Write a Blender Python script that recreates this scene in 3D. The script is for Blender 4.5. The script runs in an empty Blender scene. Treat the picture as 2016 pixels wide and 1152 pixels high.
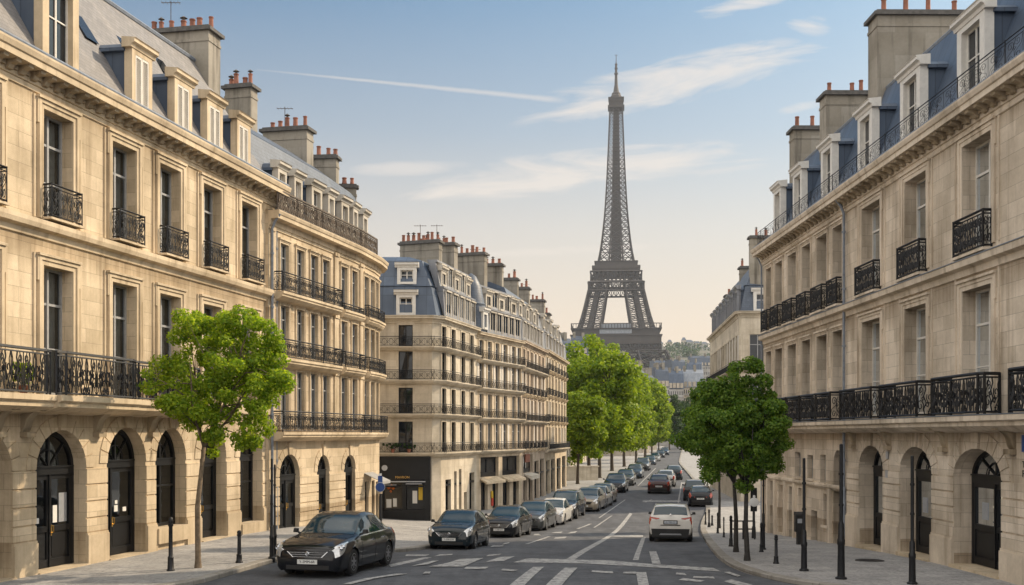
import bpy, math, random
import numpy as np
from mathutils import Vector
R = math.radians
sc = bpy.context.scene
COL = sc.collection

# ------------------------------------------------------------------ camera
FPX, CX, HY, CAMZ = 2200.0, 1008.0, 855.0, 4.0
cam_d = bpy.data.cameras.new('camera')
cam = bpy.data.objects.new('camera', cam_d)
COL.objects.link(cam)
cam.location = (0, 0, CAMZ)
cam.rotation_euler = (R(90), 0, 0)
cam_d.sensor_width = 36
cam_d.lens = FPX / 2016 * 36
cam_d.shift_y = (HY - 576) / 2016
cam_d.clip_start = 0.3
cam_d.clip_end = 9000
sc.camera = cam

# ------------------------------------------------------------------ sun, sky, exposure
SUN_AZ, SUN_EL = R(60), R(34.5)          # azimuth clockwise from +Y, elevation
SDIR = Vector((math.sin(SUN_AZ) * math.cos(SUN_EL), math.cos(SUN_AZ) * math.cos(SUN_EL), math.sin(SUN_EL)))
sd = bpy.data.lights.new('sun', 'SUN')
sd.energy = 3.0
sd.angle = R(0.6)
sd.color = (1.0, 0.80, 0.56)
so = bpy.data.objects.new('sun', sd)
COL.objects.link(so)
so.rotation_euler = (-SDIR).to_track_quat('-Z', 'Y').to_euler()
so.location = (60, 60, 60)

W = bpy.data.worlds.new('World')
sc.world = W
W.use_nodes = True
nt = W.node_tree
for n in list(nt.nodes):
    nt.nodes.remove(n)


def N(nt, t, **kw):
    n = nt.nodes.new(t)
    for k, v in kw.items():
        if k.startswith('i_'):
            n.inputs[k[2:].replace('_', ' ')].default_value = v
        else:
            setattr(n, k, v)
    return n


def L(nt, a, ao, b, bi):
    nt.links.new(a.outputs[ao], b.inputs[bi])


def M(nt, op, a, b=None, c=None):
    n = nt.nodes.new('ShaderNodeMath')
    n.operation = op
    for i, x in enumerate((a, b, c)):
        if x is None:
            continue
        if isinstance(x, (int, float)):
            n.inputs[i].default_value = x
        else:
            nt.links.new(x, n.inputs[i])
    return n.outputs[0]


def ramp(nt, fac, stops):
    n = nt.nodes.new('ShaderNodeValToRGB')
    e = n.color_ramp.elements
    while len(e) < len(stops):
        e.new(0.5)
    for i, (p, c) in enumerate(stops):
        e[i].position = p
        e[i].color = c if len(c) == 4 else (*c, 1)
    if fac is not None:
        nt.links.new(fac, n.inputs[0])
    return n.outputs[0]


def mixc(nt, fac, a, b, mode='MIX'):
    n = nt.nodes.new('ShaderNodeMix')
    n.data_type = 'RGBA'
    n.blend_type = mode
    for sock, x in ((n.inputs[0], fac), (n.inputs[6], a), (n.inputs[7], b)):
        if isinstance(x, (int, float)):
            sock.default_value = x
        elif isinstance(x, tuple):
            sock.default_value = x if len(x) == 4 else (*x, 1)
        else:
            nt.links.new(x, sock)
    return n.outputs[2]


SKY_STRENGTH = 0.10
FILL_CLOUD = (10.2, 9.7, 9.0)  # colour of the unseen cloud added as fill light
sky = N(nt, 'ShaderNodeTexSky', sky_type='NISHITA', sun_disc=False, sun_elevation=SUN_EL, sun_rotation=SUN_AZ,
        altitude=50, air_density=1.0, dust_density=2.2, ozone_density=1.4)
tc = N(nt, 'ShaderNodeTexCoord')
sep = N(nt, 'ShaderNodeSeparateXYZ')
L(nt, tc, 'Generated', sep, 0)
ysafe = M(nt, 'MAXIMUM', sep.outputs[1], 0.02)
gx = M(nt, 'DIVIDE', sep.outputs[0], ysafe)      # direction on the northern sky: x/y and z/y
gz = M(nt, 'DIVIDE', sep.outputs[2], ysafe)
# evening warmth of the air towards the horizon
warm = ramp(nt, sep.outputs[2], [(0.0, (1, 1, 1)), (0.09, (.96, .96, .96)), (0.18, (.62, .62, .62)), (0.26, (.24, .24, .24)), (0.36, (.0, .0, .0)), (1, (0, 0, 0))])
deep = mixc(nt, 1.0, sky.outputs[0], (0.50, 0.66, 0.69), 'MULTIPLY')
base_sky = mixc(nt, M(nt, 'MULTIPLY', warm, 0.92), deep, (6.2, 4.95, 3.7))
# thin high clouds: soft-edged streaks of stretched noise
def cloud(cx, cz, lx, lz, ang, strength, seed, thr=0.42):
    ca, sa = math.cos(ang), math.sin(ang)
    dx = M(nt, 'SUBTRACT', gx, cx)
    dz = M(nt, 'SUBTRACT', gz, cz)
    u = M(nt, 'ADD', M(nt, 'MULTIPLY', dx, ca), M(nt, 'MULTIPLY', dz, sa))
    v = M(nt, 'SUBTRACT', M(nt, 'MULTIPLY', dz, ca), M(nt, 'MULTIPLY', dx, sa))
    cmb = nt.nodes.new('ShaderNodeCombineXYZ')
    nt.links.new(M(nt, 'MULTIPLY', M(nt, 'ADD', u, M(nt, 'MULTIPLY', v, 1.6)), 9.0), cmb.inputs[0])
    nt.links.new(M(nt, 'MULTIPLY', v, 42.0), cmb.inputs[1])
    cmb.inputs[2].default_value = seed
    nz = N(nt, 'ShaderNodeTexNoise', i_Scale=1.0, i_Detail=8.0, i_Roughness=0.62, i_Distortion=0.6)
    L(nt, cmb, 0, nz, 'Vector')
    uu = M(nt, 'DIVIDE', u, lx)
    vv = M(nt, 'DIVIDE', v, lz)
    d2 = M(nt, 'ADD', M(nt, 'MULTIPLY', uu, uu), M(nt, 'MULTIPLY', vv, vv))
    env = M(nt, 'MAXIMUM', M(nt, 'SUBTRACT', 1.0, d2), 0.0)
    m = M(nt, 'MULTIPLY', M(nt, 'MAXIMUM', M(nt, 'SUBTRACT', M(nt, 'ADD', nz.outputs[0], M(nt, 'MULTIPLY', env, 0.35)), thr + 0.2), 0.0), 4.0)
    m = M(nt, 'MINIMUM', M(nt, 'MULTIPLY', m, M(nt, 'MINIMUM', M(nt, 'MULTIPLY', env, 2.5), 1.0)), 1.0)
    return M(nt, 'MULTIPLY', m, strength)


def gp(x, y):
    return (x - CX) / FPX, (HY - y) / FPX


tot = None
for (px, py, lx, ly, dg, st, sd_) in ((1330, 160, 360, 55, 13, .85, 3.1), (1150, 338, 480, 52, 6, .85, 7.7), (1455, 15, 110, 26, 12, .8, 1.3),
                                      (1595, 48, 60, 26, -8, .7, 5.3), (1570, 212, 60, 12, 10, .5, 9.2), (800, 330, 150, 20, 2, .55, 2.2), (930, 372, 150, 16, 4, .6, 8.4),
                                      (1180, 490, 330, 12, 3, .45, 4.4), (1540, 83, 60, 16, 5, .45, 6.1)):
    c_, z_ = gp(px, py)
    m = cloud(c_, z_, lx / FPX, ly / FPX, R(dg), st, sd_)
    tot = m if tot is None else M(nt, 'MAXIMUM', tot, m)
# aircraft trail, widening to the right
x0, z0 = gp(505, 137)
x1, z1 = gp(1110, 198)
ln = math.hypot(x1 - x0, z1 - z0)
ca, sa = (x1 - x0) / ln, (z1 - z0) / ln
u = M(nt, 'ADD', M(nt, 'MULTIPLY', M(nt, 'SUBTRACT', gx, x0), ca), M(nt, 'MULTIPLY', M(nt, 'SUBTRACT', gz, z0), sa))
v = M(nt, 'SUBTRACT', M(nt, 'MULTIPLY', M(nt, 'SUBTRACT', gz, z0), ca), M(nt, 'MULTIPLY', M(nt, 'SUBTRACT', gx, x0), sa))
un = M(nt, 'DIVIDE', u, ln)
wid = M(nt, 'ADD', 0.0008, M(nt, 'MULTIPLY', un, 0.0022))
cmb = nt.nodes.new('ShaderNodeCombineXYZ')
nt.links.new(M(nt, 'MULTIPLY', u, 120.0), cmb.inputs[0])
nt.links.new(M(nt, 'MULTIPLY', v, 300.0), cmb.inputs[1])
nz = N(nt, 'ShaderNodeTexNoise', i_Scale=1.0, i_Detail=4.0)
L(nt, cmb, 0, nz, 'Vector')
t1 = M(nt, 'MAXIMUM', M(nt, 'SUBTRACT', 1.0, M(nt, 'DIVIDE', M(nt, 'ABSOLUTE', v), M(nt, 'MULTIPLY', wid, M(nt, 'ADD', 0.7, nz.outputs[0])))), 0.0)
gate = M(nt, 'MULTIPLY', M(nt, 'GREATER_THAN', un, 0.0), M(nt, 'MINIMUM', M(nt, 'MAXIMUM', M(nt, 'MULTIPLY', M(nt, 'SUBTRACT', 1.02, un), 14.0), 0.0), 1.0))
gate = M(nt, 'MULTIPLY', gate, M(nt, 'MINIMUM', M(nt, 'ADD', M(nt, 'MULTIPLY', un, 2.5), 0.25), 1.0))
trail = M(nt, 'MULTIPLY', M(nt, 'MINIMUM', M(nt, 'MULTIPLY', t1, 1.2), 1.0), M(nt, 'MULTIPLY', gate, 0.5))
tot = M(nt, 'MAXIMUM', tot, trail)
tot = M(nt, 'MULTIPLY', tot, M(nt, 'GREATER_THAN', sep.outputs[1], 0.05))
CLOUD_MIX = 0.8
skyc = mixc(nt, M(nt, 'MULTIPLY', tot, CLOUD_MIX), base_sky, (5.6, 5.0, 4.4))
# unseen bright cloud added as fill light over the rest of the sky (behind and beside the street view)
fill_noise = N(nt, 'ShaderNodeTexNoise', i_Scale=2.2, i_Detail=6.0, i_Roughness=0.55)
L(nt, tc, 'Generated', fill_noise, 'Vector')
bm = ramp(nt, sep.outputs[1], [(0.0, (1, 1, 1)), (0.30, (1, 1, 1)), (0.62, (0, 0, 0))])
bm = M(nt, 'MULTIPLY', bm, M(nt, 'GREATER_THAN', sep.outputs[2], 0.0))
bm = M(nt, 'MULTIPLY', bm, ramp(nt, fill_noise.outputs[0], [(0.34, (.35, .35, .35)), (0.56, (1, 1, 1))]))
skyc = mixc(nt, bm, skyc, FILL_CLOUD)
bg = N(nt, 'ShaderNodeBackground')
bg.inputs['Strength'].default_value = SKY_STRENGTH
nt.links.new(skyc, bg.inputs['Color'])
wo = N(nt, 'ShaderNodeOutputWorld')
L(nt, bg, 0, wo, 0)
sc.view_settings.view_transform = 'Standard'
sc.view_settings.look = 'None'
sc.view_settings.gamma = 1
sc.view_settings.exposure = 0.75
sc.cycles.use_denoising = True
sc.cycles.max_bounces = 6
sc.cycles.transparent_max_bounces = 12
sc.cycles.volume_bounces = 0
sc.cycles.caustics_reflective = False
sc.cycles.caustics_refractive = False


# ------------------------------------------------------------------ materials
def newmat(name):
    m = bpy.data.materials.new(name)
    m.use_nodes = True
    t = m.node_tree
    b = t.nodes['Principled BSDF']
    return m, t, b


def noise(t, scale, detail=5, vec=None, rough=0.55, sv=None):
    n = N(t, 'ShaderNodeTexNoise', i_Scale=scale, i_Detail=detail, i_Roughness=rough)
    if vec is None:
        vec = N(t, 'ShaderNodeTexCoord').outputs['Object']
    if sv:
        mp = N(t, 'ShaderNodeMapping')
        mp.inputs['Scale'].default_value = sv
        t.links.new(vec, mp.inputs[0])
        vec = mp.outputs[0]
    t.links.new(vec, n.inputs['Vector'])
    return n.outputs[0]


def bump(t, b, h, s=0.3, d=0.02):
    n = N(t, 'ShaderNodeBump')
    n.inputs['Strength'].default_value = s
    n.inputs['Distance'].default_value = d
    t.links.new(h, n.inputs['Height'])
    t.links.new(n.outputs[0], b.inputs['Normal'])


def mul(c, k):
    return tuple(min(1, x * k) for x in c)


def flat(name, col, rough=0.6, metal=0.0, var=0.12, vs=6.0, coat=0.0, spec=None, emit=None):
    m, t, b = newmat(name)
    nz = noise(t, vs, 4)
    c = ramp(t, nz, [(0.3, mul(col, 1 - var)), (0.7, mul(col, 1 + var))])
    t.links.new(c, b.inputs['Base Color'])
    b.inputs['Roughness'].default_value = rough
    b.inputs['Metallic'].default_value = metal
    b.inputs['Coat Weight'].default_value = coat
    b.inputs['Coat Roughness'].default_value = 0.04
    if spec is not None:
        b.inputs['Specular IOR Level'].default_value = spec
    if emit:
        b.inputs['Emission Color'].default_value = (*emit[0], 1)
        b.inputs['Emission Strength'].default_value = emit[1]
    return m


def stone(name, col, bw=1.0, bh=0.45, joint=0.62, jw=0.008, stain=0.35, bvar=0.08, soot=(0.45, 0.40, 0.34), ledges=()):
    m, t, b = newmat(name)
    uv = N(t, 'ShaderNodeTexCoord')
    br = N(t, 'ShaderNodeTexBrick')
    t.links.new(uv.outputs['UV'], br.inputs['Vector'])
    br.inputs['Scale'].default_value = 1
    br.inputs['Brick Width'].default_value = bw
    br.inputs['Row Height'].default_value = bh
    br.inputs['Mortar Size'].default_value = jw
    br.inputs['Mortar Smooth'].default_value = 0.4
    br.inputs['Color1'].default_value = (*mul(col, 1 + bvar), 1)
    br.inputs['Color2'].default_value = (*mul((col[0], col[1] * .985, col[2] * .95), 1 - bvar), 1)
    br.inputs['Mortar'].default_value = (*mul(col, joint), 1)
    big = noise(t, 0.45, 6, rough=0.6)
    streak = noise(t, 1.0, 5, sv=(2.6, 2.6, 0.22), rough=0.6)
    fine = noise(t, 9.0, 6, rough=0.7)
    c = mixc(t, 1.0, br.outputs[0], ramp(t, big, [(0.30, (.70, .68, .65)), (0.60, (1.08, 1.07, 1.06))]), 'MULTIPLY')
    sf = ramp(t, streak, [(0.50, (0, 0, 0)), (0.75, (1, 1, 1))])
    c = mixc(t, M(t, 'MULTIPLY', sf, stain), c, mixc(t, 1.0, c, soot, 'MULTIPLY'))
    c = mixc(t, 1.0, c, ramp(t, fine, [(0.3, (.93, .93, .92)), (0.7, (1.05, 1.05, 1.05))]), 'MULTIPLY')
    if ledges:
        # rain-washed dirt runs hanging from the string courses
        ob = N(t, 'ShaderNodeSeparateXYZ')
        t.links.new(N(t, 'ShaderNodeTexCoord').outputs['Object'], ob.inputs[0])
        runs = noise(t, 1.0, 6, sv=(5.5, 5.5, 0.12), rough=0.6)
        tt = None
        for zl, ln_ in ledges:
            q = M(t, 'DIVIDE', M(t, 'SUBTRACT', zl, ob.outputs[2]), ln_)
            f = M(t, 'MULTIPLY', M(t, 'GREATER_THAN', q, 0.0), M(t, 'MAXIMUM', M(t, 'SUBTRACT', 1.0, q), 0.0))
            tt = f if tt is None else M(t, 'MAXIMUM', tt, f)
        rf_ = ramp(t, M(t, 'MULTIPLY', tt, M(t, 'ADD', runs, 0.25)), [(0.28, (0, 0, 0)), (0.75, (1, 1, 1))])
        c = mixc(t, M(t, 'MULTIPLY', rf_, 0.75), c, mixc(t, 1.0, c, (0.50, 0.44, 0.37), 'MULTIPLY'))
    t.links.new(c, b.inputs['Base Color'])
    b.inputs['Roughness'].default_value = 0.88
    b.inputs['Specular IOR Level'].default_value = 0.25
    h = M(t, 'ADD', M(t, 'MULTIPLY', br.outputs[1], -0.8), M(t, 'MULTIPLY', fine, 0.5))
    bump(t, b, h, 0.35, 0.012)
    return m


def roofing(name, col, kind='zinc', rough=0.5):
    m, t, b = newmat(name)
    uv = N(t, 'ShaderNodeTexCoord')
    br = N(t, 'ShaderNodeTexBrick')
    t.links.new(uv.outputs['UV'], br.inputs['Vector'])
    br.inputs['Scale'].default_value = 1
    if kind == 'zinc':
        br.inputs['Brick Width'].default_value = 0.65
        br.inputs['Row Height'].default_value = 2.1
        br.inputs['Mortar Size'].default_value = 0.018
        br.offset = 0.0
    else:
        br.inputs['Brick Width'].default_value = 0.28
        br.inputs['Row Height'].default_value = 0.17
        br.inputs['Mortar Size'].default_value = 0.008
    br.inputs['Color1'].default_value = (*mul(col, 1.12), 1)
    br.inputs['Color2'].default_value = (*mul(col, 0.88), 1)
    br.inputs['Mortar'].default_value = (*mul(col, 0.6), 1)
    big = noise(t, 0.7, 6, rough=0.65)
    streak = noise(t, 1.0, 5, sv=(3, 3, 0.3))
    c = mixc(t, 1.0, br.outputs[0], ramp(t, big, [(0.3, (.78, .8, .84)), (0.7, (1.12, 1.1, 1.08))]), 'MULTIPLY')
    c = mixc(t, 1.0, c, ramp(t, streak, [(0.35, (.86, .87, .9)), (0.7, (1.08, 1.07, 1.05))]), 'MULTIPLY')
    t.links.new(c, b.inputs['Base Color'])
    b.inputs['Roughness'].default_value = rough
    h = M(t, 'ADD', M(t, 'MULTIPLY', br.outputs[1], 1.0 if kind == 'zinc' else -1.0), M(t, 'MULTIPLY', big, 0.4))
    bump(t, b, h, 0.4, 0.02)
    return m


def glass_mat(name, tint=(0.56, 0.61, 0.64), refl=0.06):
    m = bpy.data.materials.new(name)
    m.use_nodes = True
    t = m.node_tree
    t.nodes.remove(t.nodes['Principled BSDF'])
    fr = N(t, 'ShaderNodeFresnel', i_IOR=1.5)
    f = M(t, 'MINIMUM', M(t, 'ADD', M(t, 'MULTIPLY', fr.outputs[0], 0.9), refl), 1.0)
    tr = N(t, 'ShaderNodeBsdfTransparent')
    tr.inputs[0].default_value = (*tint, 1)
    gl = N(t, 'ShaderNodeBsdfGlossy')
    gl.inputs['Roughness'].default_value = 0.03
    gl.inputs['Color'].default_value = (.85, .92, 1, 1)
    bp = N(t, 'ShaderNodeBump')
    bp.inputs['Strength'].default_value = 0.06
    bp.inputs['Distance'].default_value = 0.05
    t.links.new(noise(t, 1.3, 2), bp.inputs['Height'])
    t.links.new(bp.outputs[0], gl.inputs['Normal'])
    mx = N(t, 'ShaderNodeMixShader')
    t.links.new(f, mx.inputs[0])
    t.links.new(tr.outputs[0], mx.inputs[1])
    t.links.new(gl.outputs[0], mx.inputs[2])
    t.links.new(mx.outputs[0], t.nodes['Material Output'].inputs[0])
    return m


def dark_glass(name, col=(0.015, 0.02, 0.026), spec=0.7, rough=0.04, coat=0.6):
    m, t, b = newmat(name)
    b.inputs['Base Color'].default_value = (*col, 1)
    b.inputs['Roughness'].default_value = rough
    b.inputs['Specular IOR Level'].default_value = spec
    b.inputs['Coat Weight'].default_value = coat
    b.inputs['Coat Roughness'].default_value = 0.02
    n = N(t, 'ShaderNodeBump')
    n.inputs['Strength'].default_value = 0.05
    n.inputs['Distance'].default_value = 0.05
    t.links.new(noise(t, 1.7, 2), n.inputs['Height'])
    t.links.new(n.outputs[0], b.inputs['Normal'])
    return m


def paint(name, col, rough=0.35, metal=0.0):
    m, t, b = newmat(name)
    nz = noise(t, 3.0, 4)
    t.links.new(ramp(t, nz, [(0.3, mul(col, 0.9)), (0.7, mul(col, 1.08))]), b.inputs['Base Color'])
    dust = noise(t, 1.2, 5)
    t.links.new(M(t, 'ADD', rough - 0.05, M(t, 'MULTIPLY', dust, 0.14)), b.inputs['Roughness'])
    b.inputs['Metallic'].default_value = metal
    b.inputs['Specular IOR Level'].default_value = 0.12
    b.inputs['Coat Weight'].default_value = 0.85
    b.inputs['Coat Roughness'].default_value = 0.03
    return m


def leaf_mat(name, c0, c1, trans=0.45):
    m, t, b = newmat(name)
    gi = N(t, 'ShaderNodeNewGeometry')
    c = ramp(t, gi.outputs['Random Per Island'], [(0.0, c0), (1.0, c1)])
    t.links.new(c, b.inputs['Base Color'])
    b.inputs['Roughness'].default_value = 0.55
    b.inputs['Specular IOR Level'].default_value = 0.3
    tl = N(t, 'ShaderNodeBsdfTranslucent')
    t.links.new(mixc(t, 1.0, c, (1.25, 1.2, 0.55), 'MULTIPLY'), tl.inputs[0])
    mx = N(t, 'ShaderNodeMixShader')
    mx.inputs[0].default_value = trans
    t.links.new(b.outputs[0], mx.inputs[1])
    t.links.new(tl.outputs[0], mx.inputs[2])
    t.links.new(mx.outputs[0], t.nodes['Material Output'].inputs[0])
    return m


MAT = {}
LIME = (0.62, 0.52, 0.385)
MAT['stone'] = stone('limestone ashlar', LIME, 1.05, 0.42, 0.60, 0.007, 0.6, 0.12, ledges=((13.6, 1.0), (9.5, 1.6), (4.7, 1.3), (1.1, 1.6)))
MAT['stone_trim'] = stone('limestone trim', mul(LIME, 1.02), 1.6, 9.0, 0.7, 0.004, 0.75, 0.06)
MAT['stone_plinth'] = stone('limestone plinth', mul(LIME, 0.92), 2.2, 1.4, 0.75, 0.006, 0.55, 0.06)
LIMER = (0.64, 0.565, 0.475)
MAT['stone_r'] = stone('weathered limestone', LIMER, 1.05, 0.42, 0.58, 0.007, 0.7, 0.13, ledges=((12.9, 1.1), (8.7, 1.7), (4.3, 1.5), (0.6, 1.8)))
MAT['stone_r_trim'] = stone('weathered limestone trim', mul(LIMER, 1.02), 1.6, 9.0, 0.7, 0.004, 0.8, 0.06)
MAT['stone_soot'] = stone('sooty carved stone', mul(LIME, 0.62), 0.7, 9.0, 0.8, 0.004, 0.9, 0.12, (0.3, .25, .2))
MAT['stone_far'] = stone('pale dressed stone', (0.60, 0.545, 0.455), 0.9, 0.4, 0.8, 0.006, 0.5, 0.07)
MAT['stone_far2'] = stone('buff dressed stone', (0.58, 0.50, 0.39), 0.9, 0.4, 0.8, 0.006, 0.55, 0.07)
MAT['stone_far3'] = stone('rosy dressed stone', (0.52, 0.44, 0.36), 0.9, 0.4, 0.8, 0.006, 0.6, 0.08)
MAT['plaster'] = stone('chimney render', (0.30, 0.28, 0.245), 2.4, 0.9, 0.8, 0.004, 1.0, 0.10, (0.36, 0.35, 0.34))
MAT['plaster_white'] = stone('white roof render', (0.56, 0.53, 0.48), 4, 4, 0.9, 0.002, 0.5, 0.04)
MAT['capstone'] = flat('dark coping stone', (0.10, 0.095, 0.09), 0.85, var=0.3)
MAT['terracotta'] = flat('terracotta', (0.24, 0.095, 0.06), 0.8, var=0.35, vs=3)
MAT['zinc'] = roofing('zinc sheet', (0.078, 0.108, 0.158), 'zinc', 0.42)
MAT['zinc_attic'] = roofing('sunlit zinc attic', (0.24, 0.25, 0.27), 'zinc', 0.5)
MAT['zinc_pale'] = roofing('pale zinc', (0.30, 0.33, 0.37), 'zinc', 0.4)
MAT['slate'] = roofing('slate', (0.215, 0.205, 0.20), 'slate', 0.55)
MAT['slate_dark'] = roofing('dark slate', (0.09, 0.115, 0.155), 'slate', 0.5)
MAT['lead'] = flat('lead flashing', (0.20, 0.23, 0.28), 0.5, 0.2, 0.2)
MAT['iron'] = flat('wrought iron', (0.012, 0.013, 0.016), 0.5, 0.3, 0.3, 12)
MAT['iron_rust'] = flat('weathered iron', (0.10, 0.075, 0.055), 0.75, 0.1, 0.45, 5)
MAT['frame'] = flat('grey window paint', (0.33, 0.335, 0.34), 0.5, var=0.1)
MAT['frame_white'] = flat('white window paint', (0.68, 0.66, 0.62), 0.5, var=0.08)
MAT['frame_dark'] = flat('black joinery paint', (0.008, 0.009, 0.011), 0.45, var=0.35, vs=2, spec=.3)
MAT['glass'] = glass_mat('window glass')
MAT['glass_shop'] = glass_mat('shop glass', (0.5, 0.53, 0.55), 0.05)
MAT['glass_dark'] = dark_glass('dark window glass', (0.012, 0.016, 0.022), 0.5, 0.04, 0.0)
MAT['car_glass'] = dark_glass('car glass', (0.010, 0.034, 0.050), 0.6, 0.02, 0.25)
MAT['curtain'] = flat('curtain cloth', (0.60, 0.57, 0.52), 0.9, var=0.1)
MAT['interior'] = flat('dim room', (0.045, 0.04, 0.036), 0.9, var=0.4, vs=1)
MAT['shutter'] = flat('white louvred shutter', (0.66, 0.63, 0.58), 0.6, var=0.08)
MAT['brass'] = flat('brass', (0.62, 0.40, 0.12), 0.3, 0.9)
MAT['paper'] = flat('paper notice', (0.72, 0.72, 0.70), 0.8, var=0.05)
MAT['red_mark'] = flat('red print', (0.45, 0.05, 0.03), 0.7)
MAT['ink'] = flat('dark ink', (0.015, 0.017, 0.016), 0.7)
MAT['gold'] = flat('gilt lettering', (0.55, 0.33, 0.08), 0.45, 0.3)
MAT['chrome'] = flat('chrome', (0.62, 0.64, 0.67), 0.15, 1.0, 0.05)
MAT['rubber'] = flat('tyre rubber', (0.014, 0.014, 0.015), 0.85, var=0.2)
MAT['alloy'] = flat('wheel alloy', (0.32, 0.33, 0.35), 0.3, 0.85, 0.1)
MAT['trim_black'] = flat('black plastic trim', (0.012, 0.012, 0.013), 0.55, var=0.2)
MAT['lamp_clear'] = flat('clear lamp lens', (0.55, 0.56, 0.57), 0.08, 0.5, 0.25, 14, coat=1)
MAT['lamp_red'] = flat('red lamp lens', (0.40, 0.045, 0.025), 0.15, 0.0, 0.3, 14, coat=1)
MAT['lamp_amber'] = flat('amber lamp lens', (0.75, 0.22, 0.05), 0.15, 0.0, 0.2, 14, coat=1)
MAT['plate'] = flat('number plate', (0.66, 0.67, 0.66), 0.4, var=0.04)
MAT['bark'] = flat('bark', (0.075, 0.058, 0.042), 0.9, var=0.4, vs=9)
MAT['bark_dark'] = flat('dark bark', (0.03, 0.027, 0.025), 0.9, var=0.4, vs=9)
MAT['bark_pale'] = flat('pale bark', (0.16, 0.12, 0.08), 0.9, var=0.4, vs=9)
MAT['leaf_sun'] = leaf_mat('spring leaves', (0.13, 0.26, 0.018), (0.42, 0.52, 0.045), 0.6)
MAT['leaf_row'] = leaf_mat('linden leaves', (0.10, 0.19, 0.014), (0.32, 0.41, 0.03), 0.5)
MAT['leaf_deep'] = leaf_mat('deep green leaves', (0.060, 0.150, 0.022), (0.22, 0.33, 0.05), 0.5)
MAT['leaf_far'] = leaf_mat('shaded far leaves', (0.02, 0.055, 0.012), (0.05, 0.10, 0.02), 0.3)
MAT['sign_blue'] = flat('blue sign enamel', (0.010, 0.055, 0.24), 0.35, var=0.1)
MAT['sign_white'] = flat('white sign enamel', (0.70, 0.71, 0.72), 0.4, var=0.06)
MAT['sign_grey'] = flat('grey sign back', (0.42, 0.45, 0.50), 0.4, 0.4, 0.08)
MAT['yellow'] = flat('yellow display', (0.62, 0.42, 0.03), 0.6)
MAT['orange'] = flat('orange display', (0.60, 0.16, 0.03), 0.6, var=0.4)
MAT['awning'] = flat('grey canvas awning', (0.30, 0.30, 0.30), 0.85, var=0.1)
MAT['tower'] = flat('tower iron', (0.052, 0.042, 0.035), 0.65, 0.1, 0.2, 0.1)
MAT['render_warm'] = stone('cream house render', (0.50, 0.45, 0.38), 3, 3, 0.9, .003, .3)
MAT['render_cool'] = stone('grey house render', (0.42, 0.41, 0.40), 3, 3, 0.9, .003, .3)


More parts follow.
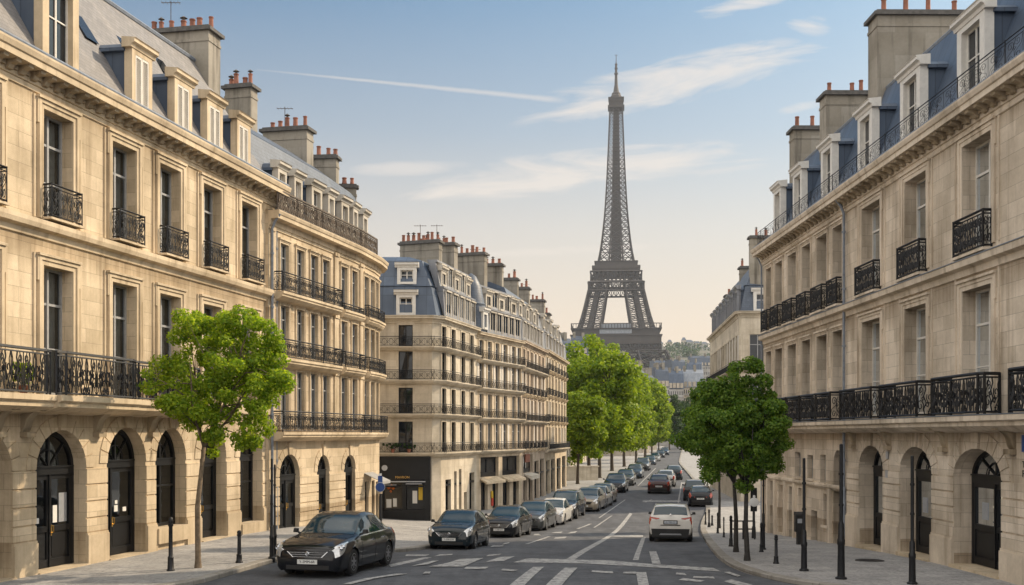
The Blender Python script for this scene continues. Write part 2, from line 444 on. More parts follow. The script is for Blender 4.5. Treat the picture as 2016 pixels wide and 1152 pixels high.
# ------------------------------------------------------------------ mesh helpers
class MB:
    def __init__(s):
        s.v, s.f, s.m = [], [], []

    def pts(s, ps):
        i = len(s.v)
        s.v.extend(tuple(p) for p in ps)
        return i

    def poly(s, ps, m=0):
        i = s.pts(ps)
        s.f.append(tuple(range(i, i + len(ps))))
        s.m.append(m)

    def hexa(s, c, m=0):                      # c: 8 corners, bottom ring then top ring
        i = s.pts(c)
        for q in ((0, 3, 2, 1), (4, 5, 6, 7), (0, 1, 5, 4), (1, 2, 6, 5), (2, 3, 7, 6), (3, 0, 4, 7)):
            s.f.append(tuple(i + k for k in q))
            s.m.append(m)

    def box(s, x0, x1, y0, y1, z0, z1, m=0):
        s.hexa([(x0, y0, z0), (x1, y0, z0), (x1, y1, z0), (x0, y1, z0), (x0, y0, z1), (x1, y0, z1), (x1, y1, z1), (x0, y1, z1)], m)

    def fbox(s, F, s0, s1, d0, d1, z0, z1, m=0):
        cs = F.cuts(s0, s1)
        for a, b in zip(cs[:-1], cs[1:]):
            s.hexa([F(a, d0, z0), F(b, d0, z0), F(b, d1, z0), F(a, d1, z0), F(a, d0, z1), F(b, d0, z1), F(b, d1, z1), F(a, d1, z1)], m)

    def strip(s, F, s0, s1, z0, z1, d=0.0, m=0):
        cs = F.cuts(s0, s1)
        for a, b in zip(cs[:-1], cs[1:]):
            s.poly([F(a, d, z0), F(b, d, z0), F(b, d, z1), F(a, d, z1)], m)

    def tube(s, path, r, n=4, m=0, caps=True):
        path = [Vector(p) for p in path]
        rs = r if isinstance(r, (list, tuple)) else [r] * len(path)
        base = len(s.v)
        ref = None
        for k, p in enumerate(path):
            a = path[max(0, k - 1)]
            b = path[min(len(path) - 1, k + 1)]
            t = (b - a)
            if t.length < 1e-9:
                t = Vector((0, 0, 1))
            t.normalize()
            if ref is None:
                ref = t.cross(Vector((0.31, 0.87, 0.11)))
            x = ref - t * ref.dot(t)
            if x.length < 1e-6:
                x = t.orthogonal()
            x.normalize()
            y = t.cross(x)
            ref = x
            for j in range(n):
                an = 2 * math.pi * j / n
                s.v.append(tuple(p + (x * math.cos(an) + y * math.sin(an)) * rs[k]))
        for k in range(len(path) - 1):
            for j in range(n):
                a, b = base + k * n + j, base + k * n + (j + 1) % n
                s.f.append((a, b, b + n, a + n))
                s.m.append(m)
        if caps:
            s.f.append(tuple(base + j for j in range(n))[::-1])
            s.m.append(m)
            e = base + (len(path) - 1) * n
            s.f.append(tuple(e + j for j in range(n)))
            s.m.append(m)

    def lathe(s, prof, c, n=16, axis='z', m=0):       # prof: (r, h)
        base = len(s.v)
        for r, h in prof:
            for j in range(n):
                a = 2 * math.pi * j / n
                if axis == 'z':
                    s.v.append((c[0] + r * math.cos(a), c[1] + r * math.sin(a), c[2] + h))
                elif axis == 'x':
                    s.v.append((c[0] + h, c[1] + r * math.cos(a), c[2] + r * math.sin(a)))
                else:
                    s.v.append((c[0] + r * math.cos(a), c[1] + h, c[2] + r * math.sin(a)))
        for k in range(len(prof) - 1):
            for j in range(n):
                a, b = base + k * n + j, base + k * n + (j + 1) % n
                s.f.append((a, b, b + n, a + n))
                s.m.append(m)
        s.f.append(tuple(base + j for j in range(n))[::-1])
        s.m.append(m)
        e = base + (len(prof) - 1) * n
        s.f.append(tuple(e + j for j in range(n)))
        s.m.append(m)

    def sweep(s, F, s0, s1, prof, ka=0.0, kb=0.0, m=0, caps=True, closed=False):
        z0 = prof[0][1]
        cs = F.cuts(s0, s1)
        cols = []
        for k, q in enumerate(cs):
            col = []
            for d, z in prof:
                qq = q
                if k == 0:
                    qq = q + ka * max(0, z - z0)
                if k == len(cs) - 1:
                    qq = q - kb * max(0, z - z0)
                col.append(F(qq, d, z))
            cols.append(col)
        for a, b in zip(cols[:-1], cols[1:]):
            for i in range(len(prof) - (0 if closed else 1)):
                j = (i + 1) % len(prof)
                s.poly([a[i], b[i], b[j], a[j]], m)
        if caps:
            s.poly(cols[0][::-1], m)
            s.poly(cols[-1], m)

    def build(s, name, mat, parent=None, smooth=False, sharp=None, local=False):
        me = bpy.data.meshes.new(name)
        org = Vector((0, 0, 0))
        if parent is not None and not local:
            q = parent
            while q is not None:
                org += Vector(q.location)
                q = q.parent
        vv = np.array(s.v, dtype=float).reshape(-1, 3) - np.array(org)
        me.from_pydata([tuple(x) for x in vv], [], s.f)
        mats = mat if isinstance(mat, (list, tuple)) else [mat]
        for mm in mats:
            me.materials.append(MAT[mm] if isinstance(mm, str) else mm)
        if len(mats) > 1:
            me.polygons.foreach_set('material_index', s.m)
        uvl = me.uv_layers.new(name='UVMap')
        full = np.array(s.v, dtype=float).reshape(-1, 3)
        nl = len(me.loops)
        li = np.empty(nl, dtype=np.int32)
        me.loops.foreach_get('vertex_index', li)
        nrm = np.empty(len(me.polygons) * 3)
        me.polygons.foreach_get('normal', nrm)
        nrm = nrm.reshape(-1, 3)
        tot = np.empty(len(me.polygons), dtype=np.int32)
        me.polygons.foreach_get('loop_total', tot)
        pn = np.repeat(nrm, tot, axis=0)
        p = full[li]
        hl = np.hypot(pn[:, 0], pn[:, 1])
        flatm = hl < 0.25
        hs = np.where(hl < 1e-6, 1, hl)
        tx, ty = -pn[:, 1] / hs, pn[:, 0] / hs
        uu = np.where(flatm, p[:, 0], p[:, 0] * tx + p[:, 1] * ty)
        vv2 = np.where(flatm, p[:, 1], p[:, 2] / np.maximum(np.where(flatm, 1, hl), 0.3))
        uvs = np.stack([uu, vv2], 1).astype(np.float32).ravel()
        uvl.data.foreach_set('uv', uvs)
        if smooth:
            me.polygons.foreach_set('use_smooth', [True] * len(me.polygons))
            me.update()
            if sharp:
                me.set_sharp_from_angle(angle=R(sharp))
        me.update()
        o = bpy.data.objects.new(name, me)
        COL.objects.link(o)
        if parent is not None:
            o.parent = parent
        return o


class Multi:
    """a list of meshes built as one object each: new() starts the next piece"""
    def __init__(s):
        s.l = []

    def new(s):
        s.l.append(MB())
        return s.l[-1]

    def fbox(s, *k, **kw):
        s.new().fbox(*k, **kw)

    def build(s, name, mat, parent=None, **kw):
        return [b.build(name, mat, parent, **kw) for b in s.l if b.v]


def tag(o, label, cat, group=None, kind=None):
    o['label'] = label
    o['category'] = cat
    if group:
        o['group'] = group
    if kind:
        o['kind'] = kind
    return o


def thing(name, loc, label, cat, group=None, rz=0.0):
    o = bpy.data.objects.new(name, None)
    o.empty_display_size = 0.3
    COL.objects.link(o)
    o.location = loc
    o.rotation_euler = (0, 0, rz)
    return tag(o, label, cat, group)


def copy_tree(o, parent=None):
    c = o.copy()
    COL.objects.link(c)
    if parent is not None:
        c.parent = parent
    for ch in list(o.children):
        copy_tree(ch, c)
    return c


class Fac:
    """A facade line in plan: F(s, d, z) = distance along, out from the wall, height."""
    def __init__(s, pts, side):
        s.p = [Vector((x, y)) for x, y in pts]
        s.side = side
        s.t, s.acc = [], [0.0]
        for a, b in zip(s.p[:-1], s.p[1:]):
            s.t.append((b - a).normalized())
            s.acc.append(s.acc[-1] + (b - a).length)
        s.n = [Vector((t.y, -t.x)) * side for t in s.t]
        s.vn = []
        for i in range(len(s.p)):
            if i == 0:
                s.vn.append(s.n[0])
            elif i == len(s.p) - 1:
                s.vn.append(s.n[-1])
            else:
                q = (s.n[i - 1] + s.n[i]).normalized()
                s.vn.append(q / max(0.3, q.dot(s.n[i])))
        s.len = s.acc[-1]

    def __call__(s, q, d, z):
        i = 0
        while i < len(s.t) - 1 and q > s.acc[i + 1]:
            i += 1
        l = s.acc[i + 1] - s.acc[i]
        k = min(1, max(0, (q - s.acc[i]) / l))
        b = s.p[i] + s.t[i] * (q - s.acc[i])
        n = s.vn[i] * (1 - k) + s.vn[i + 1] * k
        b = b + n * d
        return (b.x, b.y, z)

    def cuts(s, a, b):
        return [a] + [c for c in s.acc[1:-1] if a + 1e-4 < c < b - 1e-4] + [b]


def hermite(x, xs, ys):
    """monotone cubic"""
    n = len(xs)
    if x <= xs[0]:
        return ys[0]
    if x >= xs[-1]:
        return ys[-1]
    h = [xs[i + 1] - xs[i] for i in range(n - 1)]
    d = [(ys[i + 1] - ys[i]) / h[i] for i in range(n - 1)]
    m = [d[0]] + [0 if d[i - 1] * d[i] <= 0 else 2 * d[i - 1] * d[i] / (d[i - 1] + d[i]) for i in range(1, n - 1)] + [d[-1]]
    i = max(k for k in range(n - 1) if xs[k] <= x)
    t = (x - xs[i]) / h[i]
    return ((2 * t ** 3 - 3 * t ** 2 + 1) * ys[i] + (t ** 3 - 2 * t ** 2 + t) * h[i] * m[i]
            + (-2 * t ** 3 + 3 * t ** 2) * ys[i + 1] + (t ** 3 - t ** 2) * h[i] * m[i + 1])


def ss(t):
    t = min(1.0, max(0.0, t))
    return t * t * (3 - 2 * t)


_TY = [0, 200, 300, 400, 600, 900, 1100, 1500, 1850, 2300, 3200, 4500]
_TZ = [0, 0, 0.4, 1.3, 8, 36, 56, 96, 146, 150, 120, 60]


def zg(x, y):
    k = 12 * ss((-x - 4) / 5)
    z = -1.25 * ss((y - 29 - k) / 36)
    return z + hermite(y, _TY, _TZ) + (3.0 * math.sin(x * 0.004 + 1.3) * ss((y - 700) / 800))


def gpx(x, y, lift=0.0):
    """ground point seen at pixel x, y of the photograph (2016 wide)"""
    Y = 40.0
    for _ in range(60):
        X = (x - CX) / FPX * Y
        Y += 0.6 * ((CAMZ - zg(X, Y) - lift) * FPX / (y - HY) - Y)
    X = (x - CX) / FPX * Y
    return X, Y, zg(X, Y)


# ------------------------------------------------------------------ ground, road, pavements
def structure(o):
    o['kind'] = 'structure'
    return o


def ground_mat(name, c0, c1, scale, fine, rough, bs, slabs=None, patch=0.0):
    m, t, b = newmat(name)
    a = noise(t, scale, 6, rough=0.65)
    f = noise(t, fine, 4, rough=0.7)
    c = ramp(t, a, [(0.3, c0), (0.7, c1)])
    c = mixc(t, 1.0, c, ramp(t, f, [(0.28, (.62, .62, .63)), (0.72, (1.35, 1.34, 1.32))]), 'MULTIPLY')
    md = noise(t, 3.2, 5, rough=0.7)
    c = mixc(t, 1.0, c, ramp(t, md, [(0.3, (.80, .80, .81)), (0.7, (1.18, 1.17, 1.16))]), 'MULTIPLY')
    h = f
    if slabs:
        uv = N(t, 'ShaderNodeTexCoord')
        br = N(t, 'ShaderNodeTexBrick')
        t.links.new(uv.outputs['UV'], br.inputs['Vector'])
        br.inputs['Scale'].default_value = 1
        br.inputs['Brick Width'].default_value = slabs[0]
        br.inputs['Row Height'].default_value = slabs[1]
        br.inputs['Mortar Size'].default_value = 0.012
        br.inputs['Color1'].default_value = (1.06, 1.06, 1.06, 1)
        br.inputs['Color2'].default_value = (.92, .92, .92, 1)
        br.inputs['Mortar'].default_value = (.68, .66, .63, 1)
        c = mixc(t, 1.0, c, br.outputs[0], 'MULTIPLY')
        h = M(t, 'ADD', M(t, 'MULTIPLY', f, 0.3), M(t, 'MULTIPLY', br.outputs[1], -1.0))
    if patch:
        pz = noise(t, 0.35, 3)
        c = mixc(t, M(t, 'MULTIPLY', ramp(t, pz, [(0.56, (0, 0, 0)), (0.60, (1, 1, 1))]), patch), c, mixc(t, 1.0, c, (.62, .62, .64), 'MULTIPLY'))
        tr = noise(t, 1.0, 5, sv=(1.6, 0.16, 1))
        c = mixc(t, 1.0, c, ramp(t, tr, [(0.35, (.80, .80, .81)), (0.65, (1.12, 1.12, 1.11))]), 'MULTIPLY')
    t.links.new(c, b.inputs['Base Color'])
    b.inputs['Roughness'].default_value = rough
    bump(t, b, h, bs, 0.02)
    return m


MAT['asphalt'] = ground_mat('asphalt', (0.060, 0.065, 0.076), (0.096, 0.103, 0.117), 0.8, 22, 0.85, 0.5, patch=0.55)
MAT['paving'] = ground_mat('stone paving', (0.245, 0.245, 0.247), (0.355, 0.352, 0.348), 0.7, 12, 0.85, 0.25, slabs=(1.1, 0.62))
MAT['kerbstone'] = stone('granite kerb', (0.27, 0.26, 0.245), 0.95, 5, 0.55, 0.012, 0.5, 0.12)
MAT['earth'] = ground_mat('distant ground', (0.07, 0.075, 0.05), (0.14, 0.13, 0.10), 0.02, 0.3, 0.95, 0.2)
m_, t_, b_ = newmat('road paint')
wn = noise(t_, 5.0, 8, rough=0.75)
c_ = ramp(t_, wn, [(0.40, (0.13, 0.13, 0.135)), (0.54, (0.38, 0.38, 0.375)), (0.8, (0.48, 0.475, 0.46))])
t_.links.new(c_, b_.inputs['Base Color'])
b_.inputs['Roughness'].default_value = 0.8
MAT['marking'] = m_

KL = [(-16, 24.0), (-10.6, 27.0), (-8.5, 28.9), (-7.9, 32.0), (-7.45, 34.8), (-6.7, 36.9), (-5.3, 39.0), (-4.1, 40.6), (-3.2, 43), (0.8, 62), (4.9, 81), (6.2, 86.6),
      (7.7, 88.6), (8.0, 90.2), (7.3, 92.2), (8.0, 97), (11.1, 116), (17.5, 160), (24.3, 204), (31.5, 250), (55, 400)]
KR = [(22, 23.5), (13, 25.6), (9.4, 27.6), (7.6, 29.4), (6.85, 31.6), (6.65, 34), (6.85, 37), (7.4, 41.4), (8.9, 52), (10.7, 64), (13.5, 77), (16.5, 98), (19.4, 118), (24.8, 160),
      (30.3, 204), (37.5, 250), (61, 400)]


def resample(pts, step):
    out = []
    for (a, b) in zip(pts[:-1], pts[1:]):
        a, b = Vector(a), Vector(b)
        st = step * (1 if a.y < 100 else 4)
        n = max(1, int((b - a).length / st))
        for i in range(n):
            out.append(a.lerp(b, i / n))
    out.append(Vector(pts[-1]))
    return out


def chaikin(pts, k=2):
    pts = [Vector(p) for p in pts]
    for _ in range(k):
        q = [pts[0]]
        for a, b in zip(pts[:-1], pts[1:]):
            q += [a.lerp(b, .25), a.lerp(b, .75)]
        pts = q + [pts[-1]]
    return pts


KLs, KRs = resample(chaikin(KL), 1.5), resample(chaikin(KR), 1.5)
ys_ = sorted(set([-60, -30, -10, 0, 8, 14, 18, 22] + [25 + 1.5 * i for i in range(30)] + [72 + 6 * i for i in range(22)] + [210 + 30 * i for i in range(12)]
                 + [600 + 100 * i for i in range(20)] + [2700, 3200, 3800, 4500, 5500, 7000]))
xs_ = sorted(set([-4000, -2000, -1000, -500, -250, -120, -70, -45, -30] + [-24 + 2 * i for i in range(32)] + [45, 60, 80, 120, 180, 300, 600, 1200, 2400, 4000]))


def grid(name, mat, lift, xs, ys):
    b = MB()
    for y in ys:
        for x in xs:
            b.v.append((x, y, zg(x, min(y, 4500)) + lift))
    w = len(xs)
    for j in range(len(ys) - 1):
        for i in range(w - 1):
            b.f.append((j * w + i, j * w + i + 1, (j + 1) * w + i + 1, (j + 1) * w + i))
            b.m.append(0)
    return b.build(name, mat, smooth=True)


structure(grid('ground', 'earth', -0.06, xs_, ys_))
xr = [x for x in xs_ if -45 <= x <= 80]
yr = [y for y in ys_ if -60 <= y <= 430]
structure(grid('road', 'asphalt', 0.0, xr, yr))


def pavement(name, K, xfar, side):
    """raised paved sheet from the kerb line outwards, with a kerb step"""
    b = MB()
    k = MB()
    h, kw = 0.13, 0.30
    rows = []
    n = len(K)
    for i, p in enumerate(K):
        a, c = K[max(0, i - 1)], K[min(n - 1, i + 1)]
        t = (c - a).normalized()
        nn = Vector((t.y, -t.x)) * side           # outwards (away from the road)
        q = p + nn * kw
        z0 = zg(p.x, p.y)
        rows.append((p, q, z0))
    for (p, q, z), (p2, q2, z2) in zip(rows[:-1], rows[1:]):
        a = [(p.x, p.y, z - .05), (p2.x, p2.y, z2 - .05)]
        bb = [(p.x, p.y, z + h - .02), (p2.x, p2.y, z2 + h - .02)]
        pi, p2i = p.lerp(q, .1), p2.lerp(q2, .1)
        cc = [(pi.x, pi.y, z + h + .004), (p2i.x, p2i.y, z2 + h + .004)]
        dd = [(q.x, q.y, zg(q.x, q.y) + h + .004), (q2.x, q2.y, zg(q2.x, q2.y) + h + .004)]
        for u_, w_ in ((a, bb), (bb, cc), (cc, dd)):
            f = [u_[0], u_[1], w_[1], w_[0]]
            k.poly(f if side < 0 else f[::-1])
        # pavement strips beyond the kerb
        segs = [0, .5, 1.2, 2, 3, 4.5, 6, 8, 11, 15, 22]
        def P(q, e):
            x = q.x + side_x * e
            return (x, q.y, zg(x, q.y) + h)
        side_x = xfar
        for e0, e1 in zip(segs[:-1], segs[1:]):
            f = [P(q, e0), P(q2, e0), P(q2, e1), P(q, e1)]
            b.poly(f if side < 0 else f[::-1])
    structure(k.build(name + '_kerb', 'kerbstone', smooth=False))
    structure(b.build(name, 'paving', smooth=True))


pavement('pavement', KLs, -1, -1)
pavement('pavement', KRs, 1, 1)

# painted markings, each a thin sheet on the asphalt
marks = [
    [(1112, 1103), (1130, 1103), (1245, 1012), (1240, 1010)],
    [(1010, 1108), (1038, 1100), (1195, 1104), (1295, 1112), (1405, 1119), (1420, 1126), (1290, 1118), (1150, 1110)],
    [(1000, 1156), (1030, 1156), (1071, 1117), (1050, 1117)],
    [(1072, 1156), (1104, 1156), (1137, 1119), (1112, 1119)],
    [(1257, 1156), (1278, 1156), (1272, 1128), (1252, 1128)],
    [(1284, 1112), (1301, 1112), (1292, 1087), (1278, 1087)],
    [(1246, 1103), (1257, 1103), (1271, 1058), (1263, 1060)],
    [(1203, 1057), (1266, 1058), (1266, 1054), (1205, 1054)],
    [(1164, 1127), (1208, 1130), (1206, 1126), (1166, 1124)],
    [(1226, 1130), (1252, 1131), (1252, 1127), (1228, 1127)],
    [(844, 1117), (912, 1117), (952, 1100), (905, 1102), (880, 1110)],
    [(810, 1116), (842, 1113), (864, 1105), (850, 1106)],
    [(770, 1117), (850, 1098), (833, 1098), (765, 1112)],
    [(956, 1107), (992, 1105), (1014, 1096), (985, 1097)],
    [(913, 1121), (955, 1121), (962, 1117), (918, 1117)],
    [(986, 1124), (1012, 1126), (1020, 1123), (990, 1121)],
    [(690, 1152), (740, 1140), (803, 1131), (780, 1131), (720, 1140), (672, 1152)],
    [(832, 1131), (846, 1131), (848, 1127), (838, 1127)],
    [(798, 1095), (838, 1095), (846, 1092), (800, 1092)],
    [(855, 1096), (890, 1093), (892, 1091), (865, 1092)],
    [(957, 1096), (982, 1094), (988, 1091), (962, 1093)],
    [(1033, 1072), (1040, 1072), (1085, 1057), (1078, 1057)],
    [(965, 1078), (990, 1077), (992, 1075), (970, 1075)],
    [(988, 1074), (1002, 1071), (1003, 1069), (994, 1070)],
    [(1090, 1061), (1112, 1060), (1116, 1057), (1094, 1058)],
    [(1085, 1050), (1104, 1050), (1108, 1047), (1092, 1048)],
    [(1117, 1051), (1132, 1050), (1137, 1046), (1124, 1048)],
    [(1050, 1055), (1066, 1055), (1060, 1052), (1052, 1052)],
    [(1134, 1042), (1140, 1042), (1166, 1032), (1160, 1032)],
    [(1167, 1040), (1171, 1040), (1206, 1016), (1203, 1016)],
    [(1178, 1020), (1181, 1020), (1232, 984), (1230, 984)],
    [(1268, 989), (1272, 989), (1285, 984), (1282, 984)],
    [(1265, 988), (1340, 988), (1340, 986), (1266, 986)],
    [(1334, 990), (1337, 990), (1343, 950), (1341, 950)],
    [(1255, 957), (1257, 957), (1292, 922), (1290, 922)],
    [(1340, 953), (1372, 952), (1372, 950), (1342, 951)],
    [(1330, 1131), (1352, 1133), (1348, 1129), (1332, 1128)],
    [(1364, 1138), (1408, 1140), (1404, 1136), (1366, 1135)],
    [(1336, 1143), (1378, 1147), (1388, 1144), (1344, 1139)],
    [(1424, 1146), (1470, 1158), (1500, 1158), (1440, 1142)],
    [(1425, 1128), (1452, 1137), (1458, 1135), (1436, 1127)],
]
for qi, q in enumerate(marks):
    b = MB()
    ml = .008 + .004 * (qi % 6)
    cs = [gpx(x, y) for x, y in q]
    # subdivide long marks so that they follow the road
    n = len(cs)
    if n == 4:
        k = 8
        for i in range(k):
            def lp(a, c, t):
                x = a[0] + (c[0] - a[0]) * t
                y = a[1] + (c[1] - a[1]) * t
                return (x, y, zg(x, y) + ml)
            b.poly([lp(cs[0], cs[3], i / k), lp(cs[1], cs[2], i / k), lp(cs[1], cs[2], (i + 1) / k), lp(cs[0], cs[3], (i + 1) / k)])
    else:
        b.poly([(x, y, z + ml) for x, y, z in cs])
    structure(b.build('road_marking', 'marking'))
# ------------------------------------------------------------------ building parts
def arc_pts(a, b, zs, rise, n=12):
    c, r = (a + b) / 2, (b - a) / 2
    return [(c - r * math.cos(math.pi * i / n), zs + rise * math.sin(math.pi * i / n)) for i in range(n + 1)]


def wall_band(b, F, s0, s1, z0, z1, ops, m=0, rev=0.35, mr=None):
    """flat wall from s0 to s1 with openings (dict a,b,z0,z1 and optional rise for an arched head)"""
    mr = m if mr is None else mr
    ops = sorted(ops, key=lambda o: o['a'])
    x = s0
    for o in ops:
        a, c, lo, hi, rise = o['a'], o['b'], o['z0'], o['z1'], o.get('rise', 0)
        r = o.get('rev', rev)
        if a > x:
            b.strip(F, x, a, z0, z1, 0, m)
        if lo > z0:
            b.strip(F, a, c, z0, lo, 0, m)
        if rise:
            pts = arc_pts(a, c, hi, rise)
        else:
            pts = [(a, hi), (c, hi)]
        for (p, zp), (q, zq) in zip(pts[:-1], pts[1:]):
            if max(zp, zq) < z1:
                b.poly([F(p, 0, zp), F(q, 0, zq), F(q, 0, z1), F(p, 0, z1)], m)
            b.poly([F(p, 0, zp), F(p, -r, zp), F(q, -r, zq), F(q, 0, zq)], mr)
        b.poly([F(a, 0, lo), F(a, -r, lo), F(a, -r, hi), F(a, 0, hi)], mr)
        b.poly([F(c, 0, lo), F(c, 0, hi), F(c, -r, hi), F(c, -r, lo)], mr)
        b.poly([F(a, 0, lo), F(c, 0, lo), F(c, -r, lo), F(a, -r, lo)], mr)
        x = c
    if x < s1:
        b.strip(F, x, s1, z0, z1, 0, m)


def window(P, F, a, c, z0, z1, r, frame='frame', glass='glass', curtain=True, rnd=random, transom=0.72, fw=0.07, muntin=True, half=False):
    """French window set back r from the wall: frame > pane, curtain"""
    b = MB()
    d0, d1 = -r - 0.05, -r + 0.03
    b.fbox(F, a, a + fw, d0, d1, z0, z1)
    b.fbox(F, c - fw, c, d0, d1, z0, z1)
    b.fbox(F, a + fw, c - fw, d0, d1, z1 - fw, z1)
    b.fbox(F, a + fw, c - fw, d0, d1, z0, z0 + fw * 1.6)
    mid = (a + c) / 2
    b.fbox(F, mid - fw * .6, mid + fw * .6, d0, d1 + .015, z0 + fw * 1.6, z1 - fw)
    zt = z0 + (z1 - z0) * transom
    if transom:
        for x0, x1 in ((a + fw, mid - fw * .6), (mid + fw * .6, c - fw)):
            b.fbox(F, x0, x1, d0, d1, zt - fw * .5, zt + fw * .5)
            if muntin:
                zm = z0 + (zt - z0) * .52
                b.fbox(F, x0, x1, d0 + .01, d1 - .015, zm - .018, zm + .018)
    w = b.build('window', frame, P)
    g = MB()
    for x0, x1 in ((a + .02, mid), (mid, c - .02)):          # two casements, never hung quite true
        e = [-r - .02 + rnd.uniform(-.012, .012) for _ in range(4)]
        g.poly([F(x0, e[0], z0 + .02), F(x1, e[1], z0 + .02), F(x1, e[2], z1 - .02), F(x0, e[3], z1 - .02)])
    g.build('pane', glass, w)
    if curtain and glass == 'glass':
        k = MB()
        ww = (c - a)
        lo = z0 + .05
        hi = z1 - .06
        mode = rnd.random()
        def drape(x0, x1):
            n = 10
            P0 = [(x0 + (x1 - x0) * i / n, -r - .2 + .03 * math.sin(i * 2.1 + x0 * 7)) for i in range(n + 1)]
            for (p, dp), (q, dq) in zip(P0[:-1], P0[1:]):
                k.poly([F(p, dp, lo), F(q, dq, lo), F(q, dq, hi), F(p, dp, hi)])
        if mode < .55:
            f = .22 + .16 * rnd.random()
            drape(a + .03, a + ww * f)
            drape(c - ww * f, c - .03)
        elif mode < .8:
            drape(a + .03, c - .03)
        else:
            f = .3 + .4 * rnd.random()
            for x0, x1 in ((a + .04, mid - .02), (mid + .02, c - .04)):
                k.poly([F(x0, -r - .15, hi - (hi - lo) * f), F(x1, -r - .15, hi - (hi - lo) * f), F(x1, -r - .15, hi), F(x0, -r - .15, hi)])
        k.build('curtain', 'curtain', w)
    return w


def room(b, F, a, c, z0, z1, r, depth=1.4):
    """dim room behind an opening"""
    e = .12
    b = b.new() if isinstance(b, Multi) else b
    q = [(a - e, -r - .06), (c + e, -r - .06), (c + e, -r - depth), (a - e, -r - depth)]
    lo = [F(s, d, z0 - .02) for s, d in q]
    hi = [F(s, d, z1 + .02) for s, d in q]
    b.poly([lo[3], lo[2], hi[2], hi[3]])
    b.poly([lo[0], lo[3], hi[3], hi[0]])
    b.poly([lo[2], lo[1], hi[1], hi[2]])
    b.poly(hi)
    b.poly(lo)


def surround(b, F, a, c, z0, z1, w=.2, d=.07, ears=True, m=0):
    """moulded stone architrave round an opening"""
    b = b.new() if isinstance(b, Multi) else b
    for (o0, o1, dd) in ((0, w * .55, d * .6), (w * .55, w, d)):
        b.fbox(F, a - o1, a - o0, .002, dd, z0, z1 + o0, m)
        b.fbox(F, c + o0, c + o1, .002, dd, z0, z1 + o0, m)
        b.fbox(F, a - o1, c + o1, .002, dd, z1 + o0, z1 + o1, m)
    if ears:
        b.fbox(F, a - w * 1.25, a - w + .01, .002, d * .9, z1 - .45, z1 + w * .99, m)
        b.fbox(F, c + w - .01, c + w * 1.25, .002, d * .9, z1 - .45, z1 + w * .99, m)
    b.fbox(F, a - w * 1.3, c + w * 1.3, .002, d + .05, z1 + w, z1 + w + .07, m)
    return b


def spiral(cx, cz, r, a0, turns, n, sx=1):
    out = []
    for i in range(n + 1):
        t = i / n
        an = a0 + turns * 2 * math.pi * t
        rr = r * (1 - .8 * t)
        out.append((cx + sx * rr * math.cos(an), cz + rr * math.sin(an)))
    return out


def path_fn(F, sd):
    """arc-length parametrised path through (s, d) points on a facade"""
    pts = [Vector(F(s, d, 0)[:2]) for s, d in sd]
    acc = [0]
    for a, b in zip(pts[:-1], pts[1:]):
        acc.append(acc[-1] + (b - a).length)

    def P(q, z):
        i = 0
        while i < len(pts) - 2 and q > acc[i + 1]:
            i += 1
        p = pts[i] + (pts[i + 1] - pts[i]) * ((q - acc[i]) / max(1e-6, acc[i + 1] - acc[i]))
        return (p.x, p.y, z)
    return P, acc


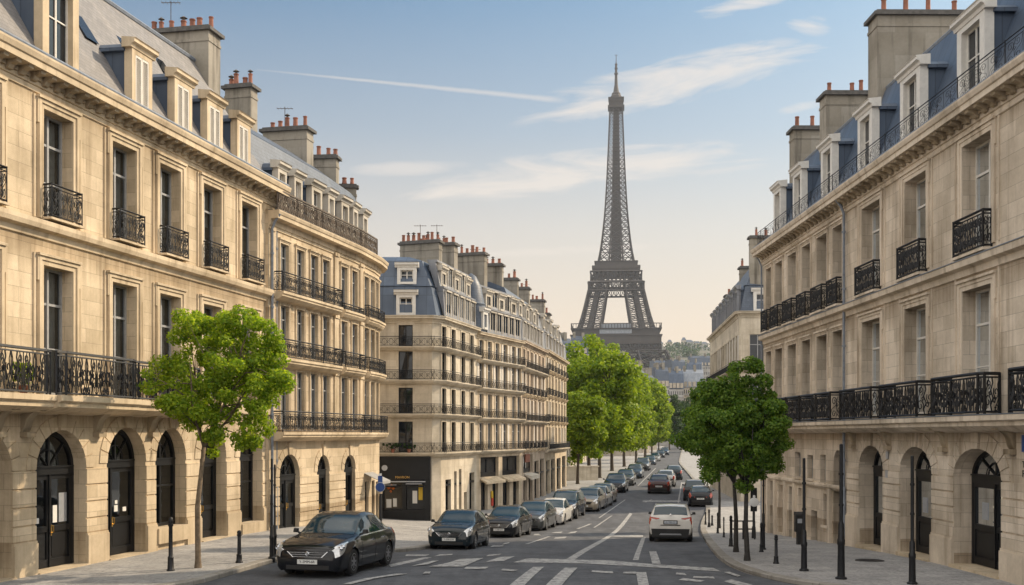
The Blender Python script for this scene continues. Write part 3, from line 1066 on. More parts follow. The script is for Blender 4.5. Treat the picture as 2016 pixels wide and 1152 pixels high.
def railing(parent, F, sd, z0, h, name='railing', style='scroll', mat='iron', pitch=0.42, r=.013, posts=True, rng=None):
    rng = rng or random
    P, acc = path_fn(F, sd)
    tot = acc[-1]
    b = MB()
    brk = acc
    rail = [P(q, 0) for q in brk]
    for z, rr in ((z0 + h, r * 2.2), (z0 + .06, r * 1.5), (z0 + h - .1, r * 1.2)):
        b.tube([(p[0], p[1], z) for p in rail], rr, 4)
    if posts:
        for q in brk:
            b.tube([P(q, z0), P(q, z0 + h + .03)], r * 1.9, 4)
    zb, zt = z0 + .06, z0 + h - .1
    H = zt - zb
    for q0, q1 in zip(brk[:-1], brk[1:]):
        n = max(1, round((q1 - q0) / pitch))
        w = (q1 - q0) / n
        for i in range(n):
            x0 = q0 + i * w
            if i and style != 'bars':
                b.tube([P(x0, zb), P(x0, zt)], r * .9, 3, caps=False)
            T = lambda pts, rr=r: b.tube([P(min(max(x0 + x * w, q0), q1), zb + z * H) for x, z in pts], rr, 3, caps=False)
            if style == 'bars':
                for k in range(4):
                    T([((k + .5) / 4, 0), ((k + .5) / 4, 1)], r * .8)
                continue
            fl = 1 if i % 2 else -1
            def m_(pts):
                return [(x if fl > 0 else 1 - x, z) for x, z in pts]
            if style == 'scroll':
                # a tall S with curled ends, a counter curl and a small leaf
                s1 = spiral(.30, .74, .20, -.4, 1.35, 12)[::-1]
                s2 = spiral(.70, .26, .20, math.pi - .4, 1.35, 12)
                T(m_(s1 + [(.5, .5)] + s2))
                T(m_(spiral(.72, .80, .16, math.pi * 1.1, 1.2, 9)), r * .85)
                T(m_(spiral(.28, .20, .16, .1, 1.2, 9)), r * .85)
                T(m_([(.02, .05), (.12, .4), (.42, .55), (.6, .95)]), r * .75)
                T(m_([(.98, .95), (.9, .62), (.6, .44), (.42, .05)]), r * .75)
                T(m_([(.5, .5), (.62, .58), (.5, .66), (.40, .56), (.5, .5)]), r * 1.1)
            elif style == 'vine':
                T(m_([(.5, 0), (.42, .18), (.58, .4), (.42, .62), (.56, .84), (.5, 1)]), r * 1.2)
                T(m_(spiral(.22, .30, .22, -.6, 1.3, 11)))
                T(m_(spiral(.78, .56, .22, math.pi - .6, 1.3, 11)))
                T(m_(spiral(.24, .80, .17, -1.2, 1.2, 9)), r * .9)
                T(m_(spiral(.80, .14, .14, math.pi, 1.2, 9)), r * .9)
                T(m_([(.02, 0), (.16, .1), (.1, .55), (.3, .98)]), r * .8)
                T(m_([(.98, 1), (.86, .8), (.92, .4), (.66, .02)]), r * .8)
                T(m_([(.42, .62), (.3, .56), (.34, .46), (.44, .5), (.42, .62)]), r * 1.2)
                T(m_([(.58, .4), (.7, .36), (.66, .26), (.56, .3), (.58, .4)]), r * 1.2)
            else:      # 'dense' lattice of small curls for far balconies
                T([(0, 0), (.5, .5), (1, 1)], r)
                T([(0, 1), (.5, .5), (1, 0)], r)
                T(spiral(.5, .5, .33, 0, 1.0, 7), r)
                T([(.5, 0), (.5, 1)], r)
                T([(.25, 0), (.25, 1)], r * .8)
                T([(.75, 0), (.75, 1)], r * .8)
    return b.build(name, mat, parent)


def slab(parent, F, s0, s1, d, z0, z1, mat, name='balcony', lip=.1):
    b = MB()
    pr = [(0.0, z0 - .16), (d * .55, z0 - .10), (d - lip, z0 + .02), (d - lip, z0 + (z1 - z0) * .4), (d, z0 + (z1 - z0) * .55), (d, z1), (0.0, z1)]
    b.sweep(F, s0, s1, pr)
    return b.build(name, mat, parent)


def bracket(b, F, s, w, z0, z1, d, m=0):
    """scrolled stone console"""
    b = b.new() if isinstance(b, Multi) else b
    pr = []
    n = 8
    for i in range(n + 1):
        t = i / n
        pr.append((d * (t ** 1.8) * .85 + .05 * math.sin(t * math.pi * 2), z0 + (z1 - z0) * t))
    pr = [(0, z0)] + pr + [(d, z1 - .05), (d, z1), (0, z1)]
    b.sweep(F, s - w / 2, s + w / 2, pr, m=m)
    b.fbox(F, s - w / 2 - .03, s + w / 2 + .03, 0, d * .35, z0 - .08, z0 + .06, m)


def cornice(P, F, s0, s1, zb, zt, d, mat, soot=None, step=.55, name='cornice'):
    b = MB()
    h = zt - zb
    pr = [(0.0, zb - .12), (.05, zb - .12), (.05, zb), (.10, zb + .02), (.12, zb + h * .42), (d * .86, zb + h * .46), (d * .86, zb + h * .70), (d * .93, zb + h * .74), (d, zb + h * .92), (d, zt), (-.15, zt)]
    b.sweep(F, s0, s1, pr)
    o = b.build(name, mat, P)
    if soot:
        m = MB()
        q = s0 + step / 2
        i = 0
        while q < s1 - step * .3:
            za, zc = zb + .06, zb + h * .455
            m.sweep(F, q - step * .2, q + step * .2, [(.122, za), (.20, za + .02), (d * .42, zc - .14), (d * .72, zc - .08), (d * .76, zc), (.122, zc)])
            m.fbox(F, q + step * .32, q + step * .68, .12, .12 + .06, za + .08, zc - .06)
            q += step
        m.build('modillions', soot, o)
    return o


def chimney(P, F, s0, s1, d0, d1, z0, zt, npots, rng, aerial=False, mat='plaster', tall=1.0):
    """rendered party-wall stack: shaft > coping, chimney_pot"""
    b = MB()
    b.fbox(F, s0, s1, d0, d1, z0, zt - .18)
    b.fbox(F, s0 - .03, s1 + .03, d0 - .03, d1 + .03, zt - .62, zt - .5)
    o = b.build('chimney', mat, P)
    c = MB()
    c.fbox(F, s0 - .14, s1 + .14, d0 - .14, d1 + .14, zt - .18, zt - .04)
    c.fbox(F, s0 - .02, s1 + .02, d0 - .02, d1 + .02, zt - .04, zt + .05)
    c.build('coping', 'capstone', o)
    for i in range(npots):
        t = (i + .5 + rng.uniform(-.22, .22)) / npots
        d = d0 + (d1 - d0) * t
        s = (s0 + s1) / 2 + rng.uniform(-.12, .12)
        h = rng.choice((.34, .40, .46, .52)) * tall
        r = rng.uniform(.095, .125)
        p = MB()
        x, y, z = F(s, d, zt + .05)
        p.lathe([(r * 1.15, 0), (r * 1.15, .05), (r, .07), (r * .88, h - .06), (r * 1.05, h - .05), (r * 1.05, h), (r * .75, h)], (x, y, z), 10)
        q = p.build('chimney_pot', 'terracotta', o, True, 40)
        if rng.random() < .3:
            k = MB()
            k.lathe([(r * .5, h), (r * .5, h + .1), (r * 1.3, h + .11), (r * .2, h + .2)], (x, y, z), 8)
            k.build('chimney_cowl', 'capstone', o)
    if aerial:
        a = MB()
        x, y, z = F((s0 + s1) / 2, d0 + (d1 - d0) * rng.uniform(.1, .5), zt)
        H = rng.uniform(.9, 1.6)
        a.tube([(x, y, z), (x, y, z + H)], .018, 4)
        a.tube([(x - .4, y, z + H - .08), (x + .4, y, z + H - .08)], .014, 4)
        for k in range(5):
            a.tube([(x - .35 + k * .17, y - .2, z + H - .08), (x - .35 + k * .17, y + .2, z + H - .08)], .009, 3)
        a.build('aerial', 'iron_rust', o)
    return o


def dormer(P, F, s, w, z0, z1, df, mat, cheek, fill='window', depth=2.4, frame='frame_white', ped=True, rng=random, zin=None):
    """roof dormer: stone front > cheeks, window or shutter"""
    b = MB()
    a, c = s - w / 2, s + w / 2
    jw = w * .17
    zt = z1 - .34
    b.fbox(F, a, a + jw, df - .28, df, z0, zt)
    b.fbox(F, c - jw, c, df - .28, df, z0, zt)
    b.fbox(F, a + jw, c - jw, df - .28, df, zt - .16, zt)
    b.fbox(F, a + jw, c - jw, df - .28, df + .06, z0, z0 + .14)
    # pediment / cornice over the front
    pr = [(df - .3, zt), (df + .03, zt), (df + .06, zt + .1), (df + .16, zt + .15), (df + .16, zt + .24), (df + .2, zt + .28), (df - .3, zt + .34)]
    b.sweep(F, a - .14, c + .14, pr)
    o = b.build('dormer', mat, P)
    k = MB()
    zr = zt - .02
    for q in (a, c):
        e = .05 if q == a else -.05
        k.poly([F(q + e, df - .28, z0 - .3), F(q + e, df - depth, z0 - .3), F(q + e, df - depth, zr), F(q + e, df - .28, zr)])
    # low curved lid
    n = 6
    for i in range(n):
        x0, x1 = a - .1 + (w + .2) * i / n, a - .1 + (w + .2) * (i + 1) / n
        zz = lambda x: zr + .02 + .30 * math.sin(math.pi * min(1, max(0, (x - a + .1) / (w + .2)))) ** .7
        k.poly([F(x0, df - .25, zz(x0)), F(x1, df - .25, zz(x1)), F(x1, df - depth, zz(x1) + .05), F(x0, df - depth, zz(x0) + .05)])
    for q0, q1 in ((a - .1, a + .05), (c - .05, c + .1)):
        k.fbox(F, q0, q1, df - depth, df - .25, zr - .08, zr + .02)
    k.build('dormer_cheek', cheek, o)
    za, zb = z0 + .14, zt - .16
    if fill == 'shutter':
        m = MB()
        mid = (a + c) / 2
        for x0, x1 in ((a + jw, mid - .01), (mid + .01, c - jw)):
            m.fbox(F, x0, x0 + .06, df - .07, df - .01, za, zb)
            m.fbox(F, x1 - .06, x1, df - .07, df - .01, za, zb)
            m.fbox(F, x0 + .06, x1 - .06, df - .07, df - .01, za, za + .08)
            m.fbox(F, x0 + .06, x1 - .06, df - .07, df - .01, zb - .08, zb)
            z = za + .1
            while z < zb - .1:
                m.poly([F(x0 + .06, df - .06, z + .05), F(x1 - .06, df - .06, z + .05), F(x1 - .06, df - .02, z), F(x0 + .06, df - .02, z)])
                z += .06
        m.poly([F(a + jw, df - .08, za), F(c - jw, df - .08, za), F(c - jw, df - .08, zb), F(a + jw, df - .08, zb)])
        m.build('shutter', 'shutter', o)
    else:
        m = MB()
        d0, d1, fw = df - .24, df - .17, .06
        b2 = m
        mid = (a + c) / 2
        b2.fbox(F, a + jw, a + jw + fw, d0, d1, za, zb)
        b2.fbox(F, c - jw - fw, c - jw, d0, d1, za, zb)
        b2.fbox(F, mid - .03, mid + .03, d0, d1, za, zb)
        b2.fbox(F, a + jw + fw, c - jw - fw, d0, d1, zb - fw, zb)
        b2.fbox(F, a + jw + fw, c - jw - fw, d0, d1, za, za + fw)
        zm = za + (zb - za) * .6
        b2.fbox(F, a + jw + fw, mid - .03, d0, d1, zm - .02, zm + .02)
        b2.fbox(F, mid + .03, c - jw - fw, d0, d1, zm - .02, zm + .02)
        b2.build('window_frame', frame, o)
        g = MB()
        g.poly([F(a + jw, df - .21, za), F(c - jw, df - .21, za), F(c - jw, df - .21, zb), F(a + jw, df - .21, zb)])
        g.build('pane', 'glass_dark', o)
    return o


def downpipe(P, F, s, z0, z1, d=.12, r=.055):
    b = MB()
    b.tube([F(s, d, z0), F(s, d, z1 - .6), F(s, d + .12, z1 - .3), F(s, d + .35, z1)], r, 8)
    z = z0 + .8
    while z < z1 - .8:
        x, y, _ = F(s, d, z)
        b.lathe([(r * 1.5, -.04), (r * 1.5, .04)], (x, y, z), 8)
        z += 2.2
    x, y, _ = F(s, d, z0)
    b.lathe([(r * 1.4, 0), (r * 1.4, 1.9), (r * 1.1, 1.95)], (x, y, z0), 8)
    return b.build('downpipe', 'lead', P, True, 40)


def arch_door(P, F, a, c, z0, zs, rise, r, kind='double', notices=(), handle=True, rng=random):
    """dark joinery in an arched opening: door > pane, handle, notice"""
    b = MB()
    d0, d1 = -r - .06, -r + .03
    fw = .13
    outer = arc_pts(a, c, zs, rise, 14)
    inner = arc_pts(a + fw, c - fw, zs, rise - fw, 14)
    for i in range(14):
        o0, o1, i0, i1 = outer[i], outer[i + 1], inner[i], inner[i + 1]
        b.poly([F(o0[0], d1, o0[1]), F(o1[0], d1, o1[1]), F(i1[0], d1, i1[1]), F(i0[0], d1, i0[1])])
        b.poly([F(i0[0], d1, i0[1]), F(i1[0], d1, i1[1]), F(i1[0], d0, i1[1]), F(i0[0], d0, i0[1])])
    b.fbox(F, a, a + fw, d0, d1, z0, zs)
    b.fbox(F, c - fw, c, d0, d1, z0, zs)
    b.fbox(F, a + fw, c - fw, d0, d1 + .05, zs - .16, zs + .04)          # transom
    b.fbox(F, a + fw, c - fw, d0, d1 + .09, zs + .04, zs + .09)
    mid = (a + c) / 2
    # fanlight bars
    b.fbox(F, mid - .035, mid + .035, d0, d1 - .01, zs + .09, zs + rise - fw)
    for k in (-1, 1):
        p0 = (mid + k * .08, zs + .09)
        an = math.radians(48)
        p1 = (mid + k * (c - a - 2 * fw) / 2 * math.cos(an), zs + (rise - fw) * math.sin(an))
        b.tube([F(p0[0], -r, p0[1]), F(p1[0], -r, p1[1])], .025, 4)
    pts = arc_pts(mid - (c - a) * .2, mid + (c - a) * .2, zs + .09, rise * .42, 8)
    b.tube([F(x, -r, z) for x, z in pts], .022, 4)
    zp = z0 + 1.12
    zk = z0 + .12
    leaves = [(a + fw, mid - .01), (mid + .01, c - fw)] if kind == 'double' else [(a + fw, a + (c - a) * .36), (a + (c - a) * .36 + .02, c - fw)]
    if kind == 'window':
        b.fbox(F, a + fw, c - fw, d0, d1, z0, z0 + .12)
        b.fbox(F, mid - .05, mid + .05, d0, d1, z0 + .12, zs - .16)
        zz = z0 + (zs - z0) * .62
        b.fbox(F, a + fw, mid - .05, d0, d1, zz - .03, zz + .03)
        b.fbox(F, mid + .05, c - fw, d0, d1, zz - .03, zz + .03)
    else:
        for x0, x1 in leaves:
            st = .10
            b.fbox(F, x0, x0 + st, d0 + .01, d1 - .01, z0 + .03, zs - .16)
            b.fbox(F, x1 - st, x1, d0 + .01, d1 - .01, z0 + .03, zs - .16)
            b.fbox(F, x0 + st, x1 - st, d0 + .01, d1 - .01, z0 + .03, z0 + .25)
            b.fbox(F, x0 + st, x1 - st, d0 + .01, d1 - .01, zp - .08, zp + .08)
            b.fbox(F, x0 + st, x1 - st, d0 + .01, d1 - .01, zs - .30, zs - .16)
            b.fbox(F, x0 + st, x1 - st, d0 + .02, d1 - .05, z0 + .25, zp - .08)
            b.fbox(F, x0 + st + .06, x1 - st - .06, d1 - .05, d1 - .03, z0 + .32, zp - .15)
        b.fbox(F, mid - .035 if kind == 'double' else leaves[0][1] - .03, mid + .035 if kind == 'double' else leaves[1][0] + .03, d1 - .01, d1 + .03, z0 + .03, zs - .16)
    o = b.build('shop_window' if kind == 'window' else 'door', 'frame_dark', P)
    g = MB()
    base = [(a + .03, z0 + .04), (c - .03, z0 + .04)]
    cont = base + [(x, z) for x, z in arc_pts(a + .03, c - .03, zs, rise - .03, 14)[::-1]]
    g.poly([F(x, -r - .03, z) for x, z in cont])
    g.build('pane', 'glass_shop', o)
    if handle and kind != 'window':
        h = MB()
        x = mid + .05 if kind == 'double' else leaves[1][0] + .06
        h.fbox(F, x - .035, x + .035, d1 - .01, d1 + .03, z0 + .92, z0 + 1.22)
        h.tube([F(x, d1 + .02, z0 + 1.0), F(x, d1 + .1, z0 + 1.02), F(x, d1 + .1, z0 + 1.2), F(x, d1 + .02, z0 + 1.22)], .02, 6)
        h.build('handle', 'brass', o)
    for (fx, fz, w_, h_, mt) in notices:
        q = MB()
        x = a + (c - a) * fx
        q.fbox(F, x, x + w_, -r - .028, -r - .018, z0 + fz, z0 + fz + h_)
        q.build('notice', mt, o)
    st = MB()
    st.fbox(F, a - .02, c + .02, -r - .05, .16, z0 - .5, z0 + .008)
    st.build('door_step', 'stone_plinth', P)
    return o


def voussoirs(b, F, a, c, zs, rise, wd=.55, n=11, proud=.03, key=True, zmax=99):
    """wedge blocks round an arch, proud of the wall with open joints"""
    b = b.new() if isinstance(b, Multi) else b
    cc, r = (a + c) / 2, (c - a) / 2
    for i in range(n):
        a0, a1 = math.pi * (i + .05) / n, math.pi * (i + .95) / n
        pr = proud + (.06 if key and i == n // 2 else 0)
        q = []
        for an, k in ((a0, 0), (a1, 0), (a1, 1), (a0, 1)):
            rr, rz = r + k * wd, rise + k * wd
            if key and i == n // 2 and k:
                rz += .15
            q.append((cc - rr * math.cos(an), min(zmax, zs + rz * math.sin(an))))
        b.hexa([F(x, .0, z) for x, z in q] + [F(x, pr, z) for x, z in q])


def rustic(b, F, s0, s1, z0, z1, course=.46, gap=.05, proud=.04):
    b = b.new() if isinstance(b, Multi) else b
    n = max(1, round((z1 - z0) / course))
    h = (z1 - z0) / n
    for i in range(n):
        b.fbox(F, s0 + .004, s1 - .004, 0, proud, z0 + i * h + gap / 2, z0 + (i + 1) * h - gap / 2)


def back_body(b, F, s0, s1, dback, z0, z1, m=0):
    """end walls and back wall so that the house is a closed solid"""
    b.poly([F(s0, 0, z0), F(s0, dback, z0), F(s0, dback, z1), F(s0, 0, z1)], m)
    b.poly([F(s1, 0, z0), F(s1, 0, z1), F(s1, dback, z1), F(s1, dback, z0)], m)
    b.poly([F(s0, dback, z0), F(s1, dback, z0), F(s1, dback, z1), F(s0, dback, z1)], m)


def text_obj(body, size, loc, rot, mat, parent, name='lettering', depth=.004, align='CENTER', sx=1.0):
    cu = bpy.data.curves.new(name, 'FONT')
    cu.body = body
    cu.size = size
    cu.extrude = depth
    cu.align_x = align
    cu.align_y = 'CENTER'
    tmp = bpy.data.objects.new(name + '_tmp', cu)
    COL.objects.link(tmp)
    dg = bpy.context.evaluated_depsgraph_get()
    me = bpy.data.meshes.new_from_object(tmp.evaluated_get(dg))
    bpy.data.objects.remove(tmp)
    me.materials.clear()
    me.materials.append(MAT[mat])
    o = bpy.data.objects.new(name, me)
    COL.objects.link(o)
    o.parent = parent
    o.location = loc
    o.rotation_euler = rot
    o.scale = (sx, 1, 1)
    return o


# ================================================================== near left house
rng = random.Random(5)
FL = Fac([(-13.46 - .2046 * 10, 29.4 - .9788 * 10), (-13.46 + .2046 * 17.5, 29.4 + .9788 * 17.5)], 1)
O = 10.0                                   # s of the left picture edge
B1 = thing('mansion_block', (-13.5, 29.4, 0), 'sunlit golden stone house on the left with arched black doors and grey mansard roof', 'house')
wc = [-7.5, -4.1, -.9, 2.48, 5.94, 8.8, 11.87, 15.0]
hw = .70
w = MB()
S0, S1 = .0, O + 17.5
ground_ops, first_ops, second_ops = [], [], []
gw = [-7.5, -4.2, -.75, 2.68, 6.13, 8.9, 12.0, 15.2]
gk = ['double', 'double', 'double', 'double', 'single', 'window', 'single', 'window']
for x, k in zip(gw, gk):
    hwid = 1.2 if x < 3 else (1.13 if x < 7 else 1.02)
    lo = .16 if k != 'window' else (.85 if x < 10 else .5)
    ground_ops.append(dict(a=O + x - hwid, b=O + x + hwid, z0=lo, z1=3.0 + (.1 if x > 5 else 0), rise=1.12, rev=.42, k=k))
for x in wc:
    first_ops.append(dict(a=O + x - hw, b=O + x + hw, z0=5.08, z1=8.72, rev=.34))
    second_ops.append(dict(a=O + x - hw, b=O + x + hw, z0=10.0, z1=13.08, rev=.34))
wall_band(w, FL, S0, S1, -.6, 4.75, ground_ops)
wall_band(w, FL, S0, S1, 4.75, 9.75, first_ops)
wall_band(w, FL, S0, S1, 9.75, 13.6, second_ops)
back_body(w, FL, S0, S1, -11, -.6, 13.6)
w.build('wall', 'stone', B1)
# rusticated ground floor: piers, plinths, wedge stones
ru = Multi()
pl = Multi()
edges = [S0] + [v for o in ground_ops for v in (o['a'], o['b'])] + [S1]
for a, c in zip(edges[0::2], edges[1::2]):
    if c - a > .15:
        rustic(ru, FL, a, c, 1.0, 3.0)
        pq_ = pl.new()
        pq_.fbox(FL, a + .002, c - .002, -.02, .10, -.6, 1.0)
        pq_.fbox(FL, a + .002, c - .002, -.02, .07, 1.0, 1.06)
for o in ground_ops:
    voussoirs(ru, FL, o['a'], o['b'], o['z1'], o['rise'], .42, 11, .03, zmax=4.7)
    if o['k'] == 'window':
        pl.fbox(FL, o['a'] - .03, o['b'] + .03, -.38, .12, o['z0'] - .10, o['z0'])
ru.build('rusticated_stonework', 'stone', B1)
pl.build('plinth', 'stone_plinth', B1)
inter = Multi()
for o in ground_ops:
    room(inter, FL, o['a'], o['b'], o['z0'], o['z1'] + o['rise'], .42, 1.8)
    nts = []
    if abs(o['a'] + 1.2 - O - 2.68) < .05:
        nts = [(.13, 2.05, .22, .3, 'paper'), (.155, 2.16, .1, .13, 'red_mark'), (.14, 1.66, .2, .28, 'paper'), (.6, 1.28, .2, .5, 'paper'), (.1, 1.3, .55, .16, 'paper'), (.08, 2.62, .42, .1, 'sign_grey'), (.72, 1.28, .38, .85, 'sign_grey')]
    elif o['k'] == 'single' and o['a'] < O + 6:
        nts = [(.52, 1.62, .14, .12, 'paper'), (.5, 1.38, .2, .2, 'paper'), (.72, 1.36, .2, .14, 'paper')]
    arch_door(B1, FL, o['a'], o['b'], o['z0'], o['z1'], o['rise'], .42, o['k'], nts, rng=rng)
sr = Multi()
for o in first_ops + second_ops:
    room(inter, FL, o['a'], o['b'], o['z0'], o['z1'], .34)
    window(B1, FL, o['a'], o['b'], o['z0'], o['z1'], .34, rnd=rng)
    sq = surround(sr, FL, o['a'], o['b'], o['z0'], o['z1'], .24, .10)
    # outer panel moulding
    a, c, zz0, zz1 = o['a'] - .42, o['b'] + .42, o['z0'] + .0, o['z1'] + .30
    sq.fbox(FL, a, a + .07, 0, .05, zz0, zz1)
    sq.fbox(FL, c - .07, c, 0, .05, zz0, zz1)
sr.build('window_surround', 'stone_trim', B1)
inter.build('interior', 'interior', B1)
b = MB()
b.sweep(FL, S0, S1, [(0, 9.42), (.06, 9.44), (.1, 9.6), (.26, 9.66), (.30, 9.78), (.30, 9.9), (0, 9.98)])
b.build('string_course', 'stone_trim', B1)
b = MB()
b.sweep(FL, S0, S1, [(0, 4.55), (.05, 4.57), (.08, 4.72), (.2, 4.8), (.22, 5.0), (0, 5.07)])
b.build('string_course', 'stone_trim', B1)
b = MB()
b.sweep(FL, S0, S1, [(0, 13.42), (.05, 13.44), (.07, 13.52), (0, 13.56)])
b.build('string_course', 'stone_trim', B1)
cornice(B1, FL, S0 - .0, S1 + .3, 13.58, 14.28, .62, 'stone_trim', 'stone_soot', .52)
for o in second_ops:
    sl = MB()
    sl.fbox(FL, o['a'] - .1, o['b'] + .1, .0, .36, 9.98, 10.04)
    s_ = sl.build('window_ledge', 'stone_trim', B1)
    railing(s_, FL, [(o['a'] - .02, .02), (o['a'] - .02, .32), (o['b'] + .02, .32), (o['b'] + .02, .02)], 10.04, .92, style='scroll', pitch=.38)
# long balcony in three bowed lengths
for (a, c, d, sk) in ((0, O + 1.05, .88, 0), (O + 1.05, O + 5.15, 1.0, 0), (O + 5.15, O + 9.7, .78, 0)):
    bl = slab(B1, FL, a, c, d + .1, 4.72, 5.06, 'stone_trim')
    railing(bl, FL, [(a + .05, d - .1), (a + .35, d), (c - .35, d), (c - .05, d - .1)], 5.06, 1.18, style='vine', pitch=.50, r=.020)
br = Multi()
for x in (-9, -5.8, -2.4, -.2, 1.0, 4.45, 7.55):
    bracket(br, FL, O + x, .34, 4.0, 4.68, .62)
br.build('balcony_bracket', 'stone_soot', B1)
# roof with a sloping far end, ridge and dormers
rf = MB()
rf.sweep(FL, S0, S1, [(.25, 14.27), (-.15, 14.45), (-3.0, 19.35), (-3.9, 19.75), (-8, 19.75), (-11, 14.4)], kb=.22)
rf.build('roof', 'slate', B1)
rg = MB()
rg.tube([FL(S0, -3.0, 19.38), FL(S1 - 1.1, -3.0, 19.38)], .10, 6)
rg.tube([FL(S0, .5, 14.33), FL(S1 + .2, .5, 14.33)], .085, 6)
rg.build('ridge_and_gutter', 'lead', B1)
for (x, wd, z0, z1, fl) in ((-5.5, 1.7, 14.55, 17.3, 'window'), (-1.2, 1.7, 14.55, 17.3, 'window'), (3.0, 1.75, 14.55, 17.4, 'window'), (7.45, 1.25, 14.55, 16.85, 'shutter'), (10.2, 1.25, 14.55, 16.75, 'shutter'),
                            (12.6, 1.25, 14.55, 16.7, 'shutter'), (15.05, 1.2, 14.55, 16.65, 'shutter')):
    dormer(B1, FL, O + x, wd, z0, z1, -.22, 'stone_trim', 'zinc', fl, 3.0, rng=rng)
for x, z in ((6.4, 17.2), (9.3, 17.4), (12.0, 17.6)):
    k = MB()
    dd = -.15 - (z - 14.45) * .5816
    k.hexa([FL(O + x - .35, dd + .02, z - .45), FL(O + x + .35, dd + .02, z - .45), FL(O + x + .35, dd + .40, z - .55), FL(O + x - .35, dd + .40, z - .55),
            FL(O + x - .35, dd - .5, z + .45), FL(O + x + .35, dd - .5, z + .45), FL(O + x + .35, dd - .38, z + .62), FL(O + x - .35, dd - .38, z + .62)])
    k.build('skylight', 'glass_dark', B1)
chimney(B1, FL, O + 16.25, O + 17.3, -5.3, -2.35, 13, 20.75, 7, rng, True)
chimney(B1, FL, O + 4.0, O + 4.9, -5.0, -3.2, 17, 21.6, 4, rng, False)
downpipe(B1, FL, S1 - .12, -.1, 13.9)

# ================================================================== curved second left house
F2 = Fac([(-9.95, 45.6), (-8.85, 50.1), (-7.75, 54.7), (-7.2, 58.1), (-7.1, 59.8), (-7.4, 61.0), (-8.2, 61.8), (-9.6, 62.2)], 1)
B2 = thing('curved_house', (-9.9, 46, -.3), 'cream stone house with bowed corner and brown parapet railing behind the left street tree', 'house')
L2 = F2.len
w = MB()
c2 = [1.5, 3.1, 4.55, 5.9, 8.1, 9.5, 11.5, 12.6, 13.7, 14.8]
def ops(cs, z0, z1, hw_, rev=.15):
    return [dict(a=x - hw_, b=x + hw_, z0=z0, z1=z1, rev=rev) for x in cs]
g2 = [dict(a=1.0, b=3.0, z0=-.15, z1=2.2, rise=.95, rev=.22), dict(a=4.9, b=6.3, z0=-.4, z1=2.3, rise=.75, rev=.2), dict(a=8.1, b=9.6, z0=-.4, z1=2.3, rise=.7, rev=.2)]
g2b = ops([11.6, 12.8], -.2, 1.6, .32) + ops([13.9], -.6, 1.5, .4)
f1, f2_, f3 = ops(c2, 4.2, 6.7, .40), ops(c2, 7.35, 9.4, .40), ops(c2, 10.0, 12.0, .40)
wall_band(w, F2, 0, L2, -1.4, 4.0, g2 + g2b)
wall_band(w, F2, 0, L2, 4.0, 7.1, f1)
wall_band(w, F2, 0, L2, 7.1, 9.8, f2_)
wall_band(w, F2, 0, L2, 9.8, 12.7, f3)
w.poly([F2(0, 0, -1.4), F2(0, 0, 13.2), (-17, 47.2, 13.2), (-17, 47.2, -1.4)])
w.poly([F2(L2, 0, -1.4), (-18, 63.4, -1.4), (-18, 63.4, 13.2), F2(L2, 0, 13.2)])
w.build('wall', 'stone', B2)
inter, sr, pil = Multi(), Multi(), Multi()
for o in g2:
    room(inter, F2, o['a'], o['b'], o['z0'], o['z1'] + o['rise'], o['rev'])
    arch_door(B2, F2, o['a'], o['b'], o['z0'], o['z1'], o['rise'], o['rev'], 'double' if o['a'] < 2 else 'single', rng=rng)
for o in g2b:
    room(inter, F2, o['a'], o['b'], o['z0'], o['z1'], .15)
    window(B2, F2, o['a'], o['b'], o['z0'], o['z1'], .15, frame='frame_dark', curtain=False)
for o in f1 + f2_ + f3:
    room(inter, F2, o['a'], o['b'], o['z0'], o['z1'], .15)
    window(B2, F2, o['a'], o['b'], o['z0'], o['z1'], .15, rnd=rng, fw=.05, muntin=False)
    surround(sr, F2, o['a'], o['b'], o['z0'], o['z1'], .13, .06, False)
for x in (.35, 6.95, 7.15, 10.4, 10.65, 15.6):
    for z0, z1 in ((4.2, 6.9), (7.3, 9.6), (10, 12.5)):
        pq_ = pil.new()
        pq_.fbox(F2, x - .11, x + .11, 0, .07, z0, z1)
        pq_.fbox(F2, x - .15, x + .15, 0, .12, z1 - .16, z1)
rus2 = Multi()
for a, c in ((0.05, 1.0), (3.0, 5.0), (6.25, 8.2), (9.5, 11.0)):
    rustic(rus2, F2, a, c, .2, 2.2, .42)
for o in g2:
    voussoirs(rus2, F2, o['a'], o['b'], o['z1'], o['rise'], .35, 9, .03, zmax=3.9)
inter.build('interior', 'interior', B2)
sr.build('window_surround', 'stone_trim', B2)
pil.build('pilaster', 'stone_trim', B2)
rus2.build('rusticated_stonework', 'stone', B2)
for z in (6.95, 9.72):
    b = MB()
    b.sweep(F2, 0, L2, [(0, z - .1), (.05, z - .08), (.14, z + .04), (.16, z + .16), (0, z + .2)])
    b.build('string_course', 'stone_trim', B2)
for (a, c, d, z, h, st) in ((0.2, 10.6, .62, 4.08, .86, 'scroll'), (10.7, 15.6, .5, 4.08, .86, 'scroll'), (.4, 6.8, .5, 7.16, .78, 'scroll'), (7.4, 10.2, .42, 7.16, .74, 'scroll'),
                            (11, 15.2, .4, 7.16, .72, 'scroll'), (.4, 6.8, .5, 9.9, .8, 'scroll'), (7.5, 10.2, .35, 9.9, .3, 'scroll'), (11, 15.2, .35, 9.9, .6, 'scroll')):
    cut = F2.cuts(a, c)
    bl = slab(B2, F2, a, c, d, z - .22, z, 'stone_trim', lip=.06)
    railing(bl, F2, [(a + .03, .05)] + [(q, d - .08) for q in [a + .03] + cut[1:-1] + [c - .03]] + [(c - .03, .05)], z, h, style=st, pitch=.36, r=.013)
co = cornice(B2, F2, 0, L2, 12.55, 13.15, .5, 'stone_trim', None)
cut = F2.cuts(.1, 12.2)
railing(B2, F2, [(q, .36) for q in [.1, 2, 4] + cut[1:-1] + [12.2]], 13.15, .85, name='parapet_railing', style='scroll', mat='iron_rust', pitch=.4, r=.022)
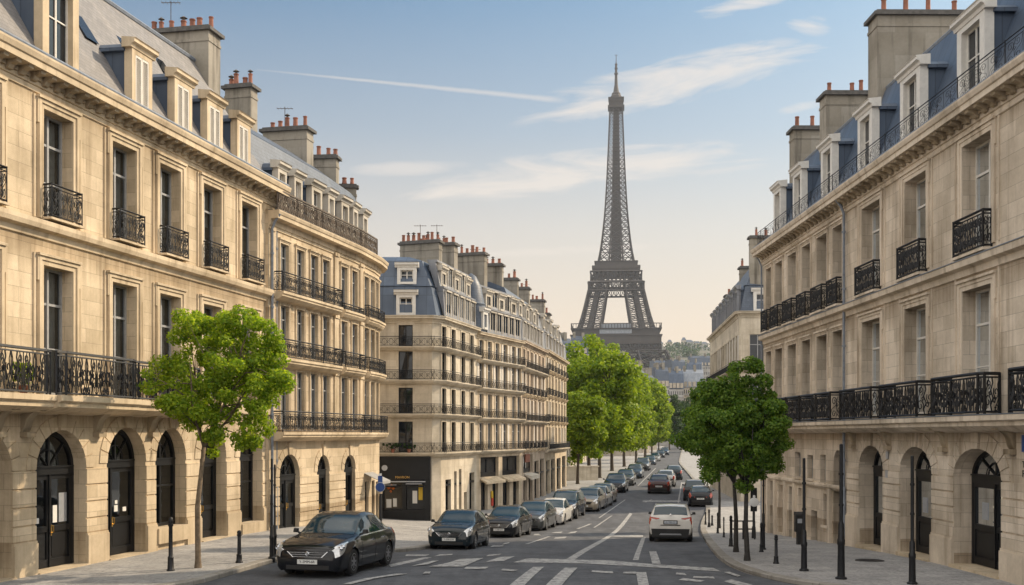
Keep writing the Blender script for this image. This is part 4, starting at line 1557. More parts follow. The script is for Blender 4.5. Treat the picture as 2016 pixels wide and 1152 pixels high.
rf = MB()
rf.sweep(F2, 0, L2, [(.2, 13.14), (-.25, 13.25), (-1.25, 16.6), (-1.4, 16.7)], caps=False)
rf.build('mansard_wall', 'slate_dark', B2)
rf = MB()
rf.sweep(F2, 0, 13.5, [(-1.38, 16.7), (-2.8, 17.7), (-6, 18.0), (-8, 13)])
rf.build('roof', 'slate_dark', B2)
for (x, wd) in ((1.6, .95), (3.2, .95), (5.2, 1.35), (6.9, .9), (8.6, 1.1), (10.1, .9), (11.8, .9)):
    dormer(B2, F2, x, wd * .88, 13.3, 15.5, -.12, 'plaster_white', 'zinc', 'window', 1.6, rng=rng)
chimney(B2, F2, 5.2, 5.9, -4.7, -3.4, 13, 20.15, 4, rng, False)
chimney(B2, F2, 8.6, 9.4, -4.4, -2.1, 13, 19.0, 5, rng, True)
chimney(B2, F2, 12.5, 13.2, -4.2, -1.9, 13, 18.5, 6, rng, True)
chimney(B2, F2, 14.4, 15.0, -2.9, -1.2, 12, 17.3, 4, rng, False)
downpipe(B2, F2, .12, -.4, 13.0)
aw = MB()
pr = [(0.02, 2.05), (.95, 1.62), (.95, 1.48), (.93, 1.48), (.93, 1.60), (.02, 2.02)]
aw.sweep(F2, 11.0, 12.6, pr)
aw.build('awning', 'awning', B2)


# ================================================================== houses of the row beyond
def row_house(root, F, s0, s1, lv, eave, bays, hw_, roof, rng, stone_m='stone_far', shop=True, tiers=2, dback=-9, balc=True, frame='frame', rtop=3.9, z0=-1.8, gshops=None, ka=0, kb=0, setb=1.5, RF=None, fulls=None):
    """lv: floor levels (balcony level, window head); bays: window centres"""
    w, sr = MB(), Multi()
    zl = [l[0] for l in lv] + [eave]
    gops = gshops or []
    zs = .92
    lo_ops = [dict(o, z1=min(o['z1'], zs)) for o in gops if o['z0'] < zs]
    hi_ops = [dict(o, z0=max(o['z0'], zs)) for o in gops if o['z1'] > zs]
    wall_band(w, F, s0, s1, z0, zs, lo_ops, rev=.3)
    wall_band(w, F, s0, s1, zs, zl[0] - .12, hi_ops, rev=.3)
    for i, (lo, hi) in enumerate(lv):
        o_ = [dict(a=x - hw_, b=x + hw_, z0=lo + .03, z1=hi, rev=.14) for x in bays]
        wall_band(w, F, s0, s1, lo - .12, zl[i + 1] - .12, o_)
        for o in o_:
            window(root, F, o['a'], o['b'], o['z0'], o['z1'], .14, frame=frame, glass='glass_dark', curtain=False, fw=.05, muntin=False, transom=.7 if rng.random() < .6 else 0)
            sq = sr.new()
            sq.fbox(F, o['a'] - .12, o['a'], 0, .04, o['z0'], o['z1'] + .12)
            sq.fbox(F, o['b'], o['b'] + .12, 0, .04, o['z0'], o['z1'] + .12)
            sq.fbox(F, o['a'], o['b'], 0, .04, o['z1'], o['z1'] + .12)
            if rng.random() < .3 and hw_ > .37 and frame != 'frame_dark':
                k = Multi()
                for q0, q1 in ((o['a'] - hw_ * .85, o['a'] - .125), (o['b'] + .125, o['b'] + hw_ * .85)):
                    k.fbox(F, q0, q1, .005, .045, o['z0'] + .02, o['z1'] - .02)
                k.build('shutter', 'shutter', root)
    back_body(w, F, s0, s1, dback, z0, eave)
    w.build('wall', stone_m, root)
    sr.build('window_surround', stone_m, root)
    for o in gops:
        b = MB()
        a, c = o['a'], o['b']
        b.fbox(F, a, a + .08, -.3, -.22, o['z0'], o['z1'])
        b.fbox(F, c - .08, c, -.3, -.22, o['z0'], o['z1'])
        b.fbox(F, a + .08, c - .08, -.3, -.22, o['z1'] - .14, o['z1'])
        b.fbox(F, a + .08, c - .08, -.3, -.22, o['z0'], o['z0'] + .3)
        if o['z0'] < zs < o['z1']:
            b.fbox(F, a + .08, c - .08, -.31, .004, zs - .05, zs + .05)
        if c - a > 1.2:
            b.fbox(F, (a + c) / 2 - .04, (a + c) / 2 + .04, -.3, -.22, o['z0'] + .3, o['z1'] - .14)
        sh = b.build('shopfront', 'frame_dark', root)
        g = MB()
        g.poly([F(a, -.27, o['z0']), F(c, -.27, o['z0']), F(c, -.27, o['z1']), F(a, -.27, o['z1'])])
        g.build('pane', 'glass_dark', sh)
    if balc:
        for i, (lo, hi) in enumerate(lv):
            full = (i in (0, len(lv) - 1) or rng.random() < .75) if fulls is None else i in fulls
            if full:
                bl = slab(root, F, s0 + .15, s1 - .15, .42, lo - .11, lo, 'stone_far', lip=.04)
                cut = F.cuts(s0 + .15, s1 - .15)
                railing(bl, F, [(s0 + .18, .05)] + [(q, .37) for q in [s0 + .18] + cut[1:-1] + [s1 - .18]] + [(s1 - .18, .05)], lo, .58, style='dense', pitch=.4, r=.009)
            else:
                for x in bays:
                    bl = slab(root, F, x - hw_ - .15, x + hw_ + .15, .34, lo - .12, lo, 'stone_trim', lip=.05)
                    railing(bl, F, [(x - hw_ - .1, .05), (x - hw_ - .1, .28), (x + hw_ + .1, .28), (x + hw_ + .1, .05)], lo, .56, style='dense', pitch=.4, r=.009)
    cornice(root, F, s0, s1, eave - .28, eave + .06, .36, stone_m)
    rf = MB()
    h1 = rtop * .47
    prof = [(.2, eave + .05), (-.1, eave + .12), (-.5, eave + h1), (-.42, eave + h1 + .05), (-.6, eave + h1 + .1), (-1.3, eave + rtop * .9), (-2.4, eave + rtop), (dback + 2, eave + rtop), (dback, eave)]
    if RF is None:
        rf.sweep(F, s0, s1, prof, ka=ka, kb=kb)
    else:
        rf.sweep(RF, 0, RF.len, prof)
    rf.build('roof', roof, root)
    return prof


B3 = thing('corner_house', (-4.1, 66, -1.2), 'pale corner house with blue zinc mansard above the black shop front', 'house')
F3 = Fac([(-12.0, 66.0), (-4.75, 66.0), (-4.72, 66.0), (-4.25, 66.45), (-4.23, 66.47), (-2.36, 74.0)], 1)
lv3 = [(2.9, 4.75), (5.2, 6.75), (7.2, 8.9), (9.17, 10.45)]
sF = 7.25
shop_ops = [dict(a=4.35, b=6.9, z0=-1.0, z1=2.0), ]
side0 = F3.acc[4]
gs3 = [dict(a=side0 + x, b=side0 + x + wd, z0=zb, z1=zt) for x, wd, zb, zt in ((.9, 1.15, -1.2, 1.25), (2.7, .55, -1.2, 1.7), (3.75, .55, -1.2, 1.8), (4.85, .7, -1.1, .3), (6.1, 1.2, -1.2, 1.5))]
bays3 = [1.0, 3.2, 5.72] + [side0 + .55] + [side0 + x for x in (2.5, 4.6, 6.6)]
row_house(B3, F3, 0, F3.len, lv3, 10.95, bays3, .42, 'zinc', rng, gshops=shop_ops + gs3, frame='frame_dark', fulls=(0, 1, 2, 3), RF=Fac([(-12.0, 66.0), (-4.42, 66.06), (-2.36, 74.0)], 1))
for (x, z0, z1, df) in ((5.72, 11.05, 12.6, -.12), (5.72, 12.95, 14.3, -.66), (3.0, 11.05, 12.6, -.12), (3.0, 12.95, 14.3, -.66)):
    dormer(B3, F3, x, 1.15, z0, z1, df, 'frame_white', 'zinc', 'window', 1.2, rng=rng)
# white upper storeys of the side face
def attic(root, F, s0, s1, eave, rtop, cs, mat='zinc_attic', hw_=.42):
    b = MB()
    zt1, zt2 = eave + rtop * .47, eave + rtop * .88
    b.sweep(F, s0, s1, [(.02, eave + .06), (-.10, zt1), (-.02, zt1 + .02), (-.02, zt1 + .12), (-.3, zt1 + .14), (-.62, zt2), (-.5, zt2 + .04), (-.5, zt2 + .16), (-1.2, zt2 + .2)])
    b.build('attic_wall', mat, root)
    for x in cs:
        for zb, zt, d in ((eave + .25, zt1 - .18, -.03), (zt1 + .3, zt2 - .14, -.38)):
            f = MB()
            f.fbox(F, x - hw_ - .09, x - hw_, d - .3, d + .06, zb, zt)
            f.fbox(F, x + hw_, x + hw_ + .09, d - .3, d + .06, zb, zt)
            f.fbox(F, x - hw_ - .09, x + hw_ + .09, d - .3, d + .14, zt, zt + .1)
            f.fbox(F, x - .03, x + .03, d - .1, d + .04, zb, zt)
            q = f.build('attic_window', 'plaster_white', root)
            g = MB()
            g.poly([F(x - hw_, d + .025, zb), F(x + hw_, d + .025, zb), F(x + hw_, d + .025, zt), F(x - hw_, d + .025, zt)])
            g.build('pane', 'glass_dark', q)


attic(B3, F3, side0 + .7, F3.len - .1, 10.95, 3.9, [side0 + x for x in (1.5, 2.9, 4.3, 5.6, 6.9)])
for x_ in (1.5, 4.3, 6.9):
    dormer(B3, F3, side0 + x_, 1.0, 12.95, 14.25, -.30, 'plaster_white', 'zinc', 'window', 1.3, rng=rng)
chimney(B3, F3, side0 + 4.3, side0 + 5.0, -4.3, -1.55, 10, 16.4, 8, rng, True)
# black shop front on the corner face
sh = MB()
sh.fbox(F3, 4.05, 4.4, -.02, .14, -1.3, 2.1)
sh.fbox(F3, 6.85, 7.2, -.02, .14, -1.3, 2.1)
sh.fbox(F3, 4.05, 7.2, -.02, .22, 1.35, 2.55)
sh.fbox(F3, 4.05, 7.2, -.02, .30, 2.55, 2.68)
sh.fbox(F3, 4.4, 6.85, -.3, .05, -1.3, -.45)
sh.fbox(F3, 5.5, 5.75, -.25, .05, -.45, 1.35)
SH = sh.build('shopfront', 'frame_dark', B3)
q = Multi()
q.fbox(F3, 4.3, 6.9, .225, .25, 1.18, 1.24)
q.fbox(F3, 4.5, 5.2, .225, .25, 1.0, 1.03)
q.fbox(F3, 5.75, 6.7, .225, .25, 1.06, 1.10)
q.build('fascia_bar', 'sign_grey', SH)
q = MB()
q.lathe([(.17, 0), (.17, .05), (.11, .05), (.11, .02)], (F3(4.5, .24, 0)[0], 66 - .26, 2.02), 16, 'y')
q.lathe([(.05, 0), (.05, .03)], (F3(4.5, .24, 0)[0], 66 - .27, 2.02), 10, 'y')
q.build('round_sign', 'sign_grey', SH)
q = Multi()
for x, zz, ww, hh, in ((4.55, -.35, .3, .5), (6.1, -.1, .28, .75), (4.95, -.3, .22, .5)):
    q.fbox(F3, x, x + ww, -.262, -.25, zz, zz + hh)
q.build('notice', 'paper', SH)
q = MB()
q.fbox(F3, 6.46, 6.7, -.262, -.25, .1, 1.0)
q.build('window_display', 'yellow', SH)
q = Multi()
for x, z, r_ in ((4.7, .85, .13), (4.85, .95, .10), (4.95, .82, .12), (4.82, .62, .08)):
    q.new().lathe([(.01, -r_), (r_ * .7, -r_ * .6), (r_, 0), (r_ * .7, r_ * .6), (.01, r_)], (F3(x, -.2, 0)[0], 66.2, z), 8)
q.build('hanging_lantern', 'orange', SH)
SHL = text_obj('MAVRON', .2, (F3(5.55, 0, 0)[0] - B3.location.x, 66 - .235 - B3.location.y, 1.46 - B3.location.z), (R(90), 0, 0), 'gold', SH)
SHL.location = Vector(F3(5.55, .235, 1.46)) - Vector(B3.location)

FB = Fac([(-2.36, 74), (.7, 82)], 1)
B4 = thing('row_house', (-2.3, 74, -1.25), 'second house of the left row, grey roof corner turret and two rows of attic windows', 'house')
row_house(B4, FB, 0, FB.len, [(2.9, 4.75), (5.1, 6.7), (7.1, 8.8), (9.0, 10.3)], 10.75, [.8, 2.3, 3.7, 5.2, 6.9, 8.0], .38, 'slate_dark', rng, stone_m='stone_far2',
          gshops=[dict(a=.7, b=4.0, z0=1.1, z1=2.45), dict(a=.8, b=2.0, z0=-1.2, z1=.75), dict(a=2.85, b=3.9, z0=-1.2, z1=.75), dict(a=4.7, b=8.1, z0=1.1, z1=2.45), dict(a=4.8, b=6.1, z0=-1.2, z1=.75), dict(a=6.8, b=8.0, z0=-1.2, z1=.75)])
attic(B4, FB, 1.9, FB.len, 10.75, 3.7, [2.9, 4.1, 5.3, 6.5, 7.7])
tu = MB()
tu.lathe([(1.0, 10.8), (1.02, 11.0), (.95, 12.6), (1.02, 12.7), (.9, 12.8), (.7, 13.9), (.35, 14.6), (.05, 14.8)], (*FB(.85, -.75, 0)[:2], 0), 12)
tu.build('turret_roof', 'slate_dark', B4, True, 35)
dormer(B4, FB, .9, .8, 11.0, 12.5, .30, 'frame_white', 'zinc', 'window', .8, rng=rng)
for x_ in (2.9, 5.3, 7.7):
    dormer(B4, FB, x_, 1.05, 12.70, 13.95, -.28, 'plaster_white', 'zinc', 'window', 1.3, rng=rng)
chimney(B4, FB, -.25, .35, -4.2, -1.5, 10, 16.75, 7, rng, True)
chimney(B4, FB, 5.0, 5.6, -4.3, -1.5, 10, 16.9, 7, rng, False)
q = Multi()
q.new().sweep(FB, .6, 4.1, [(.02, 1.02), (.5, .82), (.5, .66), (.48, .66), (.02, .97)])
q.new().sweep(FB, 4.6, 8.2, [(.02, 1.02), (.5, .82), (.5, .66), (.48, .66), (.02, .97)])
q.build('awning', 'stone_trim', B4)
q = MB()
q.fbox(FB, 2.45, 2.7, .05, .12, -.35, .12)
q.build('window_display', 'yellow', B4)
q = MB()
q.fbox(FB, 2.5, 2.75, .05, .12, -.9, -.36)
q.build('window_display', 'red_mark', B4)

FCc = Fac([(.7, 82), (2.75, 93)], 1)
B5 = thing('row_house', (.7, 82, -1.25), 'third house of the left row, with a brick red sign by its first floor windows', 'house')
row_house(B5, FCc, 0, FCc.len, [(2.9, 4.7), (5.0, 6.6), (7.0, 8.7), (8.9, 10.3)], 10.85, [1.0, 2.7, 4.4, 6.2, 8.2, 10.0], .42, 'zinc', rng, stone_m='stone_far3', fulls=(1, 3), rtop=4.4,
          gshops=[dict(a=.7, b=5.0, z0=1.1, z1=2.45), dict(a=.8, b=2.5, z0=-1.2, z1=.75), dict(a=3.1, b=4.9, z0=-1.2, z1=.75), dict(a=5.8, b=7.9, z0=-1.2, z1=1.9), dict(a=8.6, b=10.6, z0=-1.2, z1=2.0)])
attic(B5, FCc, .3, FCc.len, 10.85, 3.5, [1.2, 2.7, 4.3, 5.9, 7.5, 9.2])
for x_ in (1.2, 4.3, 7.5):
    dormer(B5, FCc, x_, 1.05, 12.80, 14.05, -.28, 'plaster_white', 'zinc', 'window', 1.3, rng=rng)
chimney(B5, FCc, .2, .8, -4.2, -1.5, 10, 16.6, 6, rng, True)
chimney(B5, FCc, 6.5, 7.1, -4.0, -1.5, 10, 16.4, 5, rng, True)
q = MB()
q.fbox(FCc, 1.2, 3.0, .03, .12, 1.9, 2.5)
q.build('fascia_sign', 'terracotta', B5)
q = MB()
q.sweep(FCc, .9, 4.7, [(.02, 1.05), (.6, .9), (.6, .62), (.58, .62), (.02, 1.0)])
q.build('awning', 'plaster_white', B5)

FD = Fac([(2.75, 93), (5.35, 110)], 1)
B6 = thing('row_house', (2.7, 93, -1.25), 'farthest house of the left row, at the edge of the trees', 'house')
row_house(B6, FD, 0, FD.len, [(2.7, 4.6), (5.1, 6.8), (7.3, 9.0), (9.4, 10.5)], 11.0, [1.2, 3.2, 5.4, 8, 10.5, 13, 15.5], .45, 'slate_dark', rng, stone_m='stone_far2', fulls=(0,), rtop=3.4,
          gshops=[dict(a=.8, b=3.4, z0=-1.2, z1=1.8), dict(a=4.4, b=7.2, z0=-1.2, z1=1.8), dict(a=8.6, b=12, z0=-1.2, z1=1.8), dict(a=13.2, b=16.4, z0=-1.2, z1=1.9)])
attic(B6, FD, .3, FD.len, 11.0, 3.3, [1.5, 4, 6.5, 9, 11.5, 14])
for x_ in (1.5, 6.5, 11.5):
    dormer(B6, FD, x_, 1.05, 12.95, 14.20, -.28, 'plaster_white', 'zinc', 'window', 1.3, rng=rng)
chimney(B6, FD, 1.0, 1.7, -3.9, -1.5, 10, 16.4, 5, rng, False)
chimney(B6, FD, 11.5, 12.3, -3.8, -1.5, 10, 16.6, 5, rng, True)
chimney(B6, FD, 15.8, 16.6, -3.4, -1.5, 10, 15.8, 4, rng, False)

# ================================================================== near right house
rng = random.Random(11)
FR = Fac([(13.45 - .0123 * 14, 14), (13.45 - .0123 * 56.7, 56.7)], -1)
RO = 14.0
def ry(y):
    return y - RO
B7 = thing('mansion_block', (13.1, 28.6, -.1), 'shaded grey beige stone house on the right with blue zinc roof and wrought iron balconies', 'house')
w = MB()
SE = 42.7
cA = [17.4, 21.9, 26.4, 31.4, 36.0, 40.3]
cB = [44.25, 46.4, 48.75, 51.1, 53.5, 55.5]
hA = [.95, .95, .95, .95, .92, .98]
hB = [.62, .74, .66, .74, .66, .55]
gA = []
for y, h_ in zip(cA, (1.5, 1.5, 1.5, 1.58, 1.38, 1.3)):
    gA.append(dict(a=ry(y) - h_, b=ry(y) + h_, z0=zg(13, y) + .2, z1=2.75, rise=.85, rev=.55))
gB = [dict(a=ry(44.3) - .55, b=ry(44.3) + .55, z0=-.7, z1=2.75, rise=.62, rev=.45)]
gB2 = [dict(a=ry(46.3) - .4, b=ry(46.3) + .4, z0=2.0, z1=3.15, rev=.25, t='w'), dict(a=ry(48.2) - .45, b=ry(48.2) + .45, z0=2.1, z1=3.1, rev=.25, t='w'),
       dict(a=ry(50.2) - .5, b=ry(50.2) + .5, z0=2.1, z1=3.2, rev=.25, t='w')]
gB3 = [dict(a=ry(45.9) - .35, b=ry(45.9) + .35, z0=.25, z1=1.55, rev=.3, t='w'), dict(a=ry(47.6) - .45, b=ry(47.6) + .45, z0=-.95, z1=.75, rev=.3, t='d'),
       dict(a=ry(49.6) - .5, b=ry(49.6) + .5, z0=-.6, z1=1.6, rev=.35, t='n'), dict(a=ry(51.3) - .42, b=ry(51.3) + .42, z0=-1.1, z1=1.6, rev=.35, t='d'),
       dict(a=ry(53.2) - .5, b=ry(53.2) + .5, z0=-.7, z1=1.6, rev=.35, t='n'), dict(a=ry(54.9) - .4, b=ry(54.9) + .4, z0=-1.1, z1=1.7, rev=.35, t='d'), dict(a=ry(56.0) - .3, b=ry(56.0) + .3, z0=-.7, z1=1.7, rev=.35, t='n')]
sp = ry(43.1)
wall_band(w, FR, 0, sp, -1.6, 4.2, gA)
wall_band(w, FR, sp, SE, 1.8, 4.2, [dict(gB[0], z0=1.8)] + gB2)
wall_band(w, FR, sp, SE, -1.6, 1.8, [dict(gB[0], z1=1.8, rise=0)] + gB3)
fA = [dict(a=ry(y) - h, b=ry(y) + h, z0=4.62, z1=8.12, rev=.40) for y, h in zip(cA, hA)] + [dict(a=ry(y) - h, b=ry(y) + h, z0=4.62, z1=8.1, rev=.42) for y, h in zip(cB, hB)]
fB = [dict(a=ry(y) - h, b=ry(y) + h, z0=9.2, z1=12.3, rev=.40) for y, h in zip(cA, hA)] + [dict(a=ry(y) - h, b=ry(y) + h, z0=9.2, z1=12.25, rev=.42) for y, h in zip(cB, hB)]
wall_band(w, FR, 0, SE, 4.2, 8.85, fA)
wall_band(w, FR, 0, SE, 8.85, 12.8, fB)
back_body(w, FR, 0, SE, -10, -1.6, 12.8)
w.build('wall', 'stone_r', B7)
ru, pl, inter, sr = Multi(), Multi(), Multi(), Multi()
edges = [0] + [v for o in gA for v in (o['a'], o['b'])] + [sp]
for a, c in zip(edges[0::2], edges[1::2]):
    rustic(ru, FR, a, c, .95, 2.75, .45)
    pq_ = pl.new()
    pq_.fbox(FR, a + .002, c - .002, -.02, .10, -1.6, .9)
    pq_.fbox(FR, a + .002, c - .002, -.02, .07, .9, .97)
for o in gA:
    voussoirs(ru, FR, o['a'], o['b'], o['z1'], o['rise'], .5, 11, .03, zmax=4.05)
    room(inter, FR, o['a'], o['b'], o['z0'], o['z1'] + o['rise'], .55, 2.2)
    arch_door(B7, FR, o['a'], o['b'], o['z0'], o['z1'], o['rise'], .55, 'double' if o['a'] < ry(33) else 'single', [(.68, 1.35, .4, .5, 'sign_grey')] if 26 < o['a'] + RO < 36 else [], False, rng)
o = gB[0]
room(inter, FR, o['a'], o['b'], o['z0'], o['z1'] + o['rise'], .45)
arch_door(B7, FR, o['a'], o['b'], o['z0'], o['z1'], o['rise'], .45, 'single', (), False, rng)
for o in gB2 + gB3:
    if o['t'] == 'w':
        room(inter, FR, o['a'], o['b'], o['z0'], o['z1'], o['rev'], .8)
        window(B7, FR, o['a'], o['b'], o['z0'], o['z1'], o['rev'], 'frame', rnd=rng, transom=.5, muntin=False, fw=.05)
        pl.fbox(FR, o['a'] - .1, o['b'] + .1, -.02, .09, o['z0'] - .1, o['z0'])
    elif o['t'] == 'd':
        b = MB()
        b.fbox(FR, o['a'], o['b'], -o['rev'] - .06, -o['rev'], o['z0'], o['z1'])
        b.fbox(FR, o['a'] + .1, o['b'] - .1, -o['rev'], -o['rev'] + .03, o['z0'] + .2, o['z0'] + (o['z1'] - o['z0']) * .45)
        b.fbox(FR, o['a'] + .1, o['b'] - .1, -o['rev'], -o['rev'] + .03, o['z0'] + (o['z1'] - o['z0']) * .52, o['z1'] - .15)
        b.build('door', 'frame_dark', B7)
    else:
        b = MB()
        b.strip(FR, o['a'], o['b'], o['z0'], o['z1'], -o['rev'] + .002)
        b.build('blind_niche', 'stone_r', B7)
for y0 in (45.2, 48.95, 50.55, 52.2, 54.1, 55.5, 56.5):
    pl.fbox(FR, ry(y0) - .16, ry(y0) + .16, -.02, .12, -1.6, 1.8)
b = MB()
b.sweep(FR, sp + .1, SE, [(0, 1.74), (.05, 1.76), (.14, 1.86), (.14, 1.94), (0, 1.98)])
b.build('string_course', 'stone_r_trim', B7)
for o in fA + fB:
    near = o['a'] < sp
    if near:
        room(inter, FR, o['a'], o['b'], o['z0'], o['z1'], o['rev'])
    else:
        room(inter, FR, o['a'], o['b'], o['z0'], o['z1'], o['rev'], .8)
    window(B7, FR, o['a'], o['b'], o['z0'], o['z1'], o['rev'], 'frame_white' if near else 'frame', rnd=rng)
    ww = .24 if near else .14
    sq = surround(sr, FR, o['a'], o['b'], o['z0'], o['z1'], ww, .06, near)
    if near:
        a, c = o['a'] - .5, o['b'] + .5
        sq.fbox(FR, a, a + .06, 0, .04, o['z0'], o['z1'] + .45)
        sq.fbox(FR, c - .06, c, 0, .04, o['z0'], o['z1'] + .45)
ru.build('rusticated_stonework', 'stone_r', B7)
pl.build('plinth', 'stone_r_trim', B7)
inter.build('interior', 'interior', B7)
sr.build('window_surround', 'stone_r_trim', B7)
for zz in (8.85,):
    b = MB()
    b.sweep(FR, 0, SE, [(0, zz - .34), (.06, zz - .32), (.09, zz - .14), (.25, zz - .08), (.27, zz + .1), (0, zz + .14)])
    b.build('string_course', 'stone_r_trim', B7)
    b = MB()
    b.sweep(FR, 0, SE, [(.02, zz + .142), (.29, zz + .104), (.29, zz + .13), (.02, zz + .17)])
    b.build('lead_flashing', 'lead', B7)
b = MB()
b.sweep(FR, 0, SE, [(0, 12.55), (.05, 12.57), (.07, 12.64), (0, 12.68)])
b.build('string_course', 'stone_r_trim', B7)
cornice(B7, FR, 0, SE + .25, 12.72, 13.36, .6, 'stone_r_trim', 'stone_soot', .56)
for o in fB:
    sl = MB()
    sl.fbox(FR, o['a'] - .1, o['b'] + .1, .002, .30, 9.02, 9.10)
    s_ = sl.build('window_ledge', 'stone_r_trim', B7)
    railing(s_, FR, [(o['a'] - .03, .02), (o['a'] - .03, .26), (o['b'] + .03, .26), (o['b'] + .03, .02)], 9.1, 1.02, style='scroll', pitch=.34, r=.018)
bl = slab(B7, FR, 0, SE, .72, 4.2, 4.5, 'stone_r_trim')
lf = MB()
lf.sweep(FR, 0, SE, [(.02, 4.503), (.73, 4.503), (.74, 4.535), (.02, 4.56)])
lf.build('lead_flashing', 'lead', bl)
for o, (ext) in zip(fA, [.75] * 6 + [.5] * 6):
    a, c = o['a'] - ext, o['b'] + ext
    if o['a'] > sp:
        a, c = o['a'] - .36, o['b'] + .36
    d = .66
    if o['a'] < ry(33):
        pts = [(a + .1, .08), (a - .02, d - .12), (a + .12, d), (c - .12, d), (c + .02, d - .12), (c - .1, .08)]
    else:
        pts = [(a, .08), (a, d - .06), (c, d - .06), (c, .08)]
    railing(bl, FR, pts, 4.54, 1.08, style='vine' if o['a'] < sp else 'scroll', pitch=.46, r=.02)
br = Multi()
for y in (29.2, 33.6, 38.4, 42.2, 24.2):
    bracket(br, FR, ry(y), .34, 3.55, 4.16, .5)
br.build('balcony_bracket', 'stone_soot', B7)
rf = MB()
rf.sweep(FR, 0, SE, [(.25, 13.35), (-.30, 13.5), (-1.75, 17.5), (-2.0, 17.7), (-5.0, 19.2), (-7.5, 18.8), (-10, 13.5)], kb=.12)
rf.build('roof', 'zinc', B7)
rg = MB()
rg.tube([FR(0, -1.85, 17.62), FR(SE - .6, -1.85, 17.62)], .09, 6)
rg.tube([FR(0, .45, 13.42), FR(SE, .45, 13.42)], .07, 6)
rg.build('ridge_and_gutter', 'lead', B7)
railing(B7, FR, [(q, .30) for q in (0, 6, 12, 15, 18, 21, 24, 27, 30, 33, 36, 39, 42, 42.6)], 13.42, .78, name='eaves_railing', style='scroll', pitch=1.1, r=.008)
for (y, wd) in ((19, 1.9), (23.5, 1.9), (28, 1.9), (32.6, 1.9), (37.4, 1.8), (42.0, 1.65), (46.9, 1.6), (51.5, 1.5), (55.2, 1.4)):
    dormer(B7, FR, ry(y), wd, 13.6, 16.4, -.32, 'frame_white', 'zinc', 'window', 2.6, rng=rng)
for y in (39.6, 44.4, 49.2, 34.9):
    k = MB()
    z, dd = 16.4, -.30 - (16.4 - 13.5) * .3625
    k.hexa([FR(ry(y) - .3, dd + .02, z - .45), FR(ry(y) + .3, dd + .02, z - .45), FR(ry(y) + .3, dd + .30, z - .5), FR(ry(y) - .3, dd + .30, z - .5),
            FR(ry(y) - .3, dd - .33, z + .5), FR(ry(y) + .3, dd - .33, z + .5), FR(ry(y) + .3, dd - .15, z + .6), FR(ry(y) - .3, dd - .15, z + .6)])
    k.build('skylight', 'glass_dark', B7)
chimney(B7, FR, ry(43.9), ry(45.0), -5.2, -1.45, 13, 20.65, 4, rng, False, tall=1.4)
chimney(B7, FR, ry(50.8), ry(51.8), -4.6, -1.45, 13, 19.6, 4, rng, False, tall=1.4)
chimney(B7, FR, ry(55.7), ry(56.6), -4.4, -1.3, 13, 19.35, 4, rng, False, tall=1.4)
downpipe(B7, FR, sp, .0, 13.1)
downpipe(B7, FR, SE - .1, -1.1, 13.1, r=.04)
# small wall plates by the near arch
q = MB()
q.fbox(FR, ry(28.35), ry(28.62), .032, .05, 3.55, 3.98)
pq = q.build('wall_plate', 'sign_blue', B7)
for tx, z, sz in (('TS', 3.22, .24), ('Plaf', 2.98, .26)):
    t_ = text_obj(tx, sz, (0, 0, 0), (R(90), 0, R(-90)), 'ink', B7, align='LEFT')
    t_.location = Vector(FR(ry(28.62), .034, z)) - Vector(B7.location)
for y, z in ((38.55, 3.15), (38.6, 2.5)):
    q = MB()
    q.fbox(FR, ry(y) - .12, ry(y) + .12, .032, .045, z, z + .26)
    q.build('wall_plate', 'sign_grey', B7)

# ================================================================== second right house
F8 = Fac([(26, 85.0), (17.45, 85.0), (17.42, 85.0), (17.3, 85.15), (17.3, 85.2), (19.4, 109.5)], -1)
B8 = thing('corner_house', (17.3, 85, -1.2), 'far corner house on the right with dark blue mansard behind the green street tree', 'house')
cs8 = F8.acc[4]
row_house(B8, F8, 0, F8.len, [(3.2, 5.2), (6.0, 8.0), (9.0, 11.6)], 13.3, [1.5, 3.6, 5.6, 7.3] + [cs8 + 1.3 + 1.95 * i for i in range(12)], .62, 'slate_dark', rng, rtop=4.4, RF=Fac([(26, 85.0), (17.34, 85.03), (19.4, 109.5)], -1))
for x, z0, z1, df in ((6.95, 13.4, 15.2, -.1), (4.4, 13.4, 15.2, -.1)):
    dormer(B8, F8, x, 1.3, z0, z1, df, 'frame_white', 'zinc', 'window', 1.2, rng=rng)
for i in range(8):
    dormer(B8, F8, cs8 + 1.6 + 2.8 * i, 1.5, 13.4, 15.5, .05, 'zinc_attic', 'zinc', 'window', 1.4, rng=rng)
chimney(B8, F8, cs8 + .5, cs8 + 1.2, -4.0, -.9, 12, 19.2, 4, rng, True)
chimney(B8, F8, cs8 + 9.5, cs8 + 10.3, -4.0, -1.2, 12, 18.2, 4, rng, False)
chimney(B8, F8, cs8 + 17.5, cs8 + 18.3, -3.0, -.8, 12, 16.8, 3, rng, False)
chimney(B8, F8, 3.0, 5.4, -3.4, -2.4, 12, 19.6, 5, rng, True)
